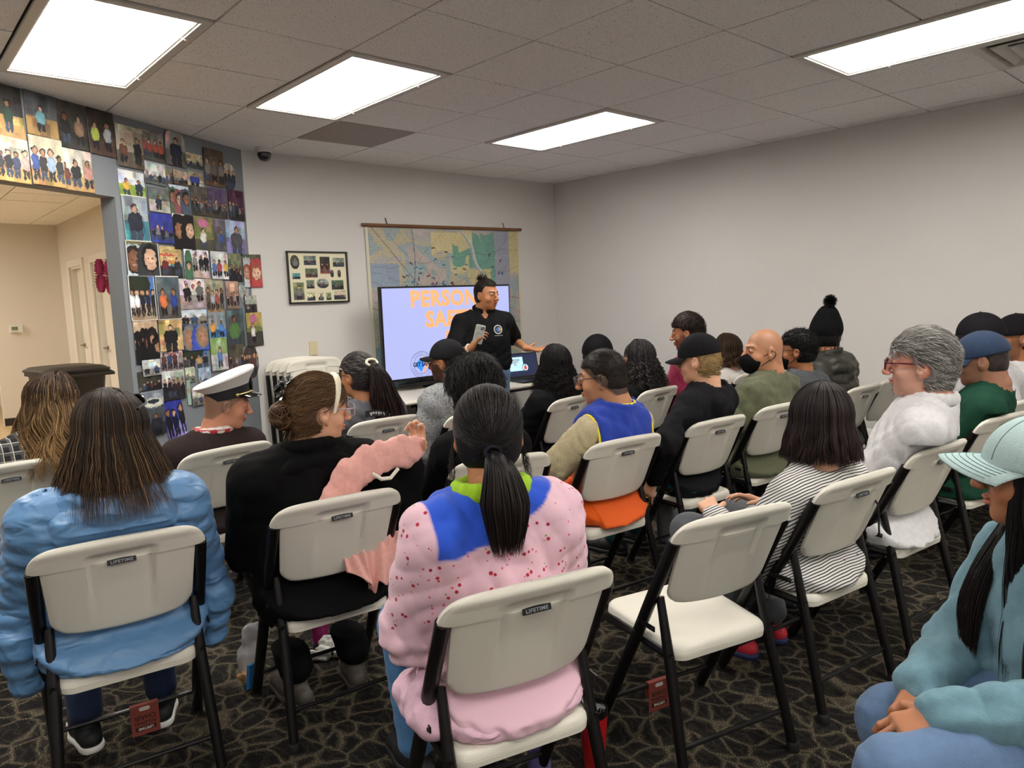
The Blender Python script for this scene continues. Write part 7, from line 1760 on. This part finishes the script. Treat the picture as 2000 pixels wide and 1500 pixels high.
# bob and striped shirt
p = P_('stripe', 'person with a dark shoulder length bob and a black and white striped shirt', (.80, -1.89, .99), -70, hpitch=.06, skin='fair', hs=1.12, wd=1.16, eyes=False, yaw=-.10,
    hands=(((-.20, .27, .62), dict(curl=1.0)), ((.12, .25, .6), None)),
    top=dict(mat=m_stripe('striped_jersey', '#d6d3d0', '#1c1b22'), name='striped_shirt', th=.026, fold=.007, hem=.42, bw=1.12, h=.0075), legs=dict(col='#55575c', name='trousers', th=.016), shoes='#c92d3c', shoe_sole='#23305c', feet=[(-.05, .27, .10), (.17, .27, .10)], legspread=.13)
long_hair(p, n=3200, k=20, length=.15, spread=1.3, wave=.004, wfreq=1.5, r0=.0022, root='#1d1415', tip='#251918', hi='#4a3430', hif=.18, seed=51, face=50, vol=.026, flare=.022, shoulder=False, lenvar=.10, part=.0, jit=.3)
Nk, up, fw, rt = p['Nk'], p['up'], p['fw'], p['rt']
mb = MB(); mb.tube([Nk+rt*.08-up*.02, Nk+rt*.10-fw*.11-up*.03, Nk+rt*.13-fw*.165-up*.12, Nk+rt*.16-fw*.165-up*.24], .007, 6, flat=.5); mb.build('bag_strap', M_strap, p['E'])
# grey haired man in white
p = P_('white', 'man with wavy grey hair, dark red glasses and a white dress shirt', (1.45, -2.0, 1.16), 17, hpitch=.0, skin='#cf8f78', hs=1.17, masc=.9, wd=1.2, neck_r=.064, fat=1.06, nose=1.12, brow='#8a8580', yaw=.22, lips='#a35a50',
    beard=('#b9a89c', .3), top=dict(col='#d5d4d6', name='dress_shirt', th=.03, fold=.009, neck=.008, hem=.42, bw=1.12, h=.0075), legs=dict(col='#1b1c24'))
hair_cap(p, grow=.010, line=.058, back=-.078, col='#6f6c69', bump=.003, vol=(.002, .004, .010), freq=30)
scalp_strands(p, n=7000, k=10, col='#5e5b59', col2='#85827e', length=.06, lift=.016, mess=.004, direction=(0, -1, -.25), front=.05, low=-.078, hi='#c9c6c0', hif=.4, r0=.0013)
glasses(p, '#5c1a28', shape='rect', w_=.026, hh=.018, thick=.0032)
Nk, up, fw, rt = p['Nk'], p['up'], p['fw'], p['rt']
S = Sdf(); S.chain([Nk+rt*.082*math.sin(a)-fw*(.08*math.cos(a))+up*(.035+.016*math.cos(a)) for a in np.linspace(-2.7, 2.7, 15)], [.013]*15, .01, sc=(1, 1, 1.9)); extra(p, S, .006, 'collar', MATS['fabric_white'])
# navy cap, green sweater
p = P_('green', 'man in a navy cap and dark green sweater beside the man in white', (2.40, -1.96, 1.10), 12, hpitch=.12, skin='#a5735a', hs=1.12, masc=.9, wd=1.2, neck_r=.066, fat=1.08, nose=1.1, beard=('#5c4a40', .35), yaw=.12, top=dict(col='#1a4030', name='sweater', th=.024, fold=.006, bw=1.1, neck=.004), legs=dict(col='#22252c'))
hair_cap(p, grow=.006, line=.04, back=-.075, col='#3a3230', bump=.001)
o, tr = cap_hat(p, '#22344f', tilt=.12, brim_l=.05, curve=.3, sc=1.06, lift=-.004, up_=.0)
mb = MB(); mb.box((0, 0, 0), (.05, .004, .04)); mesh_obj('patch', tr(np.array(mb.V)@rotm(R(-20), 0, 0).T+A3(0, .096, .05)), mb.F, mat('patch_pale_blue', '#b5cbd6', .7), o)
mb = MB(); mb.tube([tr([.086*math.sin(a), .104*math.cos(a), .022]) for a in np.linspace(-1.3, 1.3, 20)], .0025, 6); mesh_obj('cord', mb.V, mb.F, mat('cord_navy', '#141d2e', .5), o)
# black trucker cap, white shirt
p = P_('bcap', 'man in a black mesh back cap and white shirt near the right edge', (2.95, -1.80, 1.165), -2, hpitch=.05, skin='tan', hs=1.1, masc=.7, wd=1.15, top=dict(col='#cdccd0', name='shirt', th=.024, fold=.008, neck=.004), legs=dict(col='#22252c'))
hair_cap(p, grow=.005, line=.04, back=-.075, col='#2a211d', bump=.001)
o, tr = cap_hat(p, '#17161a', tilt=.02, brim_l=.08, curve=.12, sc=1.08, up_=.004)
Vc, Fc = text_mesh('Columbia', .022, extr=.0004); Vc = np.array([tr([(-.090)*math.cos(q[0]*10), -.0-.0+(-q[0])*1.0, .02+q[1]]) for q in Vc]); mesh_obj('lettering', Vc, Fc, mat('cap_lettering', '#c9c9cc', .6), o, smooth=False)
# man at the right edge
p = P_('right', 'man at the right edge with a black cap worn backwards, collared shirt', (3.43, -1.86, 1.145), 33, pos=(3.46, -1.86), yaw=.1, skin='tan', hs=1.12, masc=.6, wd=1.0, beard=('#2a1c16', .4), nose=1.15, top=dict(col='#c9c7c8', name='shirt', th=.02, neck=.004), legs=dict(col='#22252c'))
hair_cap(p, grow=.005, line=.05, back=-.07, col='#171210')
cap_hat(p, '#151418', byaw=math.pi, tilt=-.1, brim_l=.06, sc=1.04)
# girl in the denim cap
gp, gy = (.17, -2.77), R(52)
CH['girl'] = (gp[0], gp[1], gy)
p = person('girl', 'girl in a pale denim cap and dusty blue hoodie at the right edge', gp, gy, (.165, -2.69, 1.05), R(15), hpitch=.02, skin='#a86f4e', hs=1.07, fat=1.0, wd=.92, lips='#a85a50', brow='#22150f',
    knees=(W2L(gp, gy, (-.27, -2.56, .445)), W2L(gp, gy, (-.02, -2.46, .42))),
    hands=((W2L(gp, gy, (-.13, -2.60, .545)), dict(d=W2L((0, 0), gy, (-.55, .5, -.25)), n=(.3, .1, -.9), curl=.8)), (W2L(gp, gy, (-.04, -2.52, .545)), dict(d=W2L((0, 0), gy, (-.85, -.15, -.3)), n=(-.3, .2, -.9), curl=.7))),
    top=dict(mat=fabric('dusty_blue_fleece', '#688b98', .9), name='hoodie', th=.026, fold=.012, hood=True, hoodsize=1.1, hem=.42, bw=1.05, arm=1.25, h=.007, neck=.01, collar=.012), legs=dict(col='#5d7697', name='jeans', th=.018), shoes='#d8d6d2', hands_h=.004, face_h=.0036, feet=(W2L(gp, gy, (-.24, -2.62, .1)), W2L(gp, gy, (.02, -2.5, .1))))
long_hair(p, n=900, k=20, length=.50, spread=1.1, wave=.002, r0=.0026, root='#0f0d10', tip='#1f1614', seed=61, face=50, capped=True, vol=.012, flare=.02, back_off=.02, hi='#241c1c', hif=.1)
for s in (-1, 1):      # locks falling in front of the ears and over the chest
    q0 = HT(p, [s*.075, .018, .0]); Nk, fw, rt, up = p['Nk'], p['fw'], p['rt'], p['up']; q1 = HT(p, [s*.088, .012, -.08])
    tail(p, None, [q0, q1, Nk+rt*s*.10+fw*.10-up*.06, Nk+rt*s*.11+fw*.15-up*.17, Nk+rt*s*.10+fw*.17-up*.27, Nk+rt*s*.09+fw*.19-up*.36], n=420, r_=.020, r1=.034, r2=.008, k=20, root='#0f0d10', tip='#241814', seed=71+s, r0=.0015, wave=.004, name='front_lock')
MATS.pop('cap_den', None)
Md = mat('pale_denim', '#a9c0c0', .9, bump=.7, bscale=420, var=.07, vscale=300)
o, tr = cap_hat(p, '#a9c0c0', m=Md, tilt=-.10, brim_l=.088, curve=.42, sc=1.06, lift=-.006, up_=.004, h=.004)
Mst = mat('denim_stitch', '#6f8a8c', .9)
for f in (.25, .4, .55, .7, .85):
    mb = MB(); pts = []
    for a in np.linspace(-1.05, 1.05, 22):
        bx, by = .0938*math.sin(a), .1129*math.cos(a); ext = .088*(max(0, math.cos(a*.98))**.55); x = bx*(1+.02*f); pts.append((x, by-.006+ext*f, .0042-.42*(x**2)*9*(.35+.65*f)-.012*f*f))
    mb.tube(pts, .0009, 4); mesh_obj('stitching', tr(mb.V), mb.F, Mst, o)
for a in (.0, 1.05, 2.1):
    mb = MB(); mb.tube([(.0955*math.sin(t)*math.cos(a+.06), .1145*math.sin(t)*math.sin(a+.06), .1120*math.cos(t)) for t in np.linspace(-1.5, 1.5, 30)], .0011, 4); mesh_obj('stitching', tr(mb.V), mb.F, Mst, o)
CHG = [c for c in COL.objects if c.get('label', '').startswith('ivory folding chair under the person in the pale denim cap')][0]
CHG.location = (gp[0]+.0, gp[1]-.0, 0); CHG.rotation_euler = (0, 0, gy)
# ================================================================ SMALL THINGS ON THE FLOOR AND LAPS
def lathe_thing(name, loc, label, cat, parts, group=None):
    E_ = empty(name, loc, 0, label, cat, group)
    for nm, prof, m in parts: MB().lathe(prof, 28).build(nm, m, E_)
    return E_
M_red = mat('tumbler_red', '#b3121c', .3, coat=.4); M_lid = mat('lid_black', '#101012', .25, coat=.3)
t = lathe_thing('tumbler', (-.235, -1.655, 0), 'red insulated tumbler with black lid on the carpet beside the nearest chair', 'tumbler',
    [('tumbler_body', [(0, .001), (.032, .001), (.034, .006), (.044, .16), (.046, .185), (0, .185)], M_red), ('lid', [(.045, .186), (.047, .19), (.047, .212), (.043, .214), (.041, .204), (0, .204)], M_lid)])
MB().rbox((0, -.01, .209), (.02, .035, .008), .006).build('lid_slider', M_lid, t)
t = lathe_thing('water_bottle', (-.385, -1.56, 0), 'purple water bottle with a pink round sticker under the nearest chair', 'bottle',
    [('bottle_body', [(0, .001), (.034, .001), (.036, .006), (.036, .19), (.024, .21), (0, .21)], mat('bottle_purple', '#6f679f', .4)), ('cap', [(.024, .211), (.025, .24), (0, .242)], M_lid)])
n = 24; V = [(.0363*math.sin((.027*math.cos(a))/.036), -.0363*math.cos((.027*math.cos(a))/.036), .15+.03*math.sin(a)) for a in np.linspace(0, 2*math.pi, n, endpoint=False)]
MB().add(V, [tuple(range(n))]).build('sticker', mat('sticker_pink', '#c9a3b8', .5), t, smooth=False)
t = lathe_thing('tumbler', (-.47, -.27, 0), 'magenta cup standing under the chair of the black coat', 'cup',
    [('cup_body', [(0, .001), (.03, .001), (.042, .14), (0, .14)], mat('cup_magenta', '#a61e72', .4)), ('base_band', [(.0, .0005), (.034, .0005), (.036, .03), (.0, .03)], mat('cup_grey', '#4a4c58', .4))])
# crumpled tissues
E_ = empty('tissue', (-.50, -.36, 0), 0, 'crumpled white tissues on the carpet under the black coat', 'tissues'); r_ = np.random.RandomState(9)
S = Sdf()
for k in range(7): S.ell(r_.uniform(-.05, .05, 3)*A3(1, 1, .3)+A3(0, 0, .025), r_.uniform(.018, .035, 3), .01)
V, F = S.mesh(.005, disp=lambda X, Y, Z: .006*np.sin(130*X+60*Z)*np.sin(110*Y+90*Z), cuts=lambda D, X, Y, Z: np.maximum(D, .001-Z)); mesh_obj('crumple', V, F, mat('tissue_white', '#d9d7d2', .8), E_)
# clear goody bag with toy on the carpet
E_ = empty('gift_bag', (-.80, -.33, 0), .3, 'clear plastic bag with a small toy left of the black coat chair', 'bag')
S = Sdf(); S.cap((0, 0, .06), (.0, 0, .11), .05, .055, .02); S.cap((0, 0, .14), (.01, 0, .19), .03, .05, .02, sc=(1, .5, 1))
V, F = S.mesh(.006, disp=lambda X, Y, Z: .004*np.sin(90*X+40*Z)*np.sin(80*Y+50*Z), cuts=lambda D, X, Y, Z: np.maximum(D, .002-Z)); mesh_obj('plastic_bag', V, F, mat('clear_film', '#d5d8dc', .15, alpha=.5), E_)
S = Sdf(); S.ell((-.03, -.03, .045), (.04, .035, .035), .02); S.cap((-.06, -.03, .05), (-.10, -.05, .08), .014, .010, .01); S.ell((.0, -.04, .08), (.025, .025, .03), .01)
V, F = S.mesh(.005); mesh_obj('plush_toy', V, F, mat('plush_white_tan', '#b88a58', .9, bump=.5), E_)
MB().box((-.05, -.06, .06), (.05, .012, .09), 0, rotm(0, .2, .3)).build('blue_box', mat('blue_card', '#1c6fae', .5), E_, smooth=False)
# water bottle held by the person in stripes
c_ = (.385, -1.62, .0)
E_ = empty('water_bottle', (.47, -1.80, .70), 0, 'clear water bottle held on the lap of the person in stripes', 'bottle'); E_.rotation_euler = (0, R(100), R(20))
MB().lathe([(0, -.09), (.028, -.088), (.031, -.08), (.030, -.03), (.0315, -.025), (.030, .03), (.031, .05), (.014, .085), (.013, .1), (0, .1)], 24).build('bottle_body', mat('clear_plastic', '#c9d2d6', .1, alpha=.55), E_)
MB().lathe([(0, .098), (.0155, .098), (.0155, .114), (0, .115)], 20).build('cap', mat('white_cap', '#d9d9d9', .4), E_)
MB().lathe([(.0318, -.025), (.0318, .028)], 24).build('label_band', mat('bottle_label', '#8f989c', .4), E_)
# grey bag on the floor between the chairs
E_ = empty('tote_bag', (1.72, -.55, 0), .2, 'grey ribbed bag standing on the carpet under the teal trousers chair', 'bag')
bevel(MB().loft([rr4(.10, .05, .003, .02), rr4(.11, .055, .15, .02), rr4(.105, .05, .27, .02)]).build('bag_body', mat('grey_rib', '#6f7175', .8, bump=.5, bscale=90), E_), .004)
MB().tube([(-.05, 0, .26), (-.05, 0, .36), (0, 0, .39), (.05, 0, .36), (.05, 0, .26)], .006, 6).build('handle', M_lid, E_)
